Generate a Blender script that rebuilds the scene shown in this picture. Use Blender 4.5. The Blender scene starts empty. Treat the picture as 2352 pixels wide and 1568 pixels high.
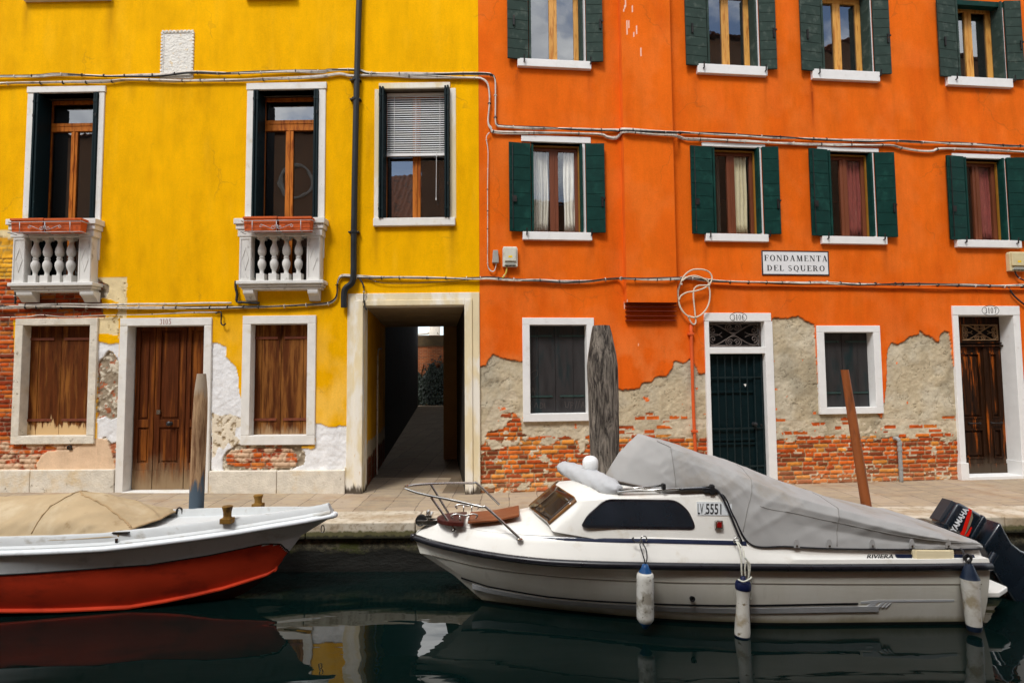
import bpy, bmesh, math, random
import numpy as np
from mathutils import Vector, Matrix

random.seed(7)
sc = bpy.context.scene
COL = sc.collection
R = math.radians

# ------------------------------------------------------------------ camera
# the photograph is measured in a 2352 x 1568 grid; F is the lens in the same unit
F, PW, PH = 1330.0, 2352.0, 1568.0
EYE = Vector((0, 0, 1.79))
pit, rol = math.atan(80 / F), 0.0086
_r0, _u0 = Vector((1, 0, 0)), Vector((0, -math.sin(pit), math.cos(pit)))
FWD = Vector((0, math.cos(pit), math.sin(pit)))
RGT = _r0 * math.cos(rol) - _u0 * math.sin(rol)
UPV = _r0 * math.sin(rol) + _u0 * math.cos(rol)
WATER = -0.60


def ray(px, py):
    return RGT * ((px - PW / 2) / F) + UPV * ((PH / 2 - py) / F) + FWD


def at(px, py, Y):                      # the point of the place seen at (px, py) at depth Y
    d = ray(px, py)
    return EYE + d * (Y / d.y)


def on_plane(px, py, p0, n):
    d = ray(px, py)
    return EYE + d * ((p0 - EYE).dot(n) / d.dot(n))


class Frame:                            # u along a wall, v up, w out of the wall
    def __init__(s, O, deg):
        s.O = Vector(O)
        s.a = Vector((math.cos(R(deg)), math.sin(R(deg)), 0))
        s.n = Vector((s.a.y, -s.a.x, 0))

    def W(s, u, v, w=0.0):
        return s.O + s.a * u + Vector((0, 0, v)) + s.n * w

    def uv(s, px, py, w=0.0):
        p = on_plane(px, py, s.O + s.n * w, s.n) - s.O
        return p.dot(s.a), p.z

    def rect(s, x0, y0, x1, y1, w=0.0):  # u0, u1, v0, v1 of an upright rectangle on the wall
        ym, xm = (y0 + y1) / 2, (x0 + x1) / 2
        return (s.uv(x0, ym, w)[0], s.uv(x1, ym, w)[0], s.uv(xm, y1, w)[1], s.uv(xm, y0, w)[1])


_c = at(1104, 1131, 9.0)
CORNER = Vector((_c.x, 9.0, 0.0))
FY = Frame(CORNER, -0.8)                # the yellow front
FO = Frame(CORNER, 5.9)                 # the orange front, turning away to the right

# ------------------------------------------------------------------ mesh building
OFF = {}


class MB:
    def __init__(s, fr=None):
        s.v, s.f, s.m, s.fr = [], [], [], fr

    def add(s, vs, fs, m=0):
        b = len(s.v)
        for p in vs:
            s.v.append(s.fr.W(*p) if s.fr else Vector(p))
        for f in fs:
            s.f.append([b + i for i in f])
            s.m.append(m)
        return s

    def box(s, x0, x1, y0, y1, z0, z1, m=0):
        vs = [(x, y, z) for z in (z0, z1) for y in (y0, y1) for x in (x0, x1)]
        return s.add(vs, [(0, 2, 3, 1), (4, 5, 7, 6), (0, 1, 5, 4), (2, 6, 7, 3), (0, 4, 6, 2), (1, 3, 7, 5)], m)

    def hexa(s, a, b, m=0):             # two matching quads, joined
        return s.add(list(a) + list(b), [(3, 2, 1, 0), (4, 5, 6, 7), (0, 1, 5, 4), (1, 2, 6, 5), (2, 3, 7, 6), (3, 0, 4, 7)], m)

    def prism(s, poly, w0, w1, m=0):    # outline in the first two coordinates, thickness in the third
        n = len(poly)
        vs = [(p[0], p[1], w0) for p in poly] + [(p[0], p[1], w1) for p in poly]
        fs = [tuple(range(n))[::-1], tuple(range(n, 2 * n))] + [(i, (i + 1) % n, n + (i + 1) % n, n + i) for i in range(n)]
        return s.add(vs, fs, m)

    def frame(s, o, i, w0, w1, bottom=True, m=0):   # outer and inner u0,u1,v0,v1
        s.box(o[0], o[1], i[3], o[3], w0, w1, m)
        vb = i[2] if bottom else o[2]
        s.box(o[0], i[0], vb, i[3], w0, w1, m)
        s.box(i[1], o[1], vb, i[3], w0, w1, m)
        if bottom:
            s.box(o[0], o[1], o[2], i[2], w0, w1, m)
        return s

    def loft(s, rows, closed=False, caps=False, m=0):
        n = len(rows[0])
        vs = [p for r in rows for p in r]
        fs = []
        for i in range(len(rows) - 1):
            for j in range(n if closed else n - 1):
                k = (j + 1) % n
                fs.append((i * n + j, i * n + k, (i + 1) * n + k, (i + 1) * n + j))
        if caps:
            fs.append(tuple(range(n))[::-1])
            fs.append(tuple((len(rows) - 1) * n + j for j in range(n)))
        return s.add(vs, fs, m)

    def lathe(s, c, prof, n=14, axis=2, m=0):       # prof: (radius, height) upward from c
        rows = []
        for r, h in prof:
            row = []
            for k in range(n):
                a = 2 * math.pi * k / n
                q = [c[0], c[1], c[2]]
                i, j = [(1, 2), (2, 0), (0, 1)][axis]
                q[i] += r * math.cos(a)
                q[j] += r * math.sin(a)
                q[axis] += h
                row.append(tuple(q))
            rows.append(row)
        return s.loft(rows, closed=True, caps=True, m=m)

    def tube(s, pts, r, n=6, closed=False, m=0, caps=True):
        P = [Vector(p) for p in pts]
        k = len(P)
        rr = r if isinstance(r, (list, tuple)) else [r] * k
        rows, up = [], None
        for i in range(k):
            if closed:
                t = P[(i + 1) % k] - P[i - 1]
            else:
                t = P[min(i + 1, k - 1)] - P[max(i - 1, 0)]
            t = t.normalized() if t.length > 1e-9 else Vector((0, 0, 1))
            if up is None:
                up = Vector((0, 0, 1)) if abs(t.z) < .9 else Vector((1, 0, 0))
            x = t.cross(up)
            if x.length < 1e-6:
                x = t.orthogonal()
            x.normalize()
            y = x.cross(t).normalized()
            up = y
            rows.append([tuple(P[i] + (x * math.cos(2 * math.pi * j / n) + y * math.sin(2 * math.pi * j / n)) * rr[i]) for j in range(n)])
        if closed:
            rows.append(rows[0])
            return s.loft(rows, closed=True, m=m)
        return s.loft(rows, closed=True, caps=caps, m=m)

    def build(s, name, mats, parent=None, loc=None, smooth=False, bevel=0, seg=2, sub=0, solid=0, auto=None, weld=False, label=None):
        off = OFF[parent.name] if parent else (Vector(loc) if loc is not None else Vector((0, 0, 0)))
        me = bpy.data.meshes.new(name)
        me.from_pydata([tuple(p - off) for p in s.v], [], s.f)
        for mm in (mats if isinstance(mats, (list, tuple)) else [mats]):
            me.materials.append(mm)
        if any(s.m):
            me.polygons.foreach_set('material_index', s.m)
        bm = bmesh.new()
        bm.from_mesh(me)
        if weld:
            bmesh.ops.remove_doubles(bm, verts=bm.verts, dist=1e-5)
        bmesh.ops.recalc_face_normals(bm, faces=bm.faces)
        bm.to_mesh(me)
        bm.free()
        if smooth:
            me.polygons.foreach_set('use_smooth', [True] * len(me.polygons))
        o = bpy.data.objects.new(name, me)
        COL.objects.link(o)
        if parent:
            o.parent = parent
        elif loc is not None:
            o.location = loc
        OFF[o.name] = off
        if solid:
            q = o.modifiers.new('s', 'SOLIDIFY'); q.thickness = solid; q.offset = 0
        if sub:
            q = o.modifiers.new('d', 'SUBSURF'); q.levels = q.render_levels = sub
        if bevel:
            q = o.modifiers.new('b', 'BEVEL'); q.width = bevel; q.segments = seg; q.limit_method = 'ANGLE'; q.angle_limit = R(40)
        if auto:
            me.set_sharp_from_angle(angle=R(auto))
        if label:
            o['label'] = label
        return o


def thing(name, label, cat, loc, group=None):
    o = bpy.data.objects.new(name, None)
    o.empty_display_size = .2
    COL.objects.link(o)
    o.location = loc
    OFF[o.name] = Vector(loc)
    return tag(o, label, cat, group)


def tag(o, label, cat, group=None):
    o['label'] = label
    o['category'] = cat
    if group:
        o['group'] = group
    return o


def smooth_path(pts, n=6):              # Catmull-Rom through the points
    P = [Vector(p) for p in pts]
    out = []
    for i in range(len(P) - 1):
        a, b, c, d = P[max(i - 1, 0)], P[i], P[i + 1], P[min(i + 2, len(P) - 1)]
        for k in range(n):
            t = k / n
            out.append(.5 * ((2 * b) + (c - a) * t + (2 * a - 5 * b + 4 * c - d) * t * t + (3 * b - a - 3 * c + d) * t ** 3))
    out.append(P[-1])
    return out


def interp(x, xs, ys):
    return float(np.interp(x, xs, ys))


# ------------------------------------------------------------------ noise for the relief of the old walls
def _h(x, y, s):
    x = x.astype(np.int64); y = y.astype(np.int64)
    h = (x * 374761393 + y * 668265263 + s * 974634777) & 0xffffffff
    h = ((h ^ (h >> 13)) * 1274126177) & 0xffffffff
    h = h ^ (h >> 16)
    return (h & 0xffffff) / float(0xffffff)


def vnoise(x, y, s=0):
    xi, yi = np.floor(x), np.floor(y)
    fx, fy = x - xi, y - yi
    fx = fx * fx * (3 - 2 * fx); fy = fy * fy * (3 - 2 * fy)
    a, b, c, d = _h(xi, yi, s), _h(xi + 1, yi, s), _h(xi, yi + 1, s), _h(xi + 1, yi + 1, s)
    return (a + (b - a) * fx) * (1 - fy) + (c + (d - c) * fx) * fy


def fbm(x, y, s=0, o=4):
    t, a, n = 0, .5, 0
    for k in range(o):
        t = t + a * vnoise(x * 2 ** k, y * 2 ** k, s + k * 17)
        n += a
        a *= .55
    return t / n


def inside(poly, X, Y):
    r = np.zeros(X.shape, bool)
    n = len(poly)
    for i in range(n):
        x0, y0 = poly[i]
        x1, y1 = poly[(i + 1) % n]
        if y0 == y1:
            continue
        c = ((y0 > Y) != (y1 > Y)) & (X < (x1 - x0) * (Y - y0) / (y1 - y0) + x0)
        r ^= c
    return r


# ------------------------------------------------------------------ materials
def lin(r, g, b):
    f = lambda c: (c / 255 / 12.92) if c / 255 <= .04045 else ((c / 255 + .055) / 1.055) ** 2.4
    return (f(r), f(g), f(b))


class NT:
    def __init__(s, m):
        m.use_nodes = True
        s.t = m.node_tree
        s.t.nodes.clear()

    def n(s, typ, ins=None, **props):
        q = s.t.nodes.new('ShaderNode' + typ)
        for k, v in props.items():
            setattr(q, k, v)
        for k, v in (ins or {}).items():
            if isinstance(v, bpy.types.NodeSocket):
                s.t.links.new(v, q.inputs[k])
            else:
                q.inputs[k].default_value = v
        return q

    def pos(s):
        return s.n('NewGeometry').outputs['Position']

    def scaled(s, sock, sx, sy, sz, rot=(0, 0, 0)):
        return s.n('Mapping', {'Vector': sock, 'Scale': (sx, sy, sz), 'Rotation': rot}).outputs[0]

    def noise(s, vec, scale, detail=5, rough=.6, dist=0):
        return s.n('TexNoise', {'Vector': vec, 'Scale': scale, 'Detail': detail, 'Roughness': rough, 'Distortion': dist}).outputs[0]

    def ramp(s, fac, a, b):             # 0..1 step between a and b
        return s.n('MapRange', {'Value': fac, 'From Min': a, 'From Max': b, 'To Min': 0.0, 'To Max': 1.0}, interpolation_type='SMOOTHSTEP').outputs[0]

    def math(s, op, a, b=0.0):
        return s.n('Math', {0: a, 1: b}, operation=op).outputs[0]

    def mix(s, fac, a, b, blend='MIX'):
        q = s.t.nodes.new('ShaderNodeMix')
        q.data_type = 'RGBA'
        q.blend_type = blend
        for i, v in ((0, fac), (6, a), (7, b)):
            if isinstance(v, bpy.types.NodeSocket):
                s.t.links.new(v, q.inputs[i])
            else:
                q.inputs[i].default_value = v if i == 0 else (*v[:3], 1)
        return q.outputs[2]

    def out(s, shader):
        s.n('OutputMaterial', {'Surface': shader})

    def bsdf(s, **kw):
        ins = {}
        for k, v in kw.items():
            ins[{'col': 'Base Color', 'rough': 'Roughness', 'metal': 'Metallic', 'spec': 'Specular IOR Level', 'nrm': 'Normal', 'ior': 'IOR',
                 'coat': 'Coat Weight', 'crough': 'Coat Roughness', 'alpha': 'Alpha', 'trans': 'Transmission Weight', 'ecol': 'Emission Color',
                 'estr': 'Emission Strength', 'sheen': 'Sheen Weight'}[k]] = (*v, 1) if k in ('col', 'ecol') and isinstance(v, tuple) else v
        return s.n('BsdfPrincipled', ins).outputs[0]

    def bump(s, h, strength, dist=.01, nrm=None):
        ins = {'Height': h, 'Strength': strength, 'Distance': dist}
        if nrm:
            ins['Normal'] = nrm
        return s.n('Bump', ins).outputs[0]


MATS = {}


def mat(name, col, rough=.6, var=.12, scale=4, bump=.3, bscale=40, bdist=.004, metal=0., spec=.3, col2=None, s2=3, t2=(.52, .66), k2=1.,
        col3=None, s3=8, t3=(.6, .7), st=(1, 1, 1), wear=None, coat=0.):
    if name in MATS:
        return MATS[name]
    m = bpy.data.materials.new(name)
    t = NT(m)
    p = t.scaled(t.pos(), *st)
    n1 = t.noise(p, scale)
    c = t.mix(t.ramp(n1, .25, .75), tuple(max(x * (1 - var), 0) for x in col), tuple(min(x * (1 + var), 1) for x in col))
    if col2:
        c = t.mix(t.math('MULTIPLY', t.ramp(t.noise(p, s2, 7), *t2), k2), c, col2)
    if col3:
        c = t.mix(t.ramp(t.noise(p, s3, 7), *t3), c, col3)
    if wear:                            # (z from, z to, colour, unevenness): worn paint towards one height
        z0, z1, wc, am = wear
        z = t.n('SeparateXYZ', {0: t.pos()}).outputs[2]
        nz = t.noise(t.scaled(t.pos(), 14, 14, 2.2), 1, 6, .65)
        zz = t.math('ADD', z, t.math('MULTIPLY', t.math('SUBTRACT', nz, .5), am))
        c = t.mix(t.ramp(zz, z1, z0), c, wc)
    nb = t.noise(p, bscale, 4, .6)
    b = t.bump(nb, bump, bdist)
    rg = t.n('MapRange', {'Value': n1, 'From Min': .3, 'From Max': .7, 'To Min': max(rough - .1, .02), 'To Max': min(rough + .1, 1)}).outputs[0]
    t.out(t.bsdf(col=c, rough=rg, metal=metal, spec=spec, nrm=b, coat=coat))
    MATS[name] = m
    return m


def flat(name, col, rough=.5, metal=0., spec=.4, coat=0.):
    return mat(name, col, rough, .06, 9, .08, 60, .002, metal, spec, coat=coat)
CLOUD_D, CLOUD_L, EXPO = 6.8, 13.5, 0.92
# ------------------------------------------------------------------ the shared materials
YEL, ORA = lin(234, 172, 0), lin(224, 103, 22)
WHITE, CEM = lin(226, 224, 220), lin(188, 173, 144)
M_STONE = mat('istrian_stone', lin(222, 219, 212), .75, .07, 5, .35, 50, .004, col2=lin(196, 182, 150), s2=4, t2=(.55, .75), k2=.7)
M_ROUGHSTONE = mat('rough_stone', lin(214, 206, 190), .85, .12, 7, .8, 35, .012, col2=lin(205, 178, 130), s2=2.2, t2=(.5, .7), k2=.8, col3=lin(150, 140, 122), s3=11, t3=(.62, .72))
M_MARBLE = mat('weathered_marble', lin(214, 212, 206), .7, .08, 6, .3, 50, .004, col2=lin(128, 122, 112), s2=7, t2=(.58, .74), k2=.8, st=(1, 1, .5))
M_WHITE = mat('white_trim', lin(228, 227, 224), .7, .04, 5, .15, 60, .002, col2=lin(205, 200, 190), s2=6, t2=(.6, .75), k2=.6)
M_CREAM = mat('cream_trim', lin(222, 206, 168), .8, wear=(.06, .16, lin(84, 74, 62), .5), var=.08, scale=4, bump=.35, bscale=40, bdist=.004, col2=lin(232, 226, 212), s2=3, t2=(.45, .6), col3=lin(206, 150, 40), s3=6, t3=(.66, .74), st=(1, 1, .35))
M_IRON = mat('iron', lin(48, 46, 45), .5, .2, 12, .2, 60, metal=.6, col2=lin(92, 58, 40), s2=14, t2=(.6, .7))
M_STEEL = mat('stainless', lin(190, 188, 184), .22, .04, 9, .02, 60, metal=1.)
M_BLACKPL = flat('black_plastic', lin(26, 27, 29), .5)
M_GREEN_D = mat('green_shutter', lin(10, 50, 44), .6, .15, 9, .2, 50, spec=.12, col2=lin(30, 78, 68), s2=5, t2=(.5, .72), k2=.6, col3=lin(50, 84, 76), s3=30, t3=(.68, .74))
M_GREEN_G = mat('grey_green_shutter', lin(50, 64, 58), .75, .14, 9, .2, 50, spec=.1, col2=lin(86, 96, 88), s2=7, t2=(.52, .7), k2=.7)
M_GREEN_B = mat('black_green_shutter', lin(10, 28, 31), .5, .15, 12, .15, 50, spec=.12, col2=lin(60, 84, 82), s2=26, t2=(.68, .74), k2=.8)
M_WOOD_O = mat('oiled_wood', lin(186, 108, 38), .5, .18, 5, .1, 50, spec=.12, st=(1, 1, .12), col2=lin(142, 70, 20), s2=26, t2=(.45, .65))
M_WOOD_P = mat('pine_wood', lin(216, 158, 78), .5, .12, 5, .1, 50, st=(1, 1, .12), col2=lin(178, 112, 42), s2=30, t2=(.5, .66))
M_WOOD_R = mat('brown_sash', lin(112, 60, 36), .5, .18, 5, .1, 50, st=(1, 1, .15))
M_BOARDS = mat('worn_boards', lin(86, 44, 18), .7, .4, 4, .4, 60, st=(5, 5, .5), spec=.08, col2=lin(140, 88, 38), s2=1.6, t2=(.48, .68), col3=lin(58, 28, 12), s3=2, t3=(.6, .7), wear=(1.05, 1.13, lin(206, 172, 124), .75))
M_BOARDS2 = mat('worn_boards_b', lin(84, 44, 20), .7, .35, 4, .4, 60, st=(5, 5, .5), spec=.08, col2=lin(140, 90, 42), s2=1.6, t2=(.46, .66), col3=lin(58, 28, 12), s3=2, t3=(.6, .7), wear=(.88, 1.08, lin(160, 130, 96), .6))
M_DOORWOOD = mat('door_wood', lin(78, 38, 16), .6, .35, 5, .3, 60, st=(6, 6, .4), spec=.08, col2=lin(134, 76, 28), s2=1.5, t2=(.48, .66), wear=(.05, .62, lin(140, 118, 90), .7))
M_DOORWOOD2 = mat('varnished_door', lin(44, 25, 13), .5, .4, 5, .4, 60, st=(7, 7, .5), spec=.08, col2=lin(168, 84, 22), s2=1.7, t2=(.56, .68), col3=lin(20, 14, 10), s3=3, t3=(.55, .66), wear=(.12, .35, lin(74, 62, 50), .4))
M_TERRA = mat('terracotta', lin(196, 88, 34), .75, .12, 8, .2, 60, col2=lin(150, 62, 24), s2=9, t2=(.55, .7))
M_CABLE = mat('cable_grey', lin(206, 198, 186), .6, .1, 14, .1, 80, col2=lin(150, 146, 140), s2=9, t2=(.52, .66))
M_CABLEK = flat('cable_black', lin(38, 37, 38), .55)
M_DRAIN = mat('painted_drain', lin(30, 33, 36), .5, .2, 6, .1, 50, col2=lin(62, 56, 50), s2=12, t2=(.62, .72))
M_CURTAIN = mat('curtain_white', lin(246, 240, 226), .9, .06, 9, .1, 60)
M_CURTAINR = mat('curtain_red', lin(150, 74, 66), .9, .2, 12, .1, 60, st=(3, 3, .5), col2=lin(184, 128, 110), s2=4, t2=(.6, .72))
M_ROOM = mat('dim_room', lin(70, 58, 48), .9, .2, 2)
M_TEXT = flat('sign_black', lin(30, 30, 32), .7)
M_REDTXT = flat('faded_red_lettering', lin(140, 60, 44), .8)


def wall_material(name, bumpy=.35):
    m = bpy.data.materials.new(name)
    t = NT(m)
    p = t.pos()
    a = t.n('Attribute', attribute_name='albedo').outputs[0]
    big = t.noise(p, 1.1, 6, .62)
    med = t.noise(t.scaled(p, 6, 6, 2.2), 1, 5, .6)
    fine = t.noise(p, 55, 4, .7)
    k = t.math('ADD', t.math('MULTIPLY', t.ramp(big, .2, .8), .14), t.math('MULTIPLY', t.ramp(med, .2, .8), .10))
    k = t.math('ADD', k, t.math('MULTIPLY', t.ramp(fine, .3, .7), .13))
    k = t.math('ADD', k, t.math('MULTIPLY', t.ramp(t.noise(t.scaled(p, 3, 3, .5), 1, 6, .7), .3, .62), .12))
    k = t.math('ADD', k, .75)
    c = t.mix(1.0, a, t.n('CombineXYZ', {0: k, 1: k, 2: k}).outputs[0], 'MULTIPLY')
    vo = t.n('TexVoronoi', {'Vector': t.n('VectorMath', {0: t.scaled(p, 1, 1, .8), 1: t.n('VectorMath', {0: t.n('TexNoise', {'Vector': p, 'Scale': 3., 'Detail': 5.}).outputs['Color'], 1: (.5, .5, .5)}, operation='MULTIPLY').outputs[0]}, operation='ADD').outputs[0], 'Scale': .75}, feature='DISTANCE_TO_EDGE').outputs['Distance']
    ck = t.math('MULTIPLY', t.ramp(vo, .010, .003), t.ramp(t.noise(p, .9, 3), .5, .62))
    c = t.mix(t.math('MULTIPLY', ck, .20), c, (.10, .05, .02))
    b = t.bump(t.noise(p, 30, 6, .7), bumpy, .006)
    b = t.bump(t.noise(p, 2.5, 4, .6), .25, .03, b)
    t.out(t.bsdf(col=c, rough=.92, spec=.06, nrm=b))
    return m


M_YWALL = wall_material('yellow_render')
M_OWALL = wall_material('orange_render')


def px_poly(fr, pts):
    return [fr.uv(*p) for p in pts]


def bricks(U, V, seed, course=.0715, mean=.2):
    """albedo, relief, mortar mask and a random number per brick for an old, uneven wall"""
    rng = np.random.default_rng(seed)
    Vw = V + .012 * (fbm(U * 1.1, V * .4, seed + 3) - .5) + .006 * (fbm(U * 6, V * 6, seed + 4) - .5)
    row = np.floor(Vw / course).astype(int)
    fv = Vw / course - row
    nr = row.max() - row.min() + 1
    idx = np.zeros(U.shape, int)
    fu = np.zeros(U.shape)
    umin, umax = U.min() - 1, U.max() + 1
    Uw = U + .008 * (fbm(U * 7, V * 7, seed + 5) - .5)
    for r in range(row.min(), row.max() + 1):
        sel = row == r
        if not sel.any():
            continue
        w = rng.choice([.135, .15, .255, .27, .225, .19], size=int((umax - umin) / .12) + 4)
        e = umin + np.cumsum(w) - rng.random() * .3
        i = np.clip(np.searchsorted(e, Uw[sel]), 1, len(e) - 1)
        idx[sel] = i + 1000 * (r + 200)
        fu[sel] = np.minimum(Uw[sel] - e[i - 1], e[i] - Uw[sel])
    dv = np.minimum(fv, 1 - fv) * course
    d = np.minimum(dv, fu) + .010 * (fbm(U * 22, V * 22, seed + 6, 3) - .5)
    rnd = _h(idx, idx * 0, seed)
    rnd2 = _h(idx, idx * 0 + 5, seed)
    mort = d < .0075
    cols = np.array([lin(202, 98, 40), lin(190, 84, 36), lin(210, 116, 48), lin(176, 78, 38), lin(156, 74, 42), lin(214, 138, 62), lin(200, 104, 48), lin(132, 68, 42)])
    c = cols[np.minimum((rnd * 8).astype(int), 7)]
    gy = c.mean(-1, keepdims=True)
    c = gy + (c - gy) * 1.02
    c = c * (.66 + .62 * fbm(U * 14, V * 22, seed + 8))[..., None] * (.85 + .3 * rnd2)[..., None]
    mc = np.array(lin(176, 156, 122)) * (.75 + .5 * fbm(U * 18, V * 18, seed + 9))[..., None]
    c = np.where(mort[..., None], mc, c)
    relief = np.clip(d / .012, 0, 1) * .024 + .012 * (fbm(U * 25, V * 30, seed + 10, 3) - .5) + .010 * (rnd2 - .5)
    return c, relief, mort, rnd, d


def wall_grid(name, fr, u0, u1, vtop, vfine, holes, paint, parent, material, pitch=.0135, vbase=-.03):
    """a wall sheet with real openings; paint(U, V) returns colour and relief"""
    us = np.arange(u0, u1 + 1e-6, pitch)
    vs = np.concatenate([np.arange(vbase, vfine, pitch), np.arange(vfine, min(8.0, vtop), .03), np.arange(min(8.0, vtop), vtop + .2, .2)])
    eu = [h[0] for h in holes] + [h[1] for h in holes]
    ev = [h[2] for h in holes] + [h[3] for h in holes]
    us = np.unique(np.round(np.concatenate([us, eu]), 5))
    vs = np.unique(np.round(np.concatenate([vs, [v for v in ev if vbase < v < vtop]]), 5))
    U, V = np.meshgrid(us, vs)
    col, dep = paint(U, V)
    O, a, n = np.array(fr.O), np.array(fr.a), np.array(fr.n)
    P = O + U[..., None] * a + V[..., None] * np.array([0, 0, 1.]) + dep[..., None] * n
    nu, nv = len(us), len(vs)
    cu, cv = (us[:-1] + us[1:]) / 2, (vs[:-1] + vs[1:]) / 2
    CU, CV = np.meshgrid(cu, cv)
    keep = np.ones(CU.shape, bool)
    for h in holes:
        keep &= ~((CU > h[0]) & (CU < h[1]) & (CV > h[2]) & (CV < h[3]))
    j, i = np.nonzero(keep)
    q = j * nu + i
    faces = np.stack([q, q + 1, q + nu + 1, q + nu], 1)
    me = bpy.data.meshes.new(name)
    off = np.array(OFF[parent.name])
    me.vertices.add(nu * nv)
    me.vertices.foreach_set('co', (P - off).reshape(-1).astype(np.float32))
    me.loops.add(len(faces) * 4)
    me.loops.foreach_set('vertex_index', faces.reshape(-1).astype(np.int32))
    me.polygons.add(len(faces))
    me.polygons.foreach_set('loop_start', np.arange(0, len(faces) * 4, 4, dtype=np.int32))
    me.update(calc_edges=True)
    me.polygons.foreach_set('use_smooth', [True] * len(faces))
    at_ = me.color_attributes.new('albedo', 'FLOAT_COLOR', 'POINT')
    at_.data.foreach_set('color', np.concatenate([np.clip(col, 0, 1), np.ones((*U.shape, 1))], 2).reshape(-1).astype(np.float32))
    me.materials.append(material)
    o = bpy.data.objects.new(name, me)
    COL.objects.link(o)
    o.parent = parent
    OFF[o.name] = OFF[parent.name]
    return o


# ------------------------------------------------------------------ openings (measured on the photograph, stored in metres on the walls)
Y_TALL1 = FY.rect(73, 214, 222, 649)
Y_TALL2 = FY.rect(580.5, 207, 731, 645)
Y_BLIND = FY.rect(872, 204, 1033, 503)
Y_SHUT1 = FY.rect(51, 747, 205, 1000)
Y_SHUT2 = FY.rect(576, 744, 706, 999)
Y_DOOR = FY.rect(290, 748, 466.5, 1112)
Y_PASS = FY.rect(834, 702, 1068, 1131)
Y_DOOR = (Y_DOOR[0], Y_DOOR[1], .06, Y_DOOR[3])
Y_PASS = (Y_PASS[0], Y_PASS[1], -.05, Y_PASS[3])
O_F = [FO.rect(1220, 328, 1338, 535), FO.rect(1636, 339, 1744, 539), FO.rect(1902, 349, 2003, 545), FO.rect(2214, 365, 2306, 553)]
vU = FO.uv(2250, 3)[1]
O_U = [FO.rect(1214, 30, 1338, 142), FO.rect(1622, 30, 1736, 154), FO.rect(1884, 30, 1997, 166), FO.rect(2194, 30, 2301, 182)]
O_U = [(a, b, c, c + vU - O_U[3][2]) for a, b, c, d in O_U]
O_G1 = FO.rect(1217, 746, 1348, 949)
O_G2 = FO.rect(1894, 763, 2007, 935)
O_D1 = FO.rect(1632, 738, 1760, 1105)
O_D2 = FO.rect(2208, 724, 2335, 1085)
O_D1 = (O_D1[0], O_D1[1], .02, O_D1[3])
O_D2 = (O_D2[0], O_D2[1], .05, O_D2[3])

# ------------------------------------------------------------------ yellow front: what is left of its render
YP = [
    ('ybrick', [(-80, 545), (29, 545), (29, 652), (-80, 652)]),
    ('cream', [(-80, 527), (29, 527), (29, 547), (-80, 547)]),
    ('brick', [(-80, 648), (40, 648), (110, 665), (222, 688), (245, 735), (272, 735), (272, 728), (30, 733), (33, 1080), (-80, 1080)]),
    ('brick', [(-80, 640), (228, 640), (238, 735), (-80, 735)]),
    ('cream', [(222, 637), (292, 637), (290, 731), (270, 731), (271, 694), (240, 684), (246, 660), (222, 652)]),
    ('rubble', [(222, 640), (248, 655), (250, 670), (240, 684), (222, 684)]),
    ('cream', [(222, 728), (273, 728), (273, 792), (222, 792)]),
    ('paint', [(224, 768), (245, 766), (262, 770), (272, 769), (272, 788), (250, 791), (224, 784)]),
    ('white', [(222, 783), (250, 792), (273, 789), (273, 832), (257, 808), (248, 806), (229, 829), (222, 830)]),
    ('rubble', [(229, 826), (248, 806), (256, 808), (273, 832), (273, 1080), (222, 1080), (222, 832)]),
    ('white', [(222, 962), (240, 956), (252, 964), (273, 955), (272, 1012), (255, 1018), (240, 1002), (226, 1010), (222, 1014)]),
    ('brick_w', [(-80, 1012), (170, 1018), (222, 1014), (268, 1040), (268, 1085), (-80, 1085)]),
    ('pink', [(82, 1066), (95, 1045), (110, 1036), (165, 1032), (190, 1018), (222, 1006), (246, 1008), (258, 1045), (266, 1085), (86, 1085)]),
    ('rubble', [(476, 780), (488, 790), (487, 850), (494, 900), (488, 960), (492, 1020), (484, 1085), (476, 1085)]),
    ('white', [(484, 787), (497, 786), (519, 797), (518, 819), (530, 832), (541, 841), (546, 862), (548, 900), (554, 915), (560, 915), (560, 1030), (724, 1030), (724, 971), (740, 974), (752, 979), (765, 981), (782, 977), (800, 978), (800, 1085), (484, 1085)]),
    ('creamrough', [(486, 948), (505, 955), (528, 950), (556, 962), (556, 975), (540, 985), (538, 1000), (552, 1012), (536, 1030), (524, 1018), (512, 1034), (500, 1026), (492, 1050), (486, 1050)]),
    ('rubble', [(509, 1052), (520, 1036), (545, 1020), (726, 1018), (690, 1026), (700, 1040), (696, 1066), (660, 1082), (512, 1082)]),
    ('brick_w', [(517, 1048), (530, 1034), (580, 1028), (640, 1028), (668, 1030), (682, 1050), (678, 1072), (640, 1076), (560, 1074), (520, 1068)]),
]


def warp(U, V, seed, a1=.035, a2=.014):
    return (U + a1 * 2 * (fbm(U * 4, V * 4, seed) - .5) + a2 * 2 * (fbm(U * 22, V * 22, seed + 1) - .5),
            V + a1 * 2 * (fbm(U * 4, V * 4, seed + 2) - .5) + a2 * 2 * (fbm(U * 22, V * 22, seed + 3) - .5))


def tone(c, U, V, seed, k=.2, f=8):
    return np.array(c)[None, None, :] * (1 - k / 2 + k * fbm(U * f, V * f, seed))[..., None]


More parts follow.
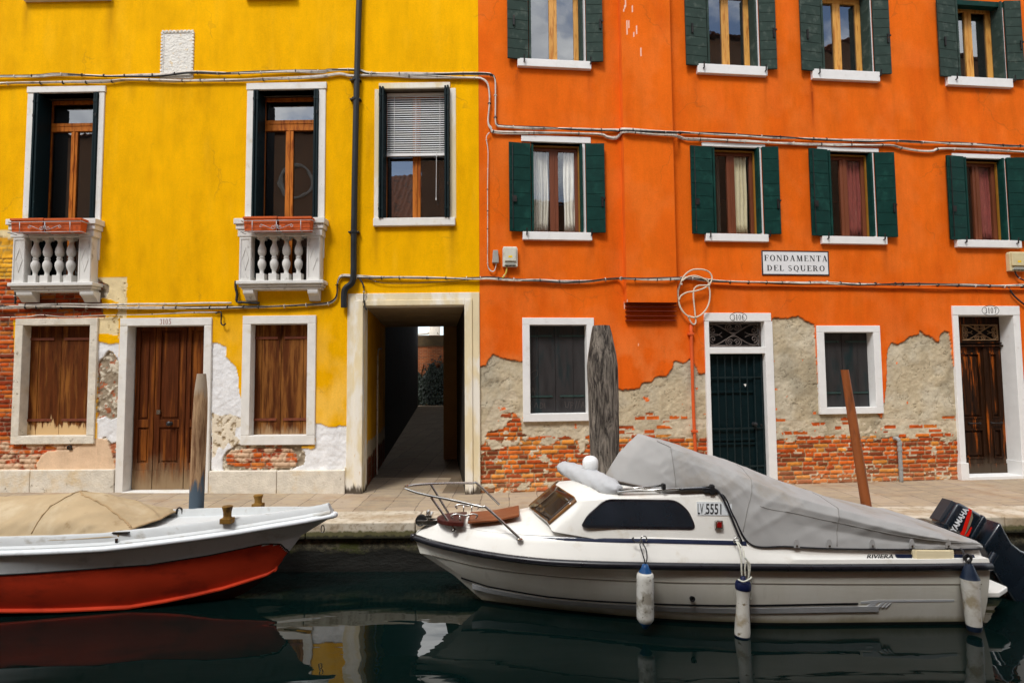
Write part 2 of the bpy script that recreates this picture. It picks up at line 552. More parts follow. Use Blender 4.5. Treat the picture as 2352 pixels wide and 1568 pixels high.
def runs(col, U, V, fr, lst, tint):
    """rain and rust runs below sills, corbels and fixings"""
    for i, (px, py, ln_, wd, k) in enumerate(lst):
        a, b = fr.uv(px, py)
        d = (b - V) / ln_
        wob = .02 * (fbm(V * 3 + i, V * 0 + i, 400 + i) - .5)
        g = np.exp(-((U - a - wob) / (wd * (1 + .6 * d))) ** 2) * np.clip(1 - d, 0, 1) * (d > 0)
        g = np.clip(g * (.4 + 1.2 * fbm(U * 24, V * 2.2, 410 + i)) * k, 0, 1)[..., None]
        col = col * (1 - g) + np.array(tint) * g
    return col


Y_RUNS = [(864, 520, .8, .05, .5), (1040, 520, 1.0, .06, .5), (950, 520, .5, .1, .25), (744, 664, .5, .06, .6), (560, 690, .4, .05, .6), (720, 690, .4, .05, .6), (232, 668, .3, .05, .6), (816, 190, .7, .05, .5), (812, 540, .6, .06, .5), (62, 5, .9, .06, .45), (255, 5, 1.1, .07, .45),
          (660, 700, .4, .2, .3), (400, 185, .5, .16, .3), (300, 195, .4, .1, .3), (1000, 182, .5, .12, .25), (480, 185, .6, .05, .3), (640, 845, .3, .1, .2)]
O_RUNS = [(1190, 160, .9, .06, .4), (1354, 160, 1.0, .05, .4), (1600, 176, .7, .06, .4), (1757, 176, .9, .05, .4), (1864, 188, .9, .03, .6), (2014, 189, .8, .06, .4), (2173, 203, .8, .05, .4), (1202, 553, .5, .05, .4), (1357, 553, .5, .05, .4), (1620, 556, .6, .05, .4), (1760, 556, .5, .05, .4),
          (1886, 562, .3, .05, .4), (2031, 562, .7, .05, .4), (1865, 212, .68, .014, .9), (1497, 738, .5, .2, .3), (1590, 742, .6, .05, .4), (2090, 300, .4, .2, .2)]


def paint_yellow(U, V):
    Uw, Vw = warp(U, V, 11, .012, .010)
    f = fbm(U * 1.3, V * .8, 21)
    col = tone(YEL, U, V, 5, .06, 6)
    # rubbed, paler and dirtier streaks
    st = np.clip(fbm(U * 6, V * 1.1, 31) * 2.6 - 1.5, 0, 1) * .30
    col = col * (1 - st[..., None]) + np.array(lin(246, 190, 40)) * st[..., None]
    dk = np.clip(fbm(U * 4, V * 1.6, 37) * 3 - 1.65, 0, 1) * .30
    col = col * (1 - dk[..., None] * np.array([.35, .45, .2]))
    low = np.clip((fbm(U * 3.2, V * 2.2, 41) - .42) * 4, 0, 1) * np.clip((2.9 - V) / 1.4, 0, 1) * .4
    col = col * (1 - low[..., None]) + np.array(lin(240, 200, 110)) * low[..., None]
    sc_ = (fbm(U * 26, V * 5, 43, 3) > .875) & (fbm(U * 1.5, V * 1.5, 44) > .60) & (V < 3.7)
    col = np.where(sc_[..., None], np.array(lin(240, 214, 140)), col)
    col = runs(col, U, V, FY, Y_RUNS, lin(150, 104, 12))
    dep = .004 * (f - .5)
    bc, br, bm_, rnd, d = bricks(U, V, 3)
    for kind, poly in YP:
        s = inside(px_poly(FY, poly), Uw, Vw)
        S = s[..., None]
        if kind == 'paint':
            c, dd = tone(YEL, U, V, 6, .1), 0
        elif kind == 'white':
            g = .010 * (fbm(U * 9, V * 9, 51) - .5) + .006 * (fbm(U * 30, V * 30, 52) - .5)
            c, dd = tone(lin(226, 226, 226), U, V, 50, .16, 12), -.012 + 1.5 * g
        elif kind == 'cream':
            c, dd = tone(lin(226, 206, 160), U, V, 53, .25, 7), -.004 + .01 * (fbm(U * 12, V * 12, 54) - .5)
            hole = fbm(U * 13, V * 13, 55) > .72
            c = np.where(hole[..., None], np.array(lin(176, 150, 104)), c)
            dd = np.where(hole, dd - .008, dd)
        elif kind == 'creamrough':
            g = fbm(U * 16, V * 16, 56)
            c = tone(lin(218, 206, 184), U, V, 57, .3, 20)
            c = np.where((g > .6)[..., None], np.array(lin(168, 150, 122)), c)
            dd = -.012 - .02 * np.clip(g - .55, 0, 1) * 4
        elif kind == 'pink':
            c, dd = tone(lin(214, 184, 152), U, V, 58, .2, 6), -.005 + .008 * (fbm(U * 10, V * 10, 59) - .5)
        elif kind == 'rubble':
            g = fbm(U * 15, V * 15, 60, 5)
            g2 = fbm(U * 8, V * 8, 61)
            c = tone(lin(148, 134, 114), U, V, 62, .7, 24)
            c = np.where((g > .58)[..., None], tone(lin(206, 196, 176), U, V, 63, .3, 20), c)
            c = np.where((g2 > .66)[..., None], tone(lin(168, 104, 74), U, V, 64, .4, 20), c)
            dd = -.032 + .05 * (g - .5)
        else:
            c, dd = bc, -.042 + br
            if kind == 'brick':
                c = c * np.array([.82, .66, .72])
            if kind == 'ybrick':
                c = np.where(bm_[..., None], np.array(lin(196, 160, 84)), tone(lin(214, 156, 44), U, V, 65, .4, 16) * (.8 + .4 * rnd)[..., None])
            if kind == 'brick_w':           # a wash of old lime over the bricks
                wsh = fbm(U * 7, V * 9, 66) + .25 * (fbm(U * 30, V * 30, 67) - .5)
                k = np.clip((wsh - .42) * 7, 0, 1)[..., None]
                c = c * np.array([.85, .7, .8]) * (1 - k) + tone(lin(204, 172, 142), U, V, 68, .3, 14) * k
                dd = dd + .012 * k[..., 0]
        col = np.where(S, c, col)
        dep = np.where(s, dd, dep)
    return col, dep


# ------------------------------------------------------------------ orange front
OCEM = [(1100, 842), (1118, 838), (1133, 812), (1153, 822), (1199, 829), (1300, 845), (1365, 862), (1408, 889), (1431, 895), (1470, 891), (1478, 879), (1500, 874), (1505, 864),
        (1532, 863), (1545, 844), (1548, 827), (1570, 833), (1587, 823), (1592, 828), (1598, 843), (1606, 859), (1622, 857), (1640, 850), (1770, 800), (1774, 729), (1807, 731),
        (1833, 725), (1852, 737), (1870, 746), (1878, 760), (1885, 800), (1885, 960), (2026, 960), (2031, 930), (2036, 900), (2038, 830), (2040, 797), (2048, 787), (2061, 792), (2076, 784),
        (2090, 773), (2110, 769), (2113, 759), (2125, 770), (2140, 773), (2150, 784), (2157, 788), (2160, 768), (2170, 760), (2180, 765), (2184, 785), (2190, 840), (2200, 862), (2340, 870), (2420, 880)]
OBRK = [(1100, 1018), (1112, 1017), (1127, 985), (1140, 964), (1157, 943), (1184, 943), (1195, 962), (1200, 988), (1230, 1003), (1266, 1008), (1300, 1003), (1326, 1010), (1365, 1004),
        (1410, 1004), (1500, 1003), (1622, 1003), (1775, 1014), (1790, 1012), (1870, 1004), (1900, 1002), (2030, 1003), (2100, 1004), (2200, 1006), (2420, 1006)]


def line_v(fr, pts, U):
    q = sorted(fr.uv(*p) for p in pts)
    return np.interp(U, [a for a, b in q], [b for a, b in q])


def paint_orange(U, V):
    Uw, Vw = warp(U, V, 71, .016, .012)
    col = tone(ORA, U, V, 72, .08, 4)
    k = np.clip((3.6 - V + 1.4 * (fbm(U * 1.3, V * 1.3, 70) - .5)) / 2.0, 0, 1) * .6
    col = col * (1 - k[..., None]) + np.array(lin(218, 88, 20)) * k[..., None]
    k = np.clip((fbm(U * 3, V * 1.0, 74) - .5) * 4, 0, 1) * .30
    col = col * (1 - k[..., None]) + np.array(lin(208, 80, 10)) * k[..., None]
    k = np.clip((fbm(U * 2.6, V * 2.2, 73, 5) - .46) * 5, 0, 1) * np.clip((3.0 - V) / 1.4, .22, 1) * .55
    col = col * (1 - k[..., None]) + np.array(lin(234, 140, 74)) * k[..., None]
    k = np.clip((fbm(U * 5, V * 1.2, 69, 5) - .55) * 6, 0, 1) * .0
    col = col * (1 - k[..., None]) + np.array(lin(210, 88, 12)) * k[..., None]
    sc_ = (fbm(U * 26, V * 6, 75, 3) > .885) & (fbm(U * 1.2, V * 1.2, 76) > .62) & (V < 2.7)
    col = np.where(sc_[..., None], np.array(lin(238, 190, 150)), col)
    # the long white scratches on the flue
    for (px, py, l) in ((1428, 25, 30), (1434, 60, 44), (1449, 85, 26), (1438, 60, 20), (1431, 10, 22), (1446, 25, 20), (1466, 120, 24), (1456, 70, 24), (1434, 690, 20)):
        a, b = FO.uv(px, py)
        tt = (b - V) / (l / 145)
        s = (np.abs(U - a - .02 * (V - b) - .010 * (fbm(U * 0 + l, V * 9, l) - .5)) < .009 * np.sqrt(np.clip(1 - tt, 0, 1))) & (tt > 0)
        col = np.where(s[..., None], np.array(lin(236, 206, 186)), col)
    col = runs(col, U, V, FO, O_RUNS, lin(150, 56, 14))
    dep = .004 * (fbm(U * 1.3, V * .8, 77) - .5)
    bc, br, bm_, rnd, d = bricks(U, V, 91)
    vc, vb = line_v(FO, OCEM, Uw), line_v(FO, OBRK, U)
    cem = Vw < vc
    g = fbm(U * 9, V * 9, 78, 5)
    g2 = fbm(U * 2.2, V * 2.2, 79)
    cc = tone(CEM, U, V, 80, .30, 26)
    kk = np.clip((g2 - .45) * 5, 0, 1)[..., None]
    cc = cc * (1 - kk * .6) + tone(lin(196, 188, 168), U, V, 81, .2, 20) * kk * .6
    kd = np.clip((fbm(U * 1.6, V * 1.6, 82) - .55) * 6, 0, 1)[..., None] * .45
    cc = cc * (1 - kd) + np.array(lin(132, 124, 104)) * kd
    crk = np.abs(fbm(U * 3.5, V * 6, 83) - .5) < .006
    cc = np.where(crk[..., None], cc * .6, cc)
    col = np.where(cem[..., None], cc, col)
    dep = np.where(cem, -.020 + .026 * (g - .5) + .008 * (fbm(U * 40, V * 40, 84) - .5) - .006 * crk, dep)
    edge = cem & (Vw > vc - .014)
    col = np.where(edge[..., None], tone(lin(150, 116, 86), U, V, 85, .5, 40), col)
    # bricks: a solid field below, single ones showing through the mortar above it
    spot = (rnd < np.clip(.7 * (1 - (V - vb) / .42), 0, 1)) & (V < vb + .38) & (V < vc - .35) & (fbm(U * 2.2, V * 5, 86) > .36) & (U > FO.uv(1420, 900)[0])
    dens = V + .10 * (rnd - .5) + .05 * (fbm(U * 12, V * 12, 87) - .5) < vb
    smear = (fbm(U * 5, V * 8, 88) > .635) | ((V < .16) & (fbm(U * 6, V * 9, 89) > .56 + V * .5))
    bshow = (dens & ~smear) | (spot & ~bm_ & (d > .009 + .006 * fbm(U * 20, V * 20, 90)))
    lo = np.clip((.34 - V) / .34, 0, 1)[..., None] * .35
    bc2 = bc * (1 - lo) + tone(lin(190, 150, 112), U, V, 92, .3, 14) * lo
    ms = tone(lin(198, 184, 158), U, V, 93, .35, 22)
    near = cem & (V < vb + .30 + .1 * (g2 - .5)) & (fbm(U * 4, V * 6, 94) > .46)
    col = np.where(near[..., None], ms, col)
    col = np.where((dens & smear)[..., None], ms, col)
    dep = np.where(near, dep - .004, dep)
    col = np.where(bshow[..., None], bc2, col)
    dep = np.where(bshow, -.046 + br, dep)
    # flakes of paint left on the mortar
    fl = cem & (fbm(U * 6, V * 7, 95) > .80) & (V > vb - .05)
    col = np.where(fl[..., None], tone(lin(226, 110, 50), U, V, 96, .2), col)
    # strip of bare render beside the street doors
    return col, dep
# ------------------------------------------------------------------ glass
def glass(name, r, tint=(1, 1, 1), dark=0.):
    m = bpy.data.materials.new(name)
    t = NT(m)
    wob = t.bump(t.noise(t.pos(), 2.2, 2, .5), .03, .05)
    g = t.n('BsdfGlossy', {'Color': (.95, .97, 1, 1), 'Roughness': .012, 'Normal': wob}).outputs[0]
    tr = t.n('BsdfTransparent', {'Color': (*tint, 1)}).outputs[0]
    if dark:
        d = t.n('BsdfDiffuse', {'Color': (.012, .011, .010, 1)}).outputs[0]
        tr = t.n('MixShader', {0: dark, 1: tr, 2: d}).outputs[0]
    fc = t.n('LayerWeight', {'Blend': .5}).outputs[1]
    f = t.math('ADD', t.math('MULTIPLY', t.math('POWER', fc, 5.0), .7), r + .03)
    t.out(t.n('MixShader', {0: f, 1: tr, 2: g}).outputs[0])
    return m


G_PANE = glass('window_glass', .17, (.7, .72, .72), .55)
G_CLEAR = glass('curtained_glass', .035, (.97, .98, .98), .0)
G_SCREEN = glass('insect_screen', .0, (.96, .955, .95), .04)

# ------------------------------------------------------------------ the yellow building
YB = thing('yellow_building', 'weathered yellow canal house with stone balconies, brown boarded windows and a covered passage', 'building', FY.W(-4.2, 0))
Y_HOLES = [Y_TALL1, Y_TALL2, Y_BLIND, Y_SHUT1, Y_SHUT2, Y_DOOR, Y_PASS]
wall_grid('wall', FY, -9.6, 0, 9.4, 3.75, Y_HOLES, paint_yellow, YB, M_YWALL)
M_SHELL = mat('house_back', lin(150, 120, 80), .9, .1, 3)
M_ROOFT = mat('roof_tiles', lin(150, 92, 62), .85, .3, 8, col2=lin(96, 70, 54), s2=5)
b = MB(FY)
b.box(-9.62, -9.55, -.1, 9.4, -3.7, -.04)
b.box(-.12, -.03, -.1, 9.4, -3.7, -.06)
b.box(-9.62, -2.86, -.1, 9.4, -3.78, -3.7)
b.box(-2.86, -1.06, 2.98, 9.4, -3.78, -3.7)
b.box(-1.06, -.03, -.1, 9.4, -3.78, -3.7)
b.build('rear_wall', M_SHELL, YB)
MB(FY).box(-9.7, 0, 9.42, 9.5, -3.9, .12).build('roof', M_ROOFT, YB)
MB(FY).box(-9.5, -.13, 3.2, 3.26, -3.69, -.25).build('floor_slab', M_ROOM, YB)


def nudge(r, du, dv):
    return (r[0] - du, r[1] + du, r[2] - dv, r[3] + dv)


def mid(fr, px, py, w):
    return fr.uv(px, py, w)


def leaf_pair(fr, win, u, sgn, v0, v1, wf, wb, m, th=.03, gap=.012, latch=True):
    """two shutter leaves folded back against one side of a deep opening"""
    for k in range(2):
        a = u + sgn * (.004 + k * (th + gap))
        lo, hi = sorted((a, a + sgn * th))
        b = MB(fr)
        b.box(lo, hi, v0, v1, wb, wf - .012 * k)
        b.box(lo - .003, hi + .003, v0 + .12, v0 + .16, wb + .01, wf - .012 * k + .004)
        b.box(lo - .003, hi + .003, v1 - .16, v1 - .12, wb + .01, wf - .012 * k + .004)
        s = b.build('shutter', m, win, bevel=.003)
        if k == 0 and latch:
            for vv in (v0 + .5, v1 - .4):
                MB(fr).box(lo + .006, hi - .006, vv, vv + .05, wf, wf + .012).build('hinge', M_IRON, win)


def lining(fr, win, op, w0, w1, m, th=.03, bottom=True, name='reveal'):
    b = MB(fr)
    b.frame((op[0] - th, op[1] + th, op[2] - (th if bottom else 0), op[3] + th), op, w1, w0, bottom)
    return b.build(name, m, win)


def yellow_window(op, sur, xs, trans=None, mull=None, blind=None, wf=-.26, sill=None, label=None, lmat=None):
    # sur: outer u0,u1,v1 of the stone surround; xs: sash P left/right; trans/mull in P
    u0, u1, v0, v1 = op
    fl, fr_ = u0 + .02, u1 - .02
    um0, um1 = [mid(FY, x, 420, wf)[0] for x in mull]
    b = MB(FY)
    b.frame((fl - .02, fr_ + .02, v0, v1), (fl + .05, fr_ - .05, v0 + .05, v1 - .06), wf - .06, wf)
    if trans:
        t1, t0 = mid(FY, mull[0], trans[0], wf)[1], mid(FY, mull[0], trans[1], wf)[1]
        b.box(fl + .05, fr_ - .05, t0, t1, wf - .05, wf + .012)
        b.box(fl + .05, fr_ - .05, t0 + (t1 - t0) * .62, t0 + (t1 - t0) * .74, wf + .012, wf + .02)
    else:
        t0 = v1 - .06
    b.box(um0, um1, v0 + .05, t0, wf - .045, wf + .004)
    b.box((um0 + um1) / 2 - .012, (um0 + um1) / 2 + .012, v0 + .05, t0, wf + .004, wf + .016)
    win = b.build('window', M_WOOD_O, YB, bevel=.004, label=label)
    p = MB(FY)
    p.box(fl + .05, um0, v0 + .05, t0, wf - .03, wf - .024)
    p.box(um1, fr_ - .05, v0 + .05, t0, wf - .03, wf - .024)
    if trans:
        p.box(fl + .05, fr_ - .05, t1, v1 - .06, wf - .03, wf - .024)
    p.build('pane', G_PANE, win)
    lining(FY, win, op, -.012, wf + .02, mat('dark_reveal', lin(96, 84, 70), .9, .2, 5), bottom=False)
    return win


wA = yellow_window(Y_TALL1, None, None, (284, 303), (160, 175), label='tall balcony window with orange-brown frame above the terracotta troughs')
sA = FY.rect(57, 200, 235, 649)
wB = yellow_window(Y_TALL2, None, None, (277, 301), (655, 673))
sB = FY.rect(565, 191.5, 747, 645)
for win, op, s in ((wA, Y_TALL1, sA), (wB, Y_TALL2, sB)):
    b = MB(FY)
    b.box(s[0] - .012, s[1] + .012, op[3], s[3], -.2, .028)
    b.box(s[0], op[0], op[2] + .35, op[3] - .012, -.2, .022)
    b.box(op[1], s[1], op[2] + .35, op[3] - .012, -.2, .022)
    b.build('stone_surround', M_STONE, win, bevel=.008)
    for i in range(6):
        k = MB(FY)
        uu = (s[0] + .05, s[1] - .05)[i % 2]
        vv = op[2] + .6 + i * .31
        k.lathe((uu, vv, .012), [(.014, 0), (.018, .006), (.0, .012)], 8, 2)
        k.build('iron_stub', mat('rust_stub', lin(176, 160, 130), .8, .3, 20), win)
    leaf_pair(FY, win, op[0], 1, op[2] + .05, op[3] - .015, .05, -.24, M_GREEN_B)
    leaf_pair(FY, win, op[1], -1, op[2] + .05, op[3] - .015, .05, -.2, M_GREEN_B)

wC = yellow_window(Y_BLIND, None, None, None, (948, 966), wf=-.2, label='window with a half lowered white slatted blind')
op = Y_BLIND
b = MB(FY)
l = FY.rect(862, 191, 1034, 204)
b.box(l[0] + .06, l[1], l[2], l[3], -.15, .02)
b.box(op[0] - .085, op[0], op[2], op[3], -.15, .006)
b.box(op[1], op[1] + .10, op[2], op[3], -.15, .006)
b.build('lintel', M_CREAM, wC, bevel=.006)
s = FY.rect(859, 502, 1046, 520)
MB(FY).box(s[0], s[1], s[2], s[3], -.15, .06).build('sill', M_STONE, wC, bevel=.008)
leaf_pair(FY, wC, op[0], 1, op[2] + .01, op[3] + .01, .09, -.16, M_GREEN_B)
leaf_pair(FY, wC, op[1], -1, op[2] + .01, op[3] + .01, .09, -.16, M_GREEN_B)
bt, bb = FY.uv(950, 221, -.12)[1], FY.uv(950, 352, -.12)[1]
bl, br_ = op[0] + .09, op[1] - .09
b = MB(FY)
n = 26
for i in range(n):
    v = bt + (bb - bt) * i / n
    b.add([(bl, v, -.128), (br_, v, -.128), (br_, v - .024, -.104), (bl, v - .024, -.104), (bl, v - .001, -.129), (br_, v - .001, -.129), (br_, v - .026, -.105), (bl, v - .026, -.105)],
          [(0, 1, 2, 3), (7, 6, 5, 4), (0, 4, 5, 1), (3, 2, 6, 7), (0, 3, 7, 4), (1, 5, 6, 2)])
b.box(bl, br_, bt - .0, bt + .04, -.15, -.10)
b.box(bl, br_, bb - .05, bb - .005, -.135, -.105)
for uu in (bl + .12, (bl + br_) / 2, br_ - .08):
    b.box(uu - .003, uu + .003, bb, bt, -.1035, -.1025)
bld = b.build('blind', M_WHITE, wC)
uc = FY.uv(1002, 420, -.1)[0]
MB(FY).tube([(uc + .004, bb, -.1), (uc, bb - .45, -.1), (uc - .002, bb - .72, -.1)], .004).lathe((uc - .002, bb - .78, -.1), [(.009, 0), (.006, .05), (.002, .06)], 6, 1).build('blind_cord', M_WHITE, wC)


def boarded(op, sur, m, name='window'):
    """a ground floor window closed with plank shutters, hinges shown, set back in a stone surround"""
    u0, u1, v0, v1 = op
    wb = -.13
    b = MB(FY)
    e = np.cumsum([0, .135, .5, .5, .86 - .06][:1] + [.125, .345, .40, .13])
    e = u0 + (u1 - u0) * e / e[-1]
    for i in range(4):
        b.box(e[i] + (.003 if i else -.01), e[i + 1] - (.003 if i < 3 else -.01), v0 - .01, v1 + .01, wb - .035, wb - (.004 if i in (1, 2) else 0))
    win = b.build(name, m, YB, bevel=.004)
    for vv in (v0 + .27 * (v1 - v0) * .5, v1 - .12 * (v1 - v0)):
        for a, c in ((u0 - .0, e[1] + .25), (e[2] + .05, u1)):
            h = MB(FY)
            h.box(a, c, vv - .02, vv + .02, wb, wb + .012)
            for q in range(3):
                h.lathe((a + (c - a) * (.2 + .3 * q), vv, wb + .012), [(.008, 0), (.005, .005)], 6, 2)
            h.build('strap_hinge', mat('rust_strap', lin(112, 58, 36), .7, .3, 14), win, bevel=.002)
    s = MB(FY)
    s.frame(sur, op, -.18, .03)
    s.build('stone_surround', M_STONE if m is M_BOARDS2 else M_ROUGHSTONE, win, bevel=.008)
    return win


g1 = FY.rect(33, 731, 222.5, 1019)
g2 = FY.rect(556.5, 725, 725.5, 1021)
boarded(Y_SHUT1, g1, M_BOARDS)
boarded(Y_SHUT2, g2, M_BOARDS2)

# --- door 3405: three tall leaves in a stone surround
u0, u1, v0, v1 = Y_DOOR
wd = -.16
dr = MB(FY)
dv = lambda y, x=380: FY.uv(x, y, wd)[1]
du = lambda x, y=930: FY.uv(x, y, wd)[0]
leaves = [(du(308), du(353.5)), (du(354.5), du(425)), (du(426), u1 + .01)]
kick = dv(1079)
mid1, mid0 = dv(963), dv(981)
for i, (a, c) in enumerate(leaves):
    a2, c2 = a + .002, c - .002
    st = .07 if i != 1 else .085
    dr.box(a2, c2, v0, kick, wd - .05, wd + .006)
    for (lo, hi) in ((kick, kick + .11), (mid0, mid1), (v1 - .06, v1 + .02)):
        dr.box(a2 + st, c2 - st, lo, hi, wd - .05, wd)
    dr.box(a2, a2 + st, kick, v1 + .02, wd - .05, wd)
    dr.box(c2 - st, c2, kick, v1 + .02, wd - .05, wd)
    for (lo, hi) in ((kick + .11, mid0), (mid1, v1 - .06)):
        dr.box(a2 + st, c2 - st, lo, hi, wd - .05, wd - .022)
        if c2 - a2 - 2 * st > .14:
            dr.box(a2 + st + .035, c2 - st - .035, lo + .035, hi - .035, wd - .022, wd - .008)
door = dr.build('door', M_DOORWOOD, YB, bevel=.005)
ku, kv = FY.uv(393, 972, wd)
MB(FY).lathe((ku, kv, wd), [(.03, 0), (.03, .012), (.016, .016), (.016, .04), (.036, .055), (.038, .07), (.02, .085), (0, .087)], 14, 2).build('handle', M_BLACKPL, door, smooth=True, auto=40)
ku, kv = FY.uv(364, 946, wd)
MB(FY).box(ku - .03, ku + .03, kv - .035, kv + .035, wd, wd + .006).lathe((ku, kv, wd + .006), [(.018, 0), (.016, .008), (.006, .009)], 10, 2).build('lock', M_STEEL, door)
so = FY.rect(272, 730, 484, 1124)
b = MB(FY)
b.frame((so[0], so[1], .0, so[3]), (u0, u1, 0, v1), -.2, .026, bottom=False)
b.box(u0 - .005, u1 + .01, -.02, v0, -.3, .05)
fr3105 = b.build('stone_surround', M_STONE, door, bevel=.008)

# --- plinth of rough stone
p1 = FY.rect(-90, 1078, 266, 1126)
p2 = FY.rect(482, 1079.5, 794, 1131)
for (a, c, t) in ((-9.6, p1[1], p1[3]), (p2[0], p2[1], p2[3])):
    b = MB(FY)
    k = 0
    x = a
    cuts = [c] if c < -4 else [c]
    n = 3 if c < -4 else 2
    for i in range(n):
        lo, hi = a + (c - a) * i / n, a + (c - a) * (i + 1) / n
        b.box(lo + .003, hi - .003, -.05, t, -.1, .045)
    b.build('plinth', M_ROUGHSTONE, YB, bevel=.012)

# --- passage: portal surround, side walls, ceiling
u0, u1, _, v1 = Y_PASS
so = FY.rect(797, 673, 1102.5, 1131)
lf = lambda x: FY.uv(x, 900)[0]
b = MB(FY)
b.box(so[0], lf(815), -.05, so[3], -.25, .02)                      # left jamb, outer band
b.box(lf(815), u0, -.05, v1 + .09, -.25, .045)                     # left jamb, roll
b.box(lf(815), lf(1088), v1 + .09, so[3], -.25, .024)
b.box(u0, u1, v1, v1 + .09, -.25, .045)
b.box(lf(1086), so[1], -.05, so[3], -.25, .022)
b.box(u1, lf(1086), -.05, v1 + .09, -.25, .045)
b.box(so[0] - .02, so[0] + .0, .0, .42, -.1, .03)
b.build('portal_surround', M_CREAM, YB, bevel=.01, seg=3)
# the passage runs back to the left, 7.5 degrees off the square
TA = .131
PL = lambda d, z, o=0: (at(834, 1131, 9.05).x - o - TA * d, 9.1 + d, z)
PR = lambda d, z, o=0: (at(1068, 1131, 9.0).x + o - TA * d, 9.06 + d, z)
ZC = FY.uv(950, 702)[1]


def passage_paint():
    m = bpy.data.materials.new('passage_render')
    t = NT(m)
    p = t.pos()
    z = t.n('SeparateXYZ', {0: p}).outputs[2]
    nz = t.noise(p, 5, 6, .65)
    c = t.mix(t.ramp(t.noise(p, 2, 5), .3, .7), lin(236, 176, 8), lin(206, 148, 20))
    zz = t.math('ADD', z, t.math('MULTIPLY', t.math('SUBTRACT', nz, .5), .35))
    c = t.mix(t.ramp(zz, .74, .70), c, lin(196, 186, 160))
    br = t.n('TexBrick', {'Vector': t.n('Mapping', {'Vector': p, 'Rotation': (R(90), 0, R(90))}).outputs[0], 'Color1': (*lin(142, 74, 44), 1), 'Color2': (*lin(110, 60, 40), 1), 'Mortar': (*lin(120, 104, 84), 1),
                          'Scale': 1.0, 'Brick Width': .24, 'Row Height': .068, 'Mortar Size': .008})
    c = t.mix(t.ramp(zz, .50, .46), c, br.outputs[0])
    t.out(t.bsdf(col=c, rough=.9, spec=.15, nrm=t.bump(nz, .5, .02)))
    return m


M_PASS = passage_paint()
MB().hexa([PL(0, -.05), PL(3.62, -.05), PL(3.62, ZC + .1), PL(0, ZC + .1)], [PL(0, -.05, .12), PL(3.62, -.05, .12), PL(3.62, ZC + .1, .12), PL(0, ZC + .1, .12)]).build('passage_wall', M_PASS, YB)
MB().hexa([PR(0, -.05), PR(3.62, -.05), PR(3.62, ZC + .1), PR(0, ZC + .1)], [PR(0, -.05, .12), PR(3.62, -.05, .12), PR(3.62, ZC + .1, .12), PR(0, ZC + .1, .12)]).build('passage_wall', mat('shaded_render', lin(46, 38, 28), .9, .25, 3, .5, 20, col2=lin(34, 30, 26), s2=4), YB)  # right wall near black: the passage's shade is painted into its colour
b = MB()
for i in range(3):
    a, c = .16 + i * 1.16, .16 + (i + 1) * 1.16 - .01
    b.hexa([PL(a, ZC - .005 * i, .05), PR(a, ZC - .005 * i, .05), PR(c, ZC - .005 * i, .05), PL(c, ZC - .005 * i, .05)], [PL(a, ZC + .08, .05), PR(a, ZC + .08, .05), PR(c, ZC + .08, .05), PL(c, ZC + .08, .05)])
b.build('passage_ceiling', mat('grey_ceiling', lin(150, 132, 104), .9, .15, 5, .4, 30), YB)
# thin grey pipe on the passage wall
pd = 1.7
MB().tube([PL(pd, -.0, -.03), PL(pd, 2.2, -.03), PL(pd + .15, 2.33, -.03), PL(pd + .7, 2.36, -.03)], .016, 8).build('pipe', M_CABLE, YB)

# --- the plain stone panel high on the front
s = FY.rect(370, 70, 446, 182)
b = MB(FY)
b.box(s[0] + .04, s[1] - .04, s[2] + .02, s[3] - .05, -.05, .006)
for k in range(14):
    v = s[2] + (s[3] - s[2] - .03) * k / 14
    for a in (s[0], s[1] - .035):
        b.box(a, a + .035, v + .012, v + .05, -.05, .022)
for k in range(9):
    a = s[0] + (s[1] - s[0]) * k / 9
    b.box(a + .012, a + .05, s[3] - .04, s[3] - .006, -.05, .022)
b.frame((s[0] + .01, s[1] - .01, s[2], s[3] - .01), (s[0] + .05, s[1] - .05, s[2] + .02, s[3] - .055), -.05, .014)
b.build('stone_panel', mat('panel_stone', lin(226, 222, 212), .85, .08, 9, 1., 28, .02, col2=lin(222, 190, 130), s2=14, t2=(.55, .7), k2=.7), YB, bevel=.006)
# --- sills of the windows just above the picture
s = FY.rect(59, -14, 257, 4)
MB(FY).box(s[0], s[1], s[2], s[3], -.1, .09).build('upper_sill', M_STONE, YB, bevel=.01)
s = FY.rect(566, -14, 682, -.5)
MB(FY).box(s[0], s[1], s[2], s[3], -.1, .09).build('upper_sill', M_STONE, YB, bevel=.01)


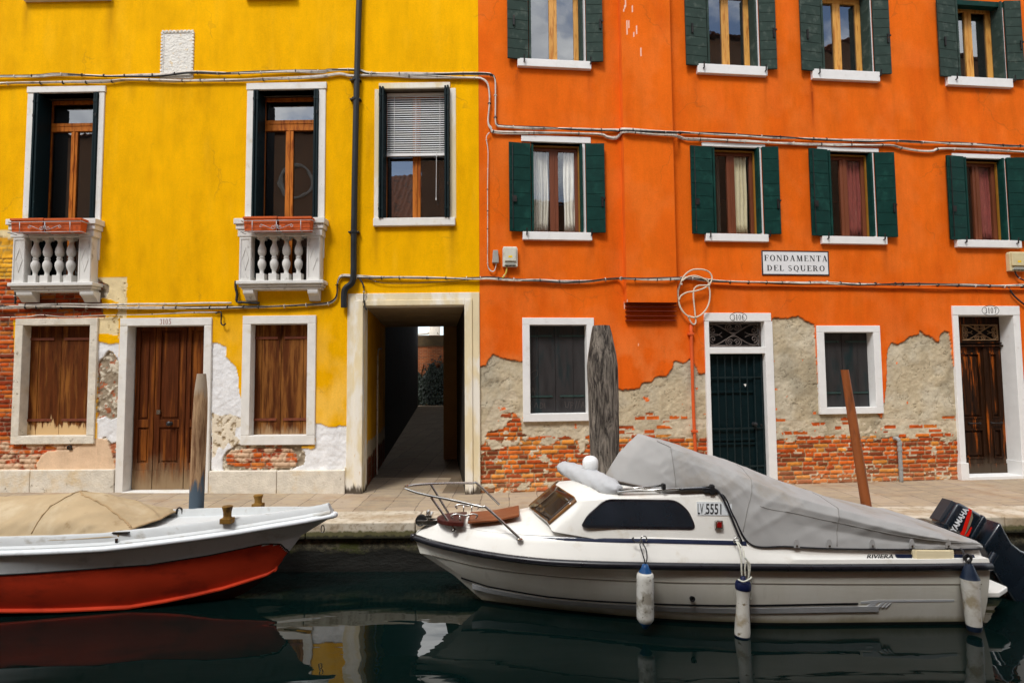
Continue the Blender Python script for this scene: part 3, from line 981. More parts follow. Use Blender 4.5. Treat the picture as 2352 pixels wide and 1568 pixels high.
# --- balconies
def balcony(x0, x1, ytop, slab, corb, piers, bal, ybal):
    # all in P at the front plane of the pieces
    cap = FY.rect(x0, ytop, x1, ytop + 41, .2)
    sl = FY.rect(slab[0], slab[2], slab[1], slab[3], .22)
    b = MB(FY)
    h = sl[3] - sl[2]
    b.box(sl[0], sl[1], sl[3] - h * .42, sl[3], -.02, .22)
    b.box(sl[0] + .03, sl[1] - .03, sl[3] - h * .72, sl[3] - h * .42, -.02, .19)
    b.box(sl[0] + .06, sl[1] - .06, sl[2], sl[3] - h * .72, -.02, .165)
    root = b.build('balcony', M_MARBLE, YB, bevel=.012, seg=3)
    c = MB(FY)
    ch = cap[3] - cap[2]
    c.box(cap[0], cap[1], cap[3] - ch * .32, cap[3], -.02, .205)
    c.box(cap[0] + .025, cap[1] - .025, cap[3] - ch * .6, cap[3] - ch * .32, -.02, .18)
    c.box(cap[0] + .05, cap[1] - .05, cap[2], cap[3] - ch * .6, -.02, .165)
    c.build('rail_cap', M_MARBLE, root, bevel=.01, seg=3)
    for (a, e) in piers:
        q = FY.rect(a, ytop + 41, e, slab[2], .155)
        p = MB(FY)
        p.box(q[0], q[1], sl[3], cap[2], -.02, .15)
        p.frame((q[0] + .006, q[1] - .006, sl[3] + .006, cap[2] - .006), (q[0] + .03, q[1] - .03, sl[3] + .04, cap[2] - .04), .15, .158)
        um, vm, hu, hv = (q[0] + q[1]) / 2, (sl[3] + cap[2]) / 2, (q[1] - q[0]) * .3, (cap[2] - sl[3]) * .27
        D = [(um, vm + hv), (um + hu, vm), (um, vm - hv), (um - hu, vm)]
        d = [(um + (x - um) * .78, vm + (y - vm) * .8) for x, y in D]
        for k in range(4):
            p.prism([D[k], D[(k + 1) % 4], d[(k + 1) % 4], d[k]], .15, .157)
        p.build('pier', M_MARBLE, root, bevel=.004)
    H = cap[2] - sl[3]
    for x in bal:
        uu = FY.uv(x, ybal, .09)[0]
        r = .062
        pb = MB(FY)
        pb.box(uu - .062, uu + .062, sl[3], sl[3] + H * .17, .03, .152)
        pb.box(uu - .055, uu + .055, cap[2] - H * .06, cap[2], .035, .147)
        prof = [(.036, .17), (.030, .22), (.034, .26), (.050, .31), (.062, .38), (.060, .44), (.042, .49), (.036, .51), (.042, .525), (.042, .545), (.034, .56), (.036, .58),
                (.056, .62), (.064, .68), (.056, .76), (.038, .83), (.030, .88), (.034, .91), (.044, .94)]
        pb.lathe((uu, sl[3], .09), [(a, e * H) for a, e in prof], 16, 1)
        pb.build('baluster', M_MARBLE, root, smooth=True, auto=35)
    for (a, e, y0, y1) in corb:
        q = FY.rect(a, y0, e, y1, .15)
        hh = sl[2] - q[2]
        prof = [(0, 0), (.05, .0), (.075, .03), (.10, hh * .42), (.15, hh * .62), (.158, hh * .8), (.158, hh), (0, hh)]
        p = MB(FY)
        n = len(prof)
        vs = [(q[0], q[2] + h_, w_) for w_, h_ in prof] + [(q[1], q[2] + h_, w_) for w_, h_ in prof]
        p.add(vs, [tuple(range(n)), tuple(range(n, 2 * n))[::-1]] + [(i, n + i, n + (i + 1) % n, (i + 1) % n) for i in range(n)])
        p.build('corbel', M_MARBLE, root, bevel=.006)
    return cap, sl


capA, slA = balcony(12, 219, 502, (15, 212, 648, 668), [(37, 74, 668, 692), (183, 215, 668, 692)], [(28, 57), (179, 209)], (82, 109, 137, 163), 600)
capB, slB = balcony(536, 745, 500, (541, 742, 643, 663), [(558, 582, 662, 689), (706, 730, 662, 689)], [(549, 577), (704, 735)], (602, 630, 658, 686), 595)


# --- troughs in iron racks hooked over the rail: things of their own
def trough(x0, x1, y0, y1, label):
    r = FY.rect(x0, y0, x1, y1, .36)
    w0, w1 = .215, .36
    loc = FY.W((r[0] + r[1]) / 2, r[2], (w0 + w1) / 2)
    t = thing('planter', label, 'planter', loc, 'terracotta troughs on the balcony rails')
    b = MB(FY)
    h = r[3] - r[2]
    ins = .025
    # tapered body, open on top with soil
    A = [(r[0] + ins, r[2], w0 + .015), (r[1] - ins, r[2], w0 + .015), (r[1] - ins, r[2], w1 - .015), (r[0] + ins, r[2], w1 - .015)]
    B = [(r[0] + .012, r[3] - .03, w0), (r[1] - .012, r[3] - .03, w0), (r[1] - .012, r[3] - .03, w1 - .006), (r[0] + .012, r[3] - .03, w1 - .006)]
    b.hexa(A, B)
    for i in range(3):
        v = r[2] + h * (.18 + .2 * i)
        b.box(r[0] + ins - .004, r[1] - ins + .004, v, v + .008, w0 + .02, w1 - .008)
    b.build('trough', M_TERRA, t, bevel=.004)
    f = MB(FY)
    f.frame((0, 0, 0, 0), (0, 0, 0, 0), 0, 0) if False else None
    f.box(r[0], r[1], r[3] - .034, r[3], w1 - .016, w1 + .004)
    f.box(r[0], r[1], r[3] - .034, r[3], w0, w0 + .016)
    f.box(r[0], r[0] + .016, r[3] - .034, r[3], w0 + .016, w1 - .016)
    f.box(r[1] - .016, r[1], r[3] - .034, r[3], w0 + .016, w1 - .016)
    f.build('rim', M_TERRA, t, bevel=.004)
    MB(FY).box(r[0] + .018, r[1] - .018, r[3] - .032, r[3] - .018, w0 + .018, w1 - .018).build('soil', mat('soil', lin(70, 54, 40), .95, .3, 20, .8, 40), t)


M_RACK = mat('galvanised_rack', lin(168, 170, 170), .5, .2, 12, .1, 60, metal=.3)


def rack(x0, x1, y0, y1, label):
    r = FY.rect(x0, y0, x1, y1, .375)
    t = thing('planter_rack', label, 'planter rack', FY.W((r[0] + r[1]) / 2, r[2], .3), 'iron planter racks')
    b = MB(FY)
    for v in (r[2] + .006, r[3] - .07):
        b.tube([(r[0], v, .21), (r[0], v, .375), (r[1], v, .375), (r[1], v, .21)], .006)
    for f in (.16, .5, .84):
        u = r[0] + (r[1] - r[0]) * f
        b.tube([(u, r[3] - .07, .375), (u, r[2] + .006, .375), (u, r[2], .21)], .006)
    for f in (.06, .94):
        u = r[0] + (r[1] - r[0]) * f
        b.tube([(u, r[3] - .07, .21), (u, r[3] - .03, .208), (u, r[3] + .012, .14), (u, r[3] + .012, .05)], .006)
    b.build('rack_frame', M_RACK, t, smooth=True)
    s = MB(FY)
    um, vm = (r[0] + r[1]) / 2, (r[2] + r[3] - .07) / 2
    for sg in (-1, 1):
        s = MB(FY)
        pts = []
        for k in range(26):
            a = k / 25 * math.pi * 2.6
            rad = .034 * (1 - k / 30)
            pts.append((um + sg * (.05 + rad * math.cos(a + math.pi)), vm - .015 + rad * math.sin(a + math.pi), .379))
        s.tube(pts[::-1] + [(um + sg * .02, vm + .02, .379)], .0045, 5)
        s.tube([(um + sg * .07, vm - .04, .379), (um + sg * .16, vm + .0, .379), (um + sg * .24, vm + .03, .379)], .0045, 5)
        pts = []
        for k in range(20):
            a = k / 19 * math.pi * 2.2
            rad = .026 * (1 - k / 26)
            pts.append((um + sg * (.24 + rad * math.cos(a + 1.6)), vm + .004 + rad * math.sin(a + 1.6), .379))
        s.tube(pts, .0045, 5)
        s.build('scroll', M_RACK, t, smooth=True)


trough(22, 99, 501, 532, 'terracotta trough on the balcony beside the bare brick, the one farther from door 3105')
trough(101, 187, 501, 532, 'terracotta trough on the balcony beside the bare brick, the one nearer door 3105')
rack(18, 188, 499, 534, 'grey iron scroll rack on the balcony above the peeling brown shutters and bare brick')
trough(557, 636, 497, 529, 'terracotta trough on the balcony by the drainpipe, the one farther from the pipe')
trough(638, 715, 497, 529, 'terracotta trough on the balcony by the drainpipe, the one nearer the pipe')
rack(553, 717, 496, 532, 'grey iron scroll rack on the balcony nearest the black drainpipe')
# ------------------------------------------------------------------ the orange building
OB = thing('orange_building', 'orange canal house with green shutters, peeling plaster over brick and two numbered street doors', 'building', FO.W(4.5, 0))
O_HOLES = O_F + O_U + [O_G1, O_G2, O_D1, O_D2]
wall_grid('wall', FO, 0, 11.8, 9.8, 2.75, O_HOLES, paint_orange, OB, M_OWALL)
b = MB(FO)
b.box(.03, .12, -.1, 9.8, -4, -.06)
b.box(11.72, 11.8, -.1, 9.8, -4, -.06)
b.box(.0, 11.8, -.1, 9.8, -4.1, -4)
b.build('rear_wall', M_SHELL, OB)
MB(FO).box(-.02, 11.85, 9.82, 9.9, -4.15, .12).build('roof', M_ROOFT, OB)
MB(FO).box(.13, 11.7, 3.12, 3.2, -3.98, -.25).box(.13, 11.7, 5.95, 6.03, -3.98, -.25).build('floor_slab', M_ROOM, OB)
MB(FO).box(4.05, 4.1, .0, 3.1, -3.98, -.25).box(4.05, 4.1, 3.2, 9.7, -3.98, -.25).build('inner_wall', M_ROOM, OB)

# --- the flue breast with its louvred grille at the foot
pil = [FO.uv(1425, 0, .11)[0], FO.uv(1539, 150, .11)[0], FO.uv(1553, 620, .11)[0]]
fu0, fu1 = FO.uv(1438, 600, .14)[0], FO.uv(1553.5, 600, .14)[0]
fb = FO.uv(1495, 694, .14)[1]
ft = 9.7


def paint_flue(U, V):
    c, d = paint_orange(U, V)
    return c * 1.0, d


holder = wall_grid('flue', FO, fu0, fu1, ft, ft, [], lambda U, V: (paint_orange(U, V)[0], .0 * U + .14 + .005 * (fbm(U * 2, V * 1, 7) - .5)), OB, M_OWALL, .016, fb)
M_OPAINT = mat('orange_paint', ORA, .9, .08, 3, .3, 30, .006, spec=.15)
b = MB(FO)
b.box(fu0, fu0 + .03, fb, ft, -.02, .138)
b.box(fu1 - .03, fu1, fb, ft, -.02, .138)
b.box(fu0, fu1, fb - .0, fb + .05, -.02, .136)
b.build('flue_side', M_OPAINT, holder)
vg = [FO.uv(1495, y, .08)[1] for y in (695, 703.5, 713, 724, 734)]
ga, gb = FO.uv(1438, 715, .06)[0], FO.uv(1553, 715, .06)[0]
for i, v in enumerate(vg):
    w = .1 - .008 * i
    b = MB(FO)
    b.hexa([(ga, v - .0, w), (gb, v - .0, w), (gb, v - .012, w), (ga, v - .012, w)], [(ga, v - .0, -.01), (gb, v - .0, -.01), (gb, v - .012, -.01), (ga, v - .012, -.01)])
    b.build('vent_louvre', mat('louvre_paint', lin(120, 40, 14), .8, .1, 4), OB)


# --- shuttered windows
def board_leaf(b, fr, u0, u1, v0, v1, wa, wb, n, th=.032):
    """one shutter leaf hinged at (u0, wa), free edge at (u1, wb): n horizontal boards"""
    for i in range(n):
        a = v0 + (v1 - v0) * i / n + (.003 if i else 0)
        c = v0 + (v1 - v0) * (i + 1) / n - (.003 if i < n - 1 else 0)
        b.hexa([(u0, a, wa), (u1, a, wb), (u1, c, wb), (u0, c, wa)], [(u0, a, wa - th), (u1, a, wb - th), (u1, c, wb - th), (u0, c, wa - th)])
    b.hexa([(u0, v0 + .004, wa - .005), (u1, v0 + .004, wb - .005), (u1, v1 - .004, wb - .005), (u0, v1 - .004, wa - .005)],
           [(u0, v0 + .004, wa - th + .004), (u1, v0 + .004, wb - th + .004), (u1, v1 - .004, wb - th + .004), (u0, v1 - .004, wa - th + .004)])


def shut_window(op, lsh, rsh, lin_, sil, n, m, kind, label, topsh=None):
    u0, u1, v0, v1 = op
    upper = kind == 'upper'
    wf = -.17 if upper else -.11
    um0, um1 = u0 + (u1 - u0) * (.41 if upper else .385), u0 + (u1 - u0) * (.56 if upper else .55)
    ms = M_WOOD_P if upper else M_WOOD_R
    b = MB(FO)
    b.frame((u0 - .01, u1 + .01, v0 - .01, v1 + .01), (u0 + .04, u1 - (.11 if upper else .10), v0 + .05, v1 - .10), wf - .06, wf)
    b.box(um0, um1, v0 + .05, v1 - .10, wf - .05, wf + .004)
    b.box((um0 + um1) / 2 - .01, (um0 + um1) / 2 + .01, v0 + .05, v1 - .10, wf + .004, wf + .014)
    win = b.build('window', ms, OB, bevel=.005, label=label)
    p = MB(FO)
    p.box(u0 + .04, um0, v0 + .05, v1 - .10, wf - .03, wf - .025)
    p.box(um1, u1 - .10, v0 + .05, v1 - .10, wf - .03, wf - .025)
    p.build('pane', G_PANE if upper else G_CLEAR, win)
    lining(FO, win, op, -.022, wf - .02, M_WHITE if upper else mat('reveal_plaster', lin(206, 196, 176), .85, .1, 6), name='reveal')
    if sil:
        s = FO.rect(*sil)
        MB(FO).box(s[0], s[1], s[2], s[3], -.17, .065).build('sill', M_WHITE, win, bevel=.006)
    if lin_:
        s = FO.rect(*lin_)
        MB(FO).box(s[0], s[1], op[3], s[3], -.17, .022).build('lintel', M_WHITE, win, bevel=.004)
    q = MB(FO)
    q.box(u1 - .0, u1 + .045, v0, v1, -.17, .012)
    q.build('stone_jamb', M_WHITE, win)
    lv = FO.rect(*lsh, .04)
    rv = FO.rect(*rsh, .04)
    if upper:                           # the leaves go on above the picture to the window head
        lv, rv = (*lv[:3], v1), (*rv[:3], v1)
    # outer leaves open flat on the wall, inner leaves folded into the opening
    for (a, c, r, sg) in ((u0 - .01, lv[0], lv, -1), (u1 + .05, rv[1], rv, 1)):
        bb = MB(FO)
        board_leaf(bb, FO, a, c, r[2], r[3], .05, .085, n)
        sh = bb.build('shutter', m, win, bevel=.003)
        ib = MB(FO)
        e0 = u0 + .004 if sg < 0 else u1 - .036
        ib.box(e0, e0 + .032, r[2] + .02, r[3] - .01, -.15, .05)
        for k in range(1, n):
            vv = r[2] + (r[3] - r[2]) * k / n
            ib.box(e0 - .002, e0 + .034, vv - .004, vv + .004, -.15, .052)
        ib.build('shutter', m, win, bevel=.002)
        k = MB(FO)
        uc = c + (a - c) * .78
        k.tube([(uc, r[2] - .05, .02), (uc, r[2] - .045, .1), (uc, r[2] + .05, .105)], .012, 5)
        k.build('shutter_dog', M_IRON, win)
        k = MB(FO)
        if not upper and sg < 0:
            ur = c + (a - c) * .16
            wr = .085 + .008
            k.tube([(ur, r[2] + .04, wr), (ur, r[3] - .03, wr)], .008, 5)
            k.box(ur - .01, ur + .06, (r[2] * .64 + r[3] * .36) - .05, (r[2] * .64 + r[3] * .36) + .05, wr - .005, wr + .01)
        else:
            ur = c + (a - c) * (.16 if sg > 0 else .3)
            vv = r[2] + (r[3] - r[2]) * (.34 if not upper else 0) + (.62 if upper else 0)
            k.box(ur - .014, ur + .014, vv - .08, vv + .08, .075, .1)
            if sg > 0:
                k.box(ur - .0, ur + .05, vv + .04, vv + .065, .085, .1)
        k.build('latch', M_IRON, sh)
    return win, wf, um0, um1


def curtain(win, op, a, c, m, w, top=.1, seed=0, lo=.06):
    u0, u1, v0, v1 = op
    rows = []
    rng = random.Random(seed)
    ph = rng.random() * 6
    n = 40
    for j in range(9):
        v = v0 + lo + (v1 - top - v0 - lo) * j / 8
        row = []
        for i in range(n + 1):
            t = i / n
            u = a + (c - a) * t
            row.append((u + .006 * math.sin(j * .9 + t * 5), v, w + .018 * math.sin(t * 26 + ph + .3 * math.sin(j)) + .01 * math.sin(t * 61 + j * .4)))
        rows.append(row)
    MB(FO).loft(rows).build('curtain', m, win, smooth=True, solid=.002)


dF = [
    ((1169, 329, 1219, 532), (1344, 331, 1388, 535), (1197, 314, 1356, 328), (1200, 535, 1358, 553), 7, 'first floor window with white net curtains, over the grey meter box'),
    ((1586, 337, 1638, 538), (1743, 338, 1788, 538), (1611, 330, 1756, 340), (1618, 539, 1761, 556), 7, 'first floor window with one cream curtain behind a screen, beside the flue'),
    ((1859, 343, 1902, 542), (2005, 351, 2054, 545), (1876, 340, 2016, 350), (1884, 545, 2032, 562), 7, 'first floor window with a reddish curtain, above the street name plate'),
    ((2175, 359, 2216, 551), (2309, 363, 2356, 554), (2185, 355, 2318, 365), (2192, 553, 2339, 570), 7, 'first floor window with a reddish curtain, above door 3107'),
]
for i, (ls, rs, ln, sl, n, lab) in enumerate(dF):
    op = O_F[i]
    win, wf, a, c = shut_window(op, ls, rs, ln, sl, n, M_GREEN_D, 'first', lab)
    if i == 0:
        curtain(win, op, op[0] + .0, op[0] + .62 * (a - op[0]), M_CURTAIN, wf - .055, seed=1)
        curtain(win, op, op[0] + .5 * (a - op[0]), a - .01, M_CURTAIN, wf - .085, seed=5)
        curtain(win, op, c + .10, op[1] - .02, M_CURTAIN, wf - .06, seed=2)
    elif i == 1:
        curtain(win, op, c - .04, op[1] - .14, mat('curtain_cream', lin(226, 214, 178), .9, .06, 9, .1, 60), wf - .055, seed=3)
    else:
        curtain(win, op, c - .02, op[1] - .08, M_CURTAINR, wf - .055, seed=3 + i)
    # amber edge of the insect screen frame
    MB(FO).box(op[1] - .055, op[1] - .036, op[2], op[3] - .03, wf + .02, wf + .05).box(op[0] + .03, op[1] - .055, op[3] - .05, op[3] - .03, wf + .02, wf + .05).build('screen_frame', mat('amber_frame', lin(150, 104, 34), .5, .1, 8), win)
dU = [
    ((1165, 30, 1217, 137), (1340, 30, 1383, 143), None, (1188, 142, 1356, 159.5), 'upper window over the white net curtains, reflecting clouds in both panes'),
    ((1573, 30, 1624, 152), (1736, 30, 1780, 160), None, (1599, 154, 1758, 175), 'upper window beside the flue, the nearer to it on the side of the street name'),
    ((1837, 30, 1886, 164), (1997, 30, 2041, 171), None, (1862, 166, 2015, 188), 'upper window above the street name plate'),
    ((2153, 30, 2196, 178), (2300, 30, 2345, 184), None, (2171, 182, 2319, 202), 'upper window above the door numbered 3107'),
]
for i, (ls, rs, ln, sl, lab) in enumerate(dU):
    op = O_U[i]
    shut_window(op, ls, rs, None, sl, 9, M_GREEN_G, 'upper', lab)
MB(FO).box(O_U[3][0] - .02, O_U[3][1] + .05, O_U[3][3] - .1, O_U[3][3] - .01, -.1, .02).build('lintel', M_GREEN_D, OB)


# --- ground floor windows closed with dark shutters
def dark_window(op, sur, lab):
    u0, u1, v0, v1 = op
    wb = -.13
    b = MB(FO)
    e = [u0 - .02] + [u0 + (u1 - u0) * k for k in (.17, .47, .79)] + [u1 + .02]
    for i in range(4):
        b.box(e[i] + .002, e[i + 1] - .002, v0 - .01, v1 + .01, wb - .035, wb - (.004 if i % 2 else 0))
    win = b.build('window', mat('dark_shutter', lin(48, 46, 46), .5, .2, 4, .15, 60, st=(3, 3, .6), col2=lin(22, 40, 42), s2=2.2, t2=(.5, .7)), OB, bevel=.003, label=lab)
    for vv in (v0 + .19 * (v1 - v0), v1 - .12 * (v1 - v0)):
        for a, c in ((u0 + .01, e[2] - .05), (e[2] + .07, u1 - .01)):
            h = MB(FO)
            h.box(a, c, vv - .014, vv + .014, wb, wb + .01)
            h.lathe((a + .04, vv, wb + .01), [(.012, 0), (.008, .01)], 6, 2)
            h.lathe((c - .04, vv, wb + .01), [(.012, 0), (.008, .01)], 6, 2)
            h.build('strap_hinge', mat('green_strap', lin(46, 66, 62), .5, .2, 12), win)
    MB(FO).frame(sur, op, -.18, .03).build('stone_surround', M_WHITE, win, bevel=.006)
    return win


w1 = dark_window(O_G1, FO.rect(1200.5, 730, 1365, 967), 'dark shuttered ground floor window beside the thick grey post')
w2 = dark_window(O_G2, FO.rect(1878, 748, 2023, 950), 'dark shuttered ground floor window behind the rust-brown pole')
# faint scratched marks on the dark shutters
sc_ = MB(FO)
M_SCR = flat('scratch', lin(84, 76, 72), .8)


def stroke(mb, fr, pts, w, z0, z1):
    for (a, c) in zip(pts[:-1], pts[1:]):
        d = Vector((c[0] - a[0], c[1] - a[1]))
        if d.length < 1e-6:
            continue
        n = Vector((-d.y, d.x)).normalized() * w / 2
        e = d.normalized() * w * .3
        mb.prism([(a[0] - n.x - e.x, a[1] - n.y - e.y), (c[0] - n.x + e.x, c[1] - n.y + e.y), (c[0] + n.x + e.x, c[1] + n.y + e.y), (a[0] + n.x - e.x, a[1] + n.y - e.y)], z0, z1)


def px_strokes(mb, fr, strokes, w, z):
    for s in strokes:
        stroke(mb, fr, [fr.uv(x, y, z) for x, y in s], w, z, z + .002)


px_strokes(sc_, FO, [[(1298, 922), (1299, 934), (1304, 936), (1307, 922)], [(1311, 938), (1311, 923), (1317, 925), (1316, 930), (1311, 931)], [(1321, 938), (1325, 920)], [(1327, 938), (1331, 919)],
                     [(1335, 936), (1339, 922), (1343, 936)], [(1336, 931), (1342, 931)], [(1219, 857), (1228, 850), (1236, 850), (1234, 862), (1222, 872)],
                     [(1240, 938), (1241, 924), (1247, 928), (1247, 935), (1240, 938)], [(1251, 925), (1252, 938)], [(1226, 936), (1232, 924), (1236, 937)], [(1222, 900), (1224, 890), (1228, 902)]], .006, -.1305)
sc_.build('scratched_lettering', M_SCR, w1)

# --- door 3106: barred door under a wrought iron fanlight
u0, u1, v0, v1 = O_D1
so = FO.rect(1623, 719, 1774, 1105)
tb = [FO.uv(1696, y)[1] for y in (797, 812)]
b = MB(FO)
b.box(so[0] - .01, so[1] + .01, v1, so[3], -.2, .032)
b.box(so[0] - .01, u0, -.03, v1, -.2, .028)
b.box(u1, so[1] + .03, -.03, v1, -.2, .028)
b.box(u0, u1, tb[1], tb[0], -.2, .024)
b.box(u0, u1, -.04, v0, -.3, .06)
wd = -.07
d = MB(FO)
d.box(u0 - .01, u1 + .01, v0, tb[1] + .01, wd - .05, wd - .03)
d.frame((u0 - .005, u1 + .005, v0, tb[1] + .005), (u0 + .06, u1 - .17, v0 + .1, tb[1] - .06), wd - .03, wd)
for y in (900, 1010, 1020):
    vv = FO.uv(1696, y)[1]
    d.box(u0 + .06, u1 - .17, vv - .018, vv + .018, wd - .03, wd - .005)
d1 = d.build('door', M_GREEN_B, OB, bevel=.004, label='dark green barred door numbered 3106')
b.build('stone_surround', M_WHITE, d1, bevel=.006)
q = MB(FO)
for i in range(8):
    uu = u0 + .035 + (u1 - u0 - .07) * i / 7
    q.tube([(uu, v0 + .03, wd + .015), (uu, tb[1] - .08, wd + .015)], .011, 6)
    q.lathe((uu, tb[1] - .08, wd + .015), [(.011, 0), (.016, .015), (.004, .05)], 6, 1)
for y in (866, 984, 1072):
    vv = FO.uv(1696, y)[1]
    q.box(u0 + .01, u1 - .01, vv - .012, vv + .012, wd + .004, wd + .018)
q.build('door_bars', mat('bar_paint', lin(20, 34, 36), .45, .2, 12, .1, 60), d1)
q = MB(FO)
q.box(u1 - .16, u1 - .06, v0 + .12, tb[1] - .08, wd - .03, wd - .012)
q.build('side_pane', mat('dull_pane', lin(70, 74, 74), .35, .25, 8, .05, 60), d1)
q = MB(FO)
ku, kv = FO.uv(1730, 973, wd)
q.lathe((ku, kv, wd), [(.03, 0), (.03, .01), (.014, .016), (.014, .05), (.034, .06), (.034, .08), (0, .095)], 12, 2)
q.build('door_knob', M_BLACKPL, d1, smooth=True, auto=40)
ku2, kv2 = FO.uv(1749, 976, wd)
q = MB(FO)
q.lathe((ku2, kv2, wd), [(.024, 0), (.02, .012), (0, .013)], 10, 2)
q.build('lock', M_BLACKPL, d1, smooth=True, auto=40)
su, sv = FO.uv(1710, 884, wd)
MB(FO).prism([(su - .02, sv + .015), (su + .018, sv + .02), (su + .024, sv), (su + .008, sv - .03), (su - .004, sv - .008)], wd + .012, wd + .014).build('paper_scrap', M_WHITE, d1)
MB(FO).box(u0 + .0, u1 - .0, tb[0] - .02, v1 + .02, -.3, -.22).build('fanlight_backing', mat('dark_mesh', lin(24, 22, 22), .8, .2, 20), d1)


def spiral(c, r0, turns, a0, sg, w, n=30, r1=.008):
    return [(c[0] + sg * (r0 + (r1 - r0) * k / n) * math.cos(a0 + turns * 2 * math.pi * k / n), c[1] + (r0 + (r1 - r0) * k / n) * math.sin(a0 + turns * 2 * math.pi * k / n), w) for k in range(n + 1)]


def grille(u0, u1, v0, v1, w, r, parent, m, loops=True):
    g = MB(FO)
    uc, vc, hu, hv = (u0 + u1) / 2, (v0 + v1) / 2, (u1 - u0) / 2, (v1 - v0) / 2
    e = r * 1.2
    g.box(u0, u1, v0, v0 + 2 * e, w - e, w + e).box(u0, u1, v1 - 2 * e, v1, w - e, w + e)
    g.box(u0, u0 + 2 * e, v0 + 2 * e, v1 - 2 * e, w - e, w + e).box(u1 - 2 * e, u1, v0 + 2 * e, v1 - 2 * e, w - e, w + e)
    for sg in (-1, 1):
        for sv in (-1, 1):
            # the four S-curves of the crossing
            g.tube(smooth_path([(uc, vc, w), (uc + sg * hu * .3, vc + sv * hv * .42, w), (uc + sg * hu * .62, vc + sv * hv * .8, w), (uc + sg * hu * .86, vc + sv * hv * .8, w), (uc + sg * hu * .95, vc + sv * hv * .45, w)], 5), r, 6)
            s = [(p[0], vc + sv * (p[1] - vc), p[2]) for p in spiral((uc + sg * hu * .76, vc + hv * .36), hv * .3, 1.4, 1.5, -sg, w)]
            g.tube(s, r * .9, 6)
            g.tube(smooth_path([(uc + sg * hu * .93, vc + sv * .006, w), (uc + sg * hu * .6, vc + sv * hv * .05, w), (uc + sg * hu * .42, vc + sv * hv * .2 * sg, w)], 4), r * .7, 5)
            s = [(p[0], vc + sv * (p[1] - vc), p[2]) for p in spiral((uc + sg * hu * .13, vc + hv * .62), hv * .27, 1.4, 3.4, sg, w)]
            g.tube(s, r * .9, 6)
            g.tube(smooth_path([(uc, vc + sv * hv * .12, w), (uc + sg * hu * .18, vc + sv * hv * .24, w), (uc + sg * hu * .29, vc + sv * hv * .6, w), (uc + sg * hu * .2, vc + sv * hv * .92, w), (uc + sg * hu * .06, vc + sv * hv * .88, w)], 5), r * .9, 6)
    return g.build('fanlight_grille', m, parent, smooth=True)


M_SCROLL = mat('wrought_iron', lin(96, 86, 80), .5, .2, 14, .1, 60, metal=.5, col2=lin(70, 56, 46), s2=12, t2=(.55, .7))
grille(u0 + .005, u1 - .005, tb[0] + .01, v1 - .01, -.1, .011, d1, M_SCROLL)

# --- door 3107: double leaf panelled door, carved grille over it
u0, u1, v0, v1 = O_D2
so = FO.rect(2196, 703, 2347, 1085)
wd = -.24
U = lambda x, y=900: FO.uv(x, y, wd)[0]
V = lambda y, x=2265: FO.uv(x, y, wd)[1]
d = MB(FO)
d.frame((u0 - .01, u1 + .005, V(600 * .375 + 562.7), v1 + .01), (U(2216), U(2300), V(788), V(744)), wd - .06, wd)
d.box(u0 - .01, u1 + .005, V(796), V(792), wd, wd + .05)
d.box(u0 - .01, u1 + .005, V(788), V(786), wd, wd + .03)
top, bot, um = V(797), v0, U(2265)
for (a, c) in ((u0 - .005, um - .004), (um + .004, u1 + .002)):
    st = .085
    d.box(a, c, bot, V(1064), wd - .05, wd + .014)
    rails = [(V(1064), V(1052)), (V(984), V(960)), (top - .10, top)]
    for lo, hi in rails:
        d.box(a + st, c - st, lo, hi, wd - .05, wd)
    d.box(a, a + st, V(1064), top, wd - .05, wd)
    d.box(c - st, c, V(1064), top, wd - .05, wd)
    for lo, hi in ((V(1052), V(984)), (V(960), top - .10)):
        d.box(a + st, c - st, lo, hi, wd - .05, wd - .024)
        d.frame((a + st, c - st, lo, hi), (a + st + .025, c - st - .025, lo + .025, hi - .025), wd - .024, wd + .012)
        d.box(a + st + .05, c - st - .05, lo + .06, hi - .06, wd - .024, wd - .008)
d.box(um - .03, um + .03, V(1064), top, wd, wd + .02)
d2 = d.build('door', M_DOORWOOD2, OB, bevel=.004, label='dark varnished double door numbered 3107')
for (a, c) in ((2222, 2246), (2272, 2296)):
    q = MB(FO)
    q.tube([(U(a), V(971), wd + .01), (U(a) + .02, V(971), wd + .045), (U(c) - .02, V(971), wd + .045), (U(c), V(971), wd + .01)], .011, 8)
    for x in (a, c):
        q.lathe((U(x), V(971), wd), [(.024, 0), (.02, .012), (.01, .014)], 10, 2)
    q.build('handle', M_IRON, d2, smooth=True, auto=50)
b = MB(FO)
b.box(so[0] - .01, so[1] + .02, v1, so[3], -.26, .032)
b.box(so[0] - .01, u0, .28, v1, -.26, .028)
b.box(u1, so[1] + .02, .28, v1, -.26, .028)
b.box(so[0] - .03, u0 + .02, -.03, .28, -.26, .05)
b.box(u1 - .02, so[1] + .04, -.03, .28, -.26, .05)
b.box(u0 + .021, u1 - .021, -.03, .05, -.34, .06)
b.build('stone_surround', M_WHITE, d2, bevel=.006)
grille(U(2217), U(2299), V(782), V(745), wd - .0, .008, d2, mat('carved_grille', lin(150, 118, 84), .6, .2, 16))
MB(FO).box(U(2214), U(2302), V(790), V(742), wd - .08, wd - .065).build('fanlight_backing', mat('dark_mesh', lin(24, 22, 22), .8, .2, 20), d2)

# ------------------------------------------------------------------ lettering: a thick-and-thin serif alphabet drawn as outlines
def ring(cx, cy, rx, ry, tx, ty, a0=0, a1=360, n=28):
    o, i = [], []
    for k in range(n + 1):
        a = R(a0 + (a1 - a0) * k / n)
        o.append((cx + rx * math.cos(a), cy + ry * math.sin(a)))
        i.append((cx + (rx - tx) * math.cos(a), cy + (ry - ty) * math.sin(a)))
    return [[o[k], o[k + 1], i[k + 1], i[k]] for k in range(n)]


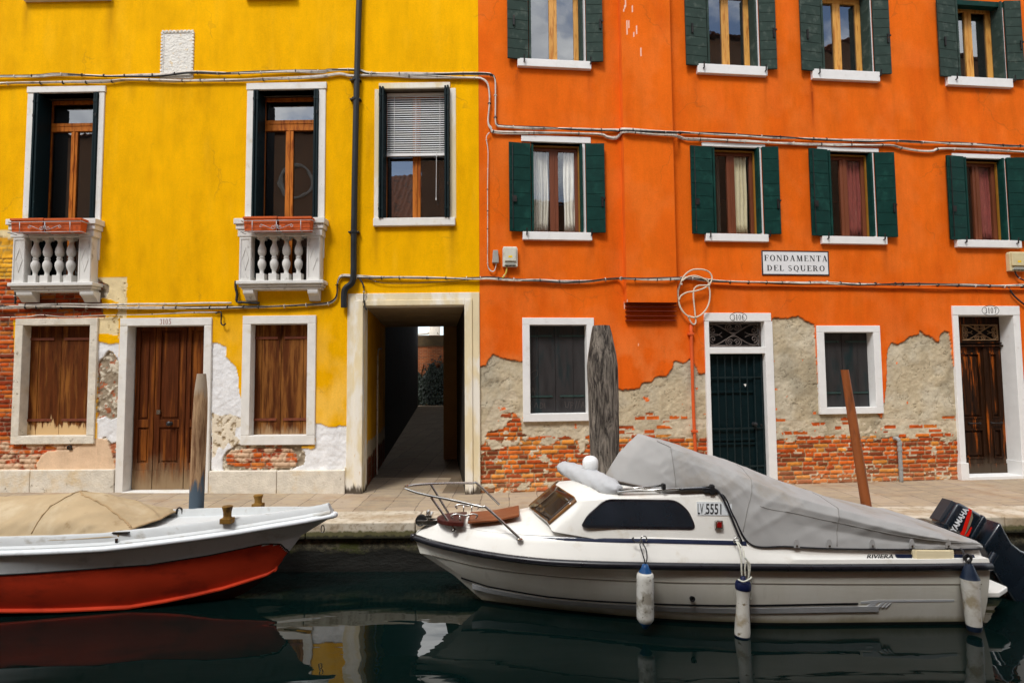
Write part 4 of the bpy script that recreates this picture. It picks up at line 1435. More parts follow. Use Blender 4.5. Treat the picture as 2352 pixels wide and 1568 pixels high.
def bar(x0, y0, x1, y1, w):             # slanted stroke, width measured across
    return [[(x0 - w / 2, y0), (x0 + w / 2, y0), (x1 + w / 2, y1), (x1 - w / 2, y1)]]


def hb(x0, x1, y, t=.05):
    return [[(x0, y - t / 2), (x1, y - t / 2), (x1, y + t / 2), (x0, y + t / 2)]]


TK, TN = .185, .06
SER = lambda x, y, h=.16: hb(x - h, x + h, y, .05)
GL = {
    'F': (.72, bar(.2, 0, .2, 1, TK) + hb(.04, .7, .975) + hb(.2, .52, .52) + SER(.2, .025) + bar(.68, .74, .68, 1, .05) + bar(.52, .42, .52, .62, .05)),
    'E': (.74, bar(.2, 0, .2, 1, TK) + hb(.04, .68, .975) + hb(.2, .5, .52) + hb(.04, .7, .025) + bar(.66, .76, .66, 1, .05) + bar(.7, 0, .7, .24, .05) + bar(.5, .42, .5, .62, .05)),
    'L': (.7, bar(.2, 0, .2, 1, TK) + SER(.2, .975) + hb(.04, .66, .025) + bar(.65, 0, .65, .26, .05)),
    'T': (.78, bar(.39, 0, .39, 1, TK) + hb(.04, .74, .975) + SER(.39, .025) + bar(.06, .74, .06, 1, .05) + bar(.72, .74, .72, 1, .05)),
    'N': (.92, bar(.16, 0, .16, 1, TN) + bar(.2, .99, .74, .01, TK) + bar(.76, 0, .76, 1, TN) + SER(.16, .025, .12) + SER(.76, .975, .12) + hb(.02, .22, .975)),
    'M': (1.05, bar(.14, 0, .2, 1, TN) + bar(.24, 1, .52, 0, TK) + bar(.52, 0, .8, 1, TN) + bar(.86, 0, .83, 1, TK) + SER(.14, .025, .11) + SER(.86, .025, .15) + SER(.2, .975, .12) + SER(.83, .975, .12)),
    'A': (.88, bar(.14, 0, .43, 1, TN) + bar(.7, 0, .43, 1, TK) + hb(.25, .6, .34) + SER(.14, .025, .12) + SER(.7, .025, .15)),
    'O': (.9, ring(.45, .5, .4, .51, .17, .05)),
    'Q': (.9, ring(.45, .5, .4, .51, .17, .05) + bar(.36, .06, .72, -.2, .13)),
    'D': (.88, bar(.2, 0, .2, 1, TK) + ring(.28, .5, .52, .5, .17, .05, -90, 90) + hb(.04, .3, .975) + hb(.04, .3, .025)),
    'R': (.86, bar(.2, 0, .2, 1, TK) + ring(.36, .74, .32, .26, .15, .05, -90, 90, 16) + hb(.04, .36, .975) + hb(.2, .4, .5) + bar(.7, 0, .44, .5, TK) + SER(.2, .025) + SER(.72, .025, .12)),
    'U': (.9, bar(.2, .32, .2, 1, TK) + bar(.72, .32, .72, 1, TN) + ring(.45, .33, .33, .35, .16, .06, 180, 360, 18) + SER(.2, .975) + SER(.72, .975, .12)),
    'S': (.7, ring(.34, .74, .25, .27, .09, .06, 20, 250, 18) + ring(.34, .27, .27, .28, .12, .06, -160, 70, 18) + bar(.24, .62, .46, .38, .17)),
    '0': (.62, ring(.31, .5, .27, .51, .12, .05)),
    '1': (.46, bar(.24, 0, .24, 1, .15) + SER(.24, .025, .15) + bar(.12, .86, .22, .98, .06)),
    '3': (.62, ring(.28, .74, .25, .26, .12, .05, -80, 160, 18) + ring(.28, .26, .28, .28, .13, .05, -160, 90, 18)),
    '5': (.62, ring(.27, .32, .28, .33, .13, .05, -150, 110, 18) + bar(.12, .52, .14, .98, .06) + hb(.12, .52, .93, .12)),
    '6': (.62, ring(.31, .3, .27, .31, .12, .05) + ring(.4, .42, .37, .58, .14, .05, 100, 180, 12) + hb(.32, .5, .96, .08)),
    '7': (.6, hb(.06, .56, .94, .11) + bar(.24, 0, .52, .92, .11) + bar(.08, .74, .08, .98, .05)),
}


def serif(mb, text, u, v, h, width, w0, w1):
    adv = [(.45 if ch == ' ' else GL[ch][0] + .16) for ch in text]
    k = width / (sum(adv) - .16)
    x = u
    for ch, a in zip(text, adv):
        if ch != ' ':
            for j, poly in enumerate(GL[ch][1]):
                mb.prism([(x + p[0] * k, v + p[1] * h) for p in poly], w0, w1 + .00012 * (j % 9))
        x += a * k


def number(text, fr, cx, cy, wpx, hpx, w, parent, m, oval=True):
    u, v = fr.uv(cx - wpx / 2, cy + hpx / 2, w)
    u1, v1 = fr.uv(cx + wpx / 2, cy - hpx / 2, w)
    b = MB(fr)
    serif(b, text, u, v, v1 - v, u1 - u, w - .004, w + .0015)
    if oval:
        for poly in ring((u + u1) / 2, (v + v1) / 2, (u1 - u) * .72, (v1 - v) * .95, .008, .008, n=36):
            b.prism(poly, w - .004, w + .0012)
    b.build('house_number', m, parent)


number('3105', FY, 380, 738.5, 27, 12.5, .026, fr3105, M_REDTXT, False)
number('3106', FO, 1696, 728.5, 27, 12.5, .032, d1, M_TEXT)
number('3107', FO, 2275, 713, 27, 12.5, .032, d2, M_TEXT)
s = FO.rect(1750, 576, 1904, 632, .012)
t = thing('street_sign', 'white street name plate with black border reading FONDAMENTA DEL SQUERO', 'sign', FO.W((s[0] + s[1]) / 2, s[2], .01))
MB(FO).box(s[0], s[1], s[2], s[3], -.02, .012).build('panel', mat('sign_white', lin(222, 222, 222), .8, .04, 5, .15, 50), t)
MB(FO).frame(s, (s[0] + .018, s[1] - .018, s[2] + .018, s[3] - .018), .002, .014).build('border', M_TEXT, t)
b = MB(FO)
wd_, hh = s[1] - s[0], s[3] - s[2]
serif(b, 'FONDAMENTA', s[0] + wd_ * .035, s[2] + hh * .575, hh * .235, wd_ * .945, .008, .0135)
serif(b, 'DEL SQUERO', s[0] + wd_ * .07, s[2] + hh * .175, hh * .225, wd_ * .865, .008, .0135)
b.build('lettering', M_TEXT, t)
# ------------------------------------------------------------------ cables, pipes and boxes on the walls
def wall_pts(pts, w):
    """P points along both fronts; the frame is chosen by side of the corner"""
    out = []
    for p in pts:
        fr = FY if p[0] < 1104 else FO
        ww = w
        if fr is FO and 1428 < p[0] < 1551 and p[1] < 740:
            ww = w + .145
        u, v = fr.uv(p[0], p[1], ww)
        out.append(fr.W(u, v, ww))
    return out


def bundle(name, label, pts, n, r, spread, w=.03, dark=1, ties=.35, seed=0, n_s=5, parts=True):
    rng = random.Random(seed)
    base = smooth_path(wall_pts(pts, w), n_s)
    t = thing(name, label, 'cable', base[len(base) // 2])
    L = [0]
    for a, c in zip(base[:-1], base[1:]):
        L.append(L[-1] + (c - a).length)
    for k in range(n):
        ph, fq = rng.random() * 6, .7 + rng.random() * 1.4
        off = (k - (n - 1) / 2) * spread
        P = []
        for p, l in zip(base, L):
            z = off * .8 * math.cos(l * fq * .8 + ph) + spread * .3 * math.sin(l * 3.1 * fq + ph * 2)
            y = .006 + abs(off) * .7 * math.sin(l * fq * .8 + ph)
            P.append(p + Vector((0, -abs(y), z)))
        b = MB()
        b.tube(P, r * (.8 + .5 * rng.random()), 6)
        b.build('cable', M_CABLEK if k < dark else M_CABLE, t, smooth=True)
    l = .15
    while l < L[-1]:
        i = min(range(len(L)), key=lambda q: abs(L[q] - l))
        i = min(max(i, 1), len(base) - 1)
        d = (base[i] - base[i - 1]).normalized()
        c = base[i] + Vector((0, -.008, 0))
        MB().tube([c - d * .005, c + d * .005], r * .9 + n * spread * .30 if n > 1 else r * 1.25, 8).build('cable_tie', M_CABLEK if rng.random() < .7 else M_CABLE, t)
        l += ties * (.6 + .8 * rng.random())
    return t


UP1 = [(-165, 180), (-40, 180), (0, 178), (90, 175), (125, 172), (175, 173), (256, 175), (330, 174), (380, 172), (440, 168), (517, 170), (600, 168), (680, 164), (740, 165), (757, 162), (800, 161), (826, 162), (846, 168), (900, 170), (1000, 171), (1075, 171),
       (1096, 171), (1114, 171), (1128, 173), (1137, 184), (1138, 230), (1138, 278), (1142, 288), (1154, 291), (1230, 294), (1330, 297), (1405, 299), (1422, 300), (1434, 298), (1490, 302), (1548, 306), (1562, 306), (1640, 309), (1728, 313), (1840, 318), (1981, 324), (2060, 325), (2118, 328), (2230, 332), (2400, 338)]
UP2 = [(-165, 194), (-40, 194), (0, 193), (120, 191), (244, 189), (300, 184), (420, 186), (517, 184), (588, 184), (680, 180), (742, 176), (779, 171), (800, 175), (815, 176), (850, 174), (940, 176), (1034, 179), (1090, 180),
       (1106, 182), (1119, 192), (1124, 215), (1124, 245), (1121, 281), (1128, 295), (1142, 304), (1250, 306), (1371, 308), (1395, 315), (1414, 317), (1424, 310), (1436, 303), (1500, 309), (1548, 312), (1560, 316), (1580, 321), (1634, 322), (1730, 326), (1822, 330), (1981, 334), (2043, 334), (2069, 341), (2105, 348), (2140, 349), (2160, 343), (2250, 345), (2352, 349), (2400, 351)]
MID = [(-165, 707), (-40, 707), (60, 706), (200, 706), (320, 706), (460, 706), (560, 705), (640, 704), (704, 701), (745, 699), (764, 694), (774, 680), (775, 655), (780, 640), (790, 635), (813, 636), (860, 638), (960, 638), (1060, 639), (1098, 639), (1124, 638), (1180, 642), (1240, 643), (1296, 647), (1350, 646),
       (1390, 642), (1420, 640), (1434, 640), (1480, 642), (1550, 641), (1565, 640), (1590, 640), (1619, 644), (1660, 648), (1760, 649), (1840, 650), (1885, 648), (1960, 652), (2024, 652), (2110, 653), (2220, 656), (2305, 658), (2400, 656)]
bundle('cable_run', 'topmost grey cable run crossing both house fronts under the upper windows', UP1, 4, .012, .014, ties=.42, seed=1)
bundle('cable_run', 'second grey cable run, just below the topmost one over the first floor windows', UP2, 4, .012, .015, w=.028, dark=0, ties=.5, seed=2)
bundle('cable_run', 'black and grey cable run crossing both fronts under the balconies and street sign', MID, 5, .011, .014, dark=2, ties=.3, seed=3)
bundle('cable_drop', 'thin pale cable pair dropping beside the yellow and orange edge to the grey box', [(1124, 306), (1117, 318), (1121, 350), (1120, 420), (1120, 500), (1120, 560), (1120, 600), (1122, 616), (1130, 624), (1137, 620), (1140, 604)], 2, .007, .012, dark=0, ties=.4, seed=4)
t = bundle('painted_cable', 'orange painted cable sagging just below the cable run on the orange front', [(1626, 652), (1700, 655), (1800, 657), (1900, 658), (2024, 660), (2120, 662), (2305, 664), (2400, 666)], 1, .012, .01, dark=0, ties=3, seed=5)
for c in t.children:
    c.data.materials[0] = M_OPAINT
bundle('conduit', 'straight white conduit under the left balconies above door 3105', [(45, 700), (160, 699), (288, 699), (434, 697), (532, 695.5)], 1, .016, .01, dark=0, ties=.9, seed=6)
bundle('conduit_drop', 'short dark conduit dropping beside the balcony corbel above door 3105', [(542, 645), (542, 660), (545, 675), (545, 692), (560, 694), (596, 696)], 1, .018, .01, w=.04, ties=.16, seed=7)
bundle('conduit_drop', 'short dark conduit dropping beside the balcony corbel over the bare brick', [(36, 660), (36, 680), (36, 698)], 1, .016, .01, w=.04, ties=.14, seed=8)
bundle('loose_cable', 'thin dark cable sagging over the passage portal', [(846, 640), (880, 650), (946, 651), (1006, 647), (1060, 644), (1100, 640)], 1, .006, .01, dark=1, ties=3, seed=9)
bundle('cable_drop', 'tangled cable knot turning down over the passage portal into the passage', [(826, 640), (832, 650), (836, 662), (836, 676), (836, 690), (838, 704), (843, 712)], 3, .008, .014, w=.06, ties=.1, dark=2, seed=10)
bundle('cable_drop', 'dark cable slanting down at the right edge beside door 3107', [(2316, 660), (2326, 676), (2340, 690), (2356, 702), (2380, 716)], 1, .011, .01, ties=3, seed=11)
# twisted wire ending in a hook over door 3105
bundle('bare_wire', 'rusty twisted wire over door 3105 on the yellow front', [(-165, 729), (-40, 729), (60, 727), (95, 723), (150, 727), (230, 724), (330, 722), (430, 718), (500, 717)], 2, .005, .012, dark=0, ties=.5, seed=12)
u, v = FY.uv(512, 720)
b = MB(FY)
b.tube(smooth_path([(u - .10, v - .0, .03), (u - .04, v + .02, .04), (u, v, .05), (u, v - .12, .05), (u + .01, v - .17, .055), (u + .05, v - .19, .06), (u + .08, v - .16, .065)], 5), .011, 7)
o = b.build('wall_hook', M_IRON, None, loc=FY.W(u, v, 0), smooth=True)
tag(o, 'long iron hook hanging on the yellow wall between door 3105 and the boarded window', 'hook')

# --- drainpipe
t = thing('drainpipe', 'tall black drainpipe down the yellow front, bent to the side above the passage portal', 'drainpipe', FY.W(*FY.uv(812, 640), .07))
b = MB(FY)
ln = [(831, -110), (825, 0), (822, 100), (818, 250), (814.5, 420), (812.5, 560), (812, 625), (810, 646), (804, 654), (794, 662), (790, 676), (790, 706)]
b.tube(smooth_path([(*FY.uv(x, y, .07), .07) for x, y in ln], 4), .048, 12)
b.build('pipe', M_DRAIN, t, smooth=True, auto=50)
for y in (184, 228, 533):
    x = 816 if y < 400 else 812.5
    u, v = FY.uv(x, y, .07)
    q = MB(FY)
    q.lathe((u, v - .02, .07), [(.055, 0), (.055, .04)], 12, 1)
    q.box(u - .085, u + .085, v - .012, v + .012, .0, .085)
    q.build('clamp', M_DRAIN, t, bevel=.004)

# --- meter boxes
def meter(x0, y0, x1, y1, name, label, m, big):
    r = FO.rect(x0, y0, x1, y1, .08)
    t = thing(name, label, 'electrical box', FO.W((r[0] + r[1]) / 2, r[2], .04))
    uc = (r[0] + r[1]) / 2
    h, hw = r[3] - r[2], (r[1] - r[0]) / 2
    b = MB(FO)
    prof = [(r[0], r[2]), (r[1], r[2]), (r[1], r[3] - h * .1), (r[1] - hw * .12, r[3]), (r[0] + hw * .12, r[3]), (r[0], r[3] - h * .1)] if big else [(r[0], r[2]), (r[1], r[2]), (r[1] - hw * .25, r[3]), (r[0] + hw * .25, r[3])]
    b.prism(prof, .0, .075)
    if big:
        b.prism([(r[0] + .025, r[2] + h * .26), (r[1] - .025, r[2] + h * .26), (r[1] - .025, r[3] - h * .06), (r[0] + .025, r[3] - h * .06)], .075, .10)
    b.build('box', m, t, bevel=.008)
    if big:
        MB(FO).prism([(uc - hw * .5, r[2] + h * .2), (uc + hw * .5, r[2] + h * .2), (uc + hw * .8, r[2] + h * .06), (uc - hw * .8, r[2] + h * .06)], .075, .09).build('flap', mat('flap_grey', lin(150, 150, 140), .6, .06, 9), t, bevel=.004)
        MB(FO).box(uc - .03, uc + .03, r[2] + h * .43, r[2] + h * .53, .1, .102).build('warning_sticker', flat('sticker', lin(240, 200, 20), .6), t)
        for k in (-1, 0, 1):
            q = MB(FO)
            q.box(uc + k * hw * .45 - .02, uc + k * hw * .45 + .02, r[2] + .004, r[2] + h * .05, .075, .085)
            q.build('terminal_cover', M_BLACKPL, t)
    return r


M_BOX = mat('box_plastic', lin(206, 204, 190), .6, .06, 6, .1, 50, col2=lin(184, 178, 158), s2=5)
meter(1131, 574, 1146, 603, 'junction_box', 'small grey junction box on the orange wall beside the larger meter box', mat('box_grey', lin(160, 158, 152), .6, .08, 9), False)
meter(1155, 566, 1189, 612, 'meter_box', 'pale grey meter box under the first floor window with white net curtains', M_BOX, True)
meter(2320, 578, 2358, 622, 'meter_box', 'yellowed meter box at the right edge above door 3107', mat('box_yellowed', lin(204, 190, 148), .6, .08, 6), True)
bundle('meter_cable', 'short yellow-green cable below the pale meter box', [(1164, 614), (1163, 624), (1159, 632), (1154, 638)], 1, .013, .01, w=.04, dark=0, ties=3, seed=13).children[0].data.materials[0] = flat('yellow_cable', lin(204, 178, 70), .6)
bundle('meter_cable', 'short cable loop below the yellowed meter box at the right edge', [(2330, 622), (2334, 632), (2342, 640), (2356, 646)], 2, .010, .012, w=.04, dark=1, ties=3, seed=14)

# --- cable coil hung on the run beside the flue
uc, vc = FO.uv(1597, 672, .09)
t = thing('cable_coil', 'loose coil of pale cable hanging beside the flue grille on the orange wall', 'cable', FO.W(uc, vc, .06))
k = 1 / 1330 * 9.2
def cp(lst, w0, w1):
    return [(uc + (x - 1597) * k, vc - (y - 672) * k, w0 + (w1 - w0) * i / (len(lst) - 1)) for i, (x, y) in enumerate(lst)]
loops = [
    cp([(1563, 652), (1557, 668), (1557, 690), (1562, 708), (1572, 722), (1582, 728), (1592, 730), (1604, 727), (1616, 718), (1626, 704), (1631, 688), (1632, 670), (1629, 656)], .07, .10),
    cp([(1630, 655), (1638, 640), (1634, 626), (1622, 619), (1604, 617), (1588, 620), (1572, 632), (1562, 650), (1556, 664), (1555, 676)], .10, .08),
    cp([(1555, 676), (1558, 700), (1566, 716), (1578, 726), (1592, 729)], .08, .075),
    cp([(1557, 690), (1562, 680), (1576, 672), (1594, 669), (1612, 664), (1624, 658), (1630, 650), (1624, 643), (1612, 637), (1596, 633), (1578, 636), (1565, 645)], .09, .11),
    cp([(1596, 729), (1594, 706), (1592, 680), (1594, 664), (1604, 656), (1620, 655), (1632, 655)], .085, .105),
    cp([(1579, 728), (1586, 742), (1592, 746), (1597, 742), (1597, 730)], .08, .07)]
b = MB(FO)
for l in loops:
    b.tube(smooth_path(l, 6), .012, 8)
b.build('cable', mat('pale_cable', lin(206, 194, 172), .6, .1, 10), t, smooth=True)
for (x, y) in ((1563, 652), (1630, 654), (1580, 727)):
    q = MB(FO)
    q.tube([(uc + (x - 1597) * k, vc - (y - 672) * k + .012, .09), (uc + (x - 1597) * k, vc - (y - 672) * k - .012, .09)], .024, 8)
    q.build('cable_tie', M_CABLE, t)

# --- orange conduit pipe down to the quay, grey waste pipe
t = thing('pipe', 'thin orange painted pipe on the wall between the flue grille and door 3106', 'pipe', FO.W(*FO.uv(1592, 1090), .04))
pts = [(*FO.uv(x, y, .04), .04) for x, y in ((1587, 746), (1590, 850), (1593, 950), (1597, 1033), (1600, 1100))]
MB(FO).tube(smooth_path(pts, 4), .026, 10).build('tube', mat('orange_pipe', lin(206, 86, 34), .7, .12, 6, .2, 40, col2=lin(170, 110, 84), s2=9, t2=(.62, .74)), t, smooth=True)
for (x, y) in ((1587, 767), (1595.5, 990)):
    u, v = FO.uv(x, y, .04)
    MB(FO).box(u - .045, u + .045, v - .018, v + .018, .0, .072).build('clamp', mat('orange_pipe', (0, 0, 0)), t, bevel=.004)
t = thing('waste_pipe', 'short grey waste pipe standing against the bare brick beside door 3107', 'pipe', FO.W(*FO.uv(2070, 1100), .05))
u, v = FO.uv(2070, 1102, .05)
vt = FO.uv(2066, 1008, .05)[1]
MB(FO).tube(smooth_path([(u - .03, vt, -.02), (u - .025, vt + .01, .03), (u - .008, vt - .03, .05), (u, vt - .1, .05), (u, -.03, .05)], 5), .031, 12).build('tube', mat('zinc', lin(150, 152, 150), .5, .15, 10, .1, 50), t, smooth=True)
for f in (.3, .72, .86):
    MB(FO).lathe((u, vt * f, .05), [(.037, 0), (.037, .04)], 12, 1).build('collar', mat('zinc', (0, 0, 0)), t)
u, v = FY.uv(161, 1027, 0)
o = MB(FY).lathe((u, v, -.05), [(.034, 0), (.034, .075), (.028, .078), (.026, .03)], 14, 2).build('spout', M_DRAIN, None, loc=FY.W(u, v, 0), smooth=True, auto=40)
tag(o, 'short black pipe end sticking out of the wall under the peeling brown shutters', 'pipe')

# ------------------------------------------------------------------ mooring posts in the water along the quay
def post(name, label, cat, line, Y, radii, m, rough=0, flatc=None, nseg=26, capm=None):
    """line: P points from top to bottom on the post's axis at depth Y"""
    pts = [at(x, y, Y) for x, y in line]
    d = (pts[-1] - pts[0]).normalized()
    bot = pts[0] + d * ((WATER - 1.2 - pts[0].z) / d.z)
    rows = []
    n = 20
    L = (bot - pts[0]).length
    for i in range(nseg + 1):
        f = (i / nseg) ** 1.15
        p = pts[0].lerp(bot, f)
        l = f * L
        r = float(np.interp(l, [a for a, _ in radii], [c for _, c in radii]))
        row = []
        for k in range(n):
            a = 2 * math.pi * k / n
            g = 1 + rough * (math.sin(3 * a + i * .25) * .5 + math.sin(7 * a + 1.3 * i) * .25 + random.uniform(-.35, .35))
            row.append(tuple(p + Vector((math.cos(a), math.sin(a), 0)) * r * g))
        rows.append(row)
    b = MB()
    b.loft(rows, closed=True, caps=True)
    o = b.build(name, m, None, loc=bot, smooth=True, auto=50)
    return tag(o, label, cat)


def driftwood():
    m = bpy.data.materials.new('driftwood')
    t = NT(m)
    p = t.pos()
    g = t.noise(t.scaled(p, 20, 20, 2.6), 1, 8, .75, 1.4)
    c = t.mix(t.ramp(g, .36, .66), lin(36, 31, 29), lin(146, 136, 124))
    c = t.mix(t.ramp(t.noise(t.scaled(p, 4, 4, 1.3), 1, 6, .6), .5, .68), c, lin(44, 38, 34))
    t.out(t.bsdf(col=c, rough=.85, spec=.2, nrm=t.bump(g, .9, .03)))
    return m


post('mooring_post', 'thick weathered grey timber post with chamfered top behind the cabin boat', 'mooring post', [(1381, 748), (1389, 1060)], 7.08, [(0, .105), (.02, .112), (.42, .185), (.5, .19), (.9, .185), (1.6, .175), (2.4, .165)], driftwood(), .035)


def polewood():
    m = bpy.data.materials.new('pole_wood')
    t = NT(m)
    p = t.pos()
    g = t.noise(t.scaled(p, 26, 26, 2.2), 1, 7, .65, .4)
    c = t.mix(t.ramp(g, .35, .65), lin(104, 72, 48), lin(176, 144, 108))
    z = t.n('SeparateXYZ', {0: p}).outputs[2]
    zz = t.math('ADD', z, t.math('MULTIPLY', t.math('SUBTRACT', t.noise(t.scaled(p, 10, 10, 2), 1, 5), .5), .9))
    c = t.mix(t.ramp(zz, 1.5, 1.7), c, lin(158, 142, 122))
    c = t.mix(t.ramp(zz, .62, .5), c, lin(72, 86, 98))
    t.out(t.bsdf(col=c, rough=.75, spec=.25, nrm=t.bump(g, .5, .01)))
    return m


post('mooring_post', 'slim tapered brown pole with faded blue foot behind the red boat', 'mooring post', [(463, 858), (451, 1168)], 7.02, [(0, .050), (.05, .056), (.25, .076), (.6, .082), (2.6, .082)], polewood(), .008)
post('mooring_post', 'slim leaning rust-brown pole in front of a dark shuttered window', 'mooring post', [(1940, 849), (1989, 1156)], 7.05, [(0, .044), (.6, .052), (2.6, .062)],
     mat('rust_pole', lin(140, 76, 34), .55, .15, 6, .15, 60, spec=.35, st=(1, 1, .3), col2=lin(112, 60, 28), s2=9, t2=(.5, .66)), .0)

# ------------------------------------------------------------------ quay, canal, alley
EDGE = 7.25


def struct(o):
    o['kind'] = 'structure'
    return o


def paving(name='trachyte_paving', k=1.):
    m = bpy.data.materials.new(name)
    t = NT(m)
    p = t.pos()
    wob = t.n('VectorMath', {0: p, 1: t.n('VectorMath', {0: t.n('TexNoise', {'Vector': p, 'Scale': 1.2}).outputs['Color'], 1: (.12, .12, 0)}, operation='MULTIPLY').outputs[0]}, operation='ADD').outputs[0]
    br = t.n('TexBrick', {'Vector': t.n('Mapping', {'Vector': wob, 'Rotation': (0, 0, R(90))}).outputs[0], 'Color1': (.28, .22, .155, 1), 'Color2': (.38, .30, .22, 1), 'Mortar': (.12, .09, .07, 1),
                          'Scale': 1., 'Brick Width': .86, 'Row Height': .42, 'Mortar Size': .008, 'Mortar Smooth': .3})
    n1, n2 = t.noise(p, 1.3, 6, .65), t.noise(t.scaled(p, 3, 9, 1), 1, 7, .7)
    c = t.mix(t.math('MULTIPLY', t.ramp(n2, .42, .62), .55), br.outputs[0], lin(178, 158, 126))
    c = t.mix(t.math('MULTIPLY', t.ramp(n1, .5, .7), .6), c, lin(142, 112, 84))
    c = t.mix(t.math('MULTIPLY', t.ramp(t.noise(p, 14, 5), .58, .7), .35), c, lin(108, 88, 68))
    if k < 1:  # darkened copy for the floor in shade
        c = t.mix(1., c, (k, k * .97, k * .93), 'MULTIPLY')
    h = t.math('ADD', t.math('MULTIPLY', br.outputs[1], -1.), t.math('MULTIPLY', n2, .5))
    t.out(t.bsdf(col=c, rough=.8, spec=.25, nrm=t.bump(h, .35, .01)))
    return m


def quay_stone():
    m = bpy.data.materials.new('quay_masonry')
    t = NT(m)
    p = t.pos()
    z = t.n('SeparateXYZ', {0: p}).outputs[2]
    n1 = t.noise(t.scaled(p, 2.5, 2.5, 5), 1, 8, .7)
    n2 = t.noise(p, 24, 5, .7)
    c = t.mix(t.ramp(n2, .35, .65), lin(48, 46, 36), lin(98, 92, 72))
    c = t.mix(t.ramp(n1, .5, .62), c, lin(66, 70, 30))
    c = t.mix(t.ramp(t.noise(p, 9, 5), .66, .72), c, lin(128, 84, 30))
    zz = t.math('ADD', z, t.math('MULTIPLY', t.math('SUBTRACT', n1, .5), .25))
    c = t.mix(t.ramp(zz, -.30, -.38), c, lin(22, 22, 18))
    t.out(t.bsdf(col=c, rough=.7, spec=.3, nrm=t.bump(n1, .8, .04)))
    return m


def kerb_mat():
    m = bpy.data.materials.new('kerb_stone')
    t = NT(m)
    p = t.pos()
    z = t.n('SeparateXYZ', {0: p}).outputs[2]
    n1 = t.noise(p, 3, 7, .65)
    n2 = t.noise(t.scaled(p, 12, 12, 12), 1, 6, .7)
    c = t.mix(t.ramp(n1, .35, .65), lin(196, 186, 168), lin(164, 146, 120))
    c = t.mix(t.math('MULTIPLY', t.ramp(n2, .52, .66), .6), c, lin(128, 114, 92))
    zz = t.math('ADD', z, t.math('MULTIPLY', t.math('SUBTRACT', n2, .5), .11))
    c = t.mix(t.ramp(zz, -.075, -.11), c, lin(92, 88, 58))
    c = t.mix(t.ramp(zz, -.13, -.165), c, lin(44, 42, 30))
    t.out(t.bsdf(col=c, rough=.8, spec=.25, nrm=t.bump(n2, .5, .015)))
    return m


M_PAVE = paving()
b = MB()
nx, ny = 40, 8
xs = [-14 + 30 * i / nx for i in range(nx + 1)]
ys = [EDGE + .58, 8.0, 8.3, 8.6, 8.85, 9.0, 9.3, 9.8, 10.4]
b.loft([[(x, y, .010 * max(0, -x - .5) * max(0, min(1, (y - 7.8) / 1.2))) for x in xs] for y in ys])
struct(b.build('pavement', M_PAVE, None, smooth=True))
M_KERB = kerb_mat()
b = MB()
x = -14.0
rng = random.Random(3)
while x < 16:
    L = 1.3 + rng.random() * .9
    if abs(x + L + 1.24) < .5:
        L = -1.21 - x                    # the joint seen beside the bow
    b.box(x + .004, x + L - .004, EDGE - rng.random() * .012, EDGE + .6, -.19, .012 + rng.random() * .006)
    x += L
struct(b.build('kerb', M_KERB, None, bevel=.018, seg=3))
b = MB()
nx = 220
rows = []
for z in np.linspace(-2.2, -.185, 26):
    rows.append([(-14 + 30 * i / nx, EDGE + .06 + .05 * (float(fbm(np.array([i * .35]), np.array([z * 9]), 5)[0]) - .5), float(z)) for i in range(nx + 1)])
b.loft(rows)
o = b.build('quay_wall', quay_stone(), None, loc=(1, EDGE, -2.2), smooth=True)
tag(o, 'dark algae-covered stone quay wall rising from the water below the pavement', 'quay wall')


def water():
    m = bpy.data.materials.new('canal_water')
    t = NT(m)
    p = t.pos()
    n = t.noise(t.scaled(p, .75, 1.5, 1, (0, 0, R(10))), 1.0, 1.5, .4, .5)
    n2 = t.noise(t.scaled(p, .6, 2.0, 1, (0, 0, R(-8))), 3.4, 1.5, .45, .3)
    h = t.math('ADD', n, t.math('MULTIPLY', n2, .10))
    nrm = t.bump(h, .15, .12)
    t.out(t.bsdf(col=(.0016, .0066, .006), rough=.006, spec=.5, ior=1.47, nrm=nrm))
    return m


struct(MB().add([(-60, 2.6, WATER), (60, 2.6, WATER), (60, EDGE + .3, WATER), (-60, EDGE + .3, WATER)], [(0, 1, 2, 3)]).build('water', water(), None))
struct(MB().box(-60, 60, -3.2, 3.0, -2.5, -.02).build('opposite_quay', M_KERB, None))
struct(MB().box(-60, 60, 2.0, EDGE + .4, -2.6, -2.5).build('canal_bed', mat('mud', lin(40, 42, 34), .9, .2, 3), None))

# alley floor running back to the garden wall
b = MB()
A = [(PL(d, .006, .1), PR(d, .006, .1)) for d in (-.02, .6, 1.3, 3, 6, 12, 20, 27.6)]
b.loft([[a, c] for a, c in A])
struct(b.build('alley_path', paving('shaded_paving', .48), None))  # same stone as the quay, the alley's shade put into its colour
M_ALLEY = mat('alley_wall_render', lin(52, 42, 34), .9, .3, 2, .5, 20, col2=lin(34, 28, 24), s2=3)  # gloom of the narrow alley put into the wall colour
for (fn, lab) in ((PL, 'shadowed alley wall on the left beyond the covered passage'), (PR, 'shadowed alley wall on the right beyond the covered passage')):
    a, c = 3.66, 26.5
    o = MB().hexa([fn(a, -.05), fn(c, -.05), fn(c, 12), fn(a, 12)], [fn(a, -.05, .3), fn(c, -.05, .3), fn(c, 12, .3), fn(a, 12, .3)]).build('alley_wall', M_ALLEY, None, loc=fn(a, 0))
    tag(o, lab, 'wall')
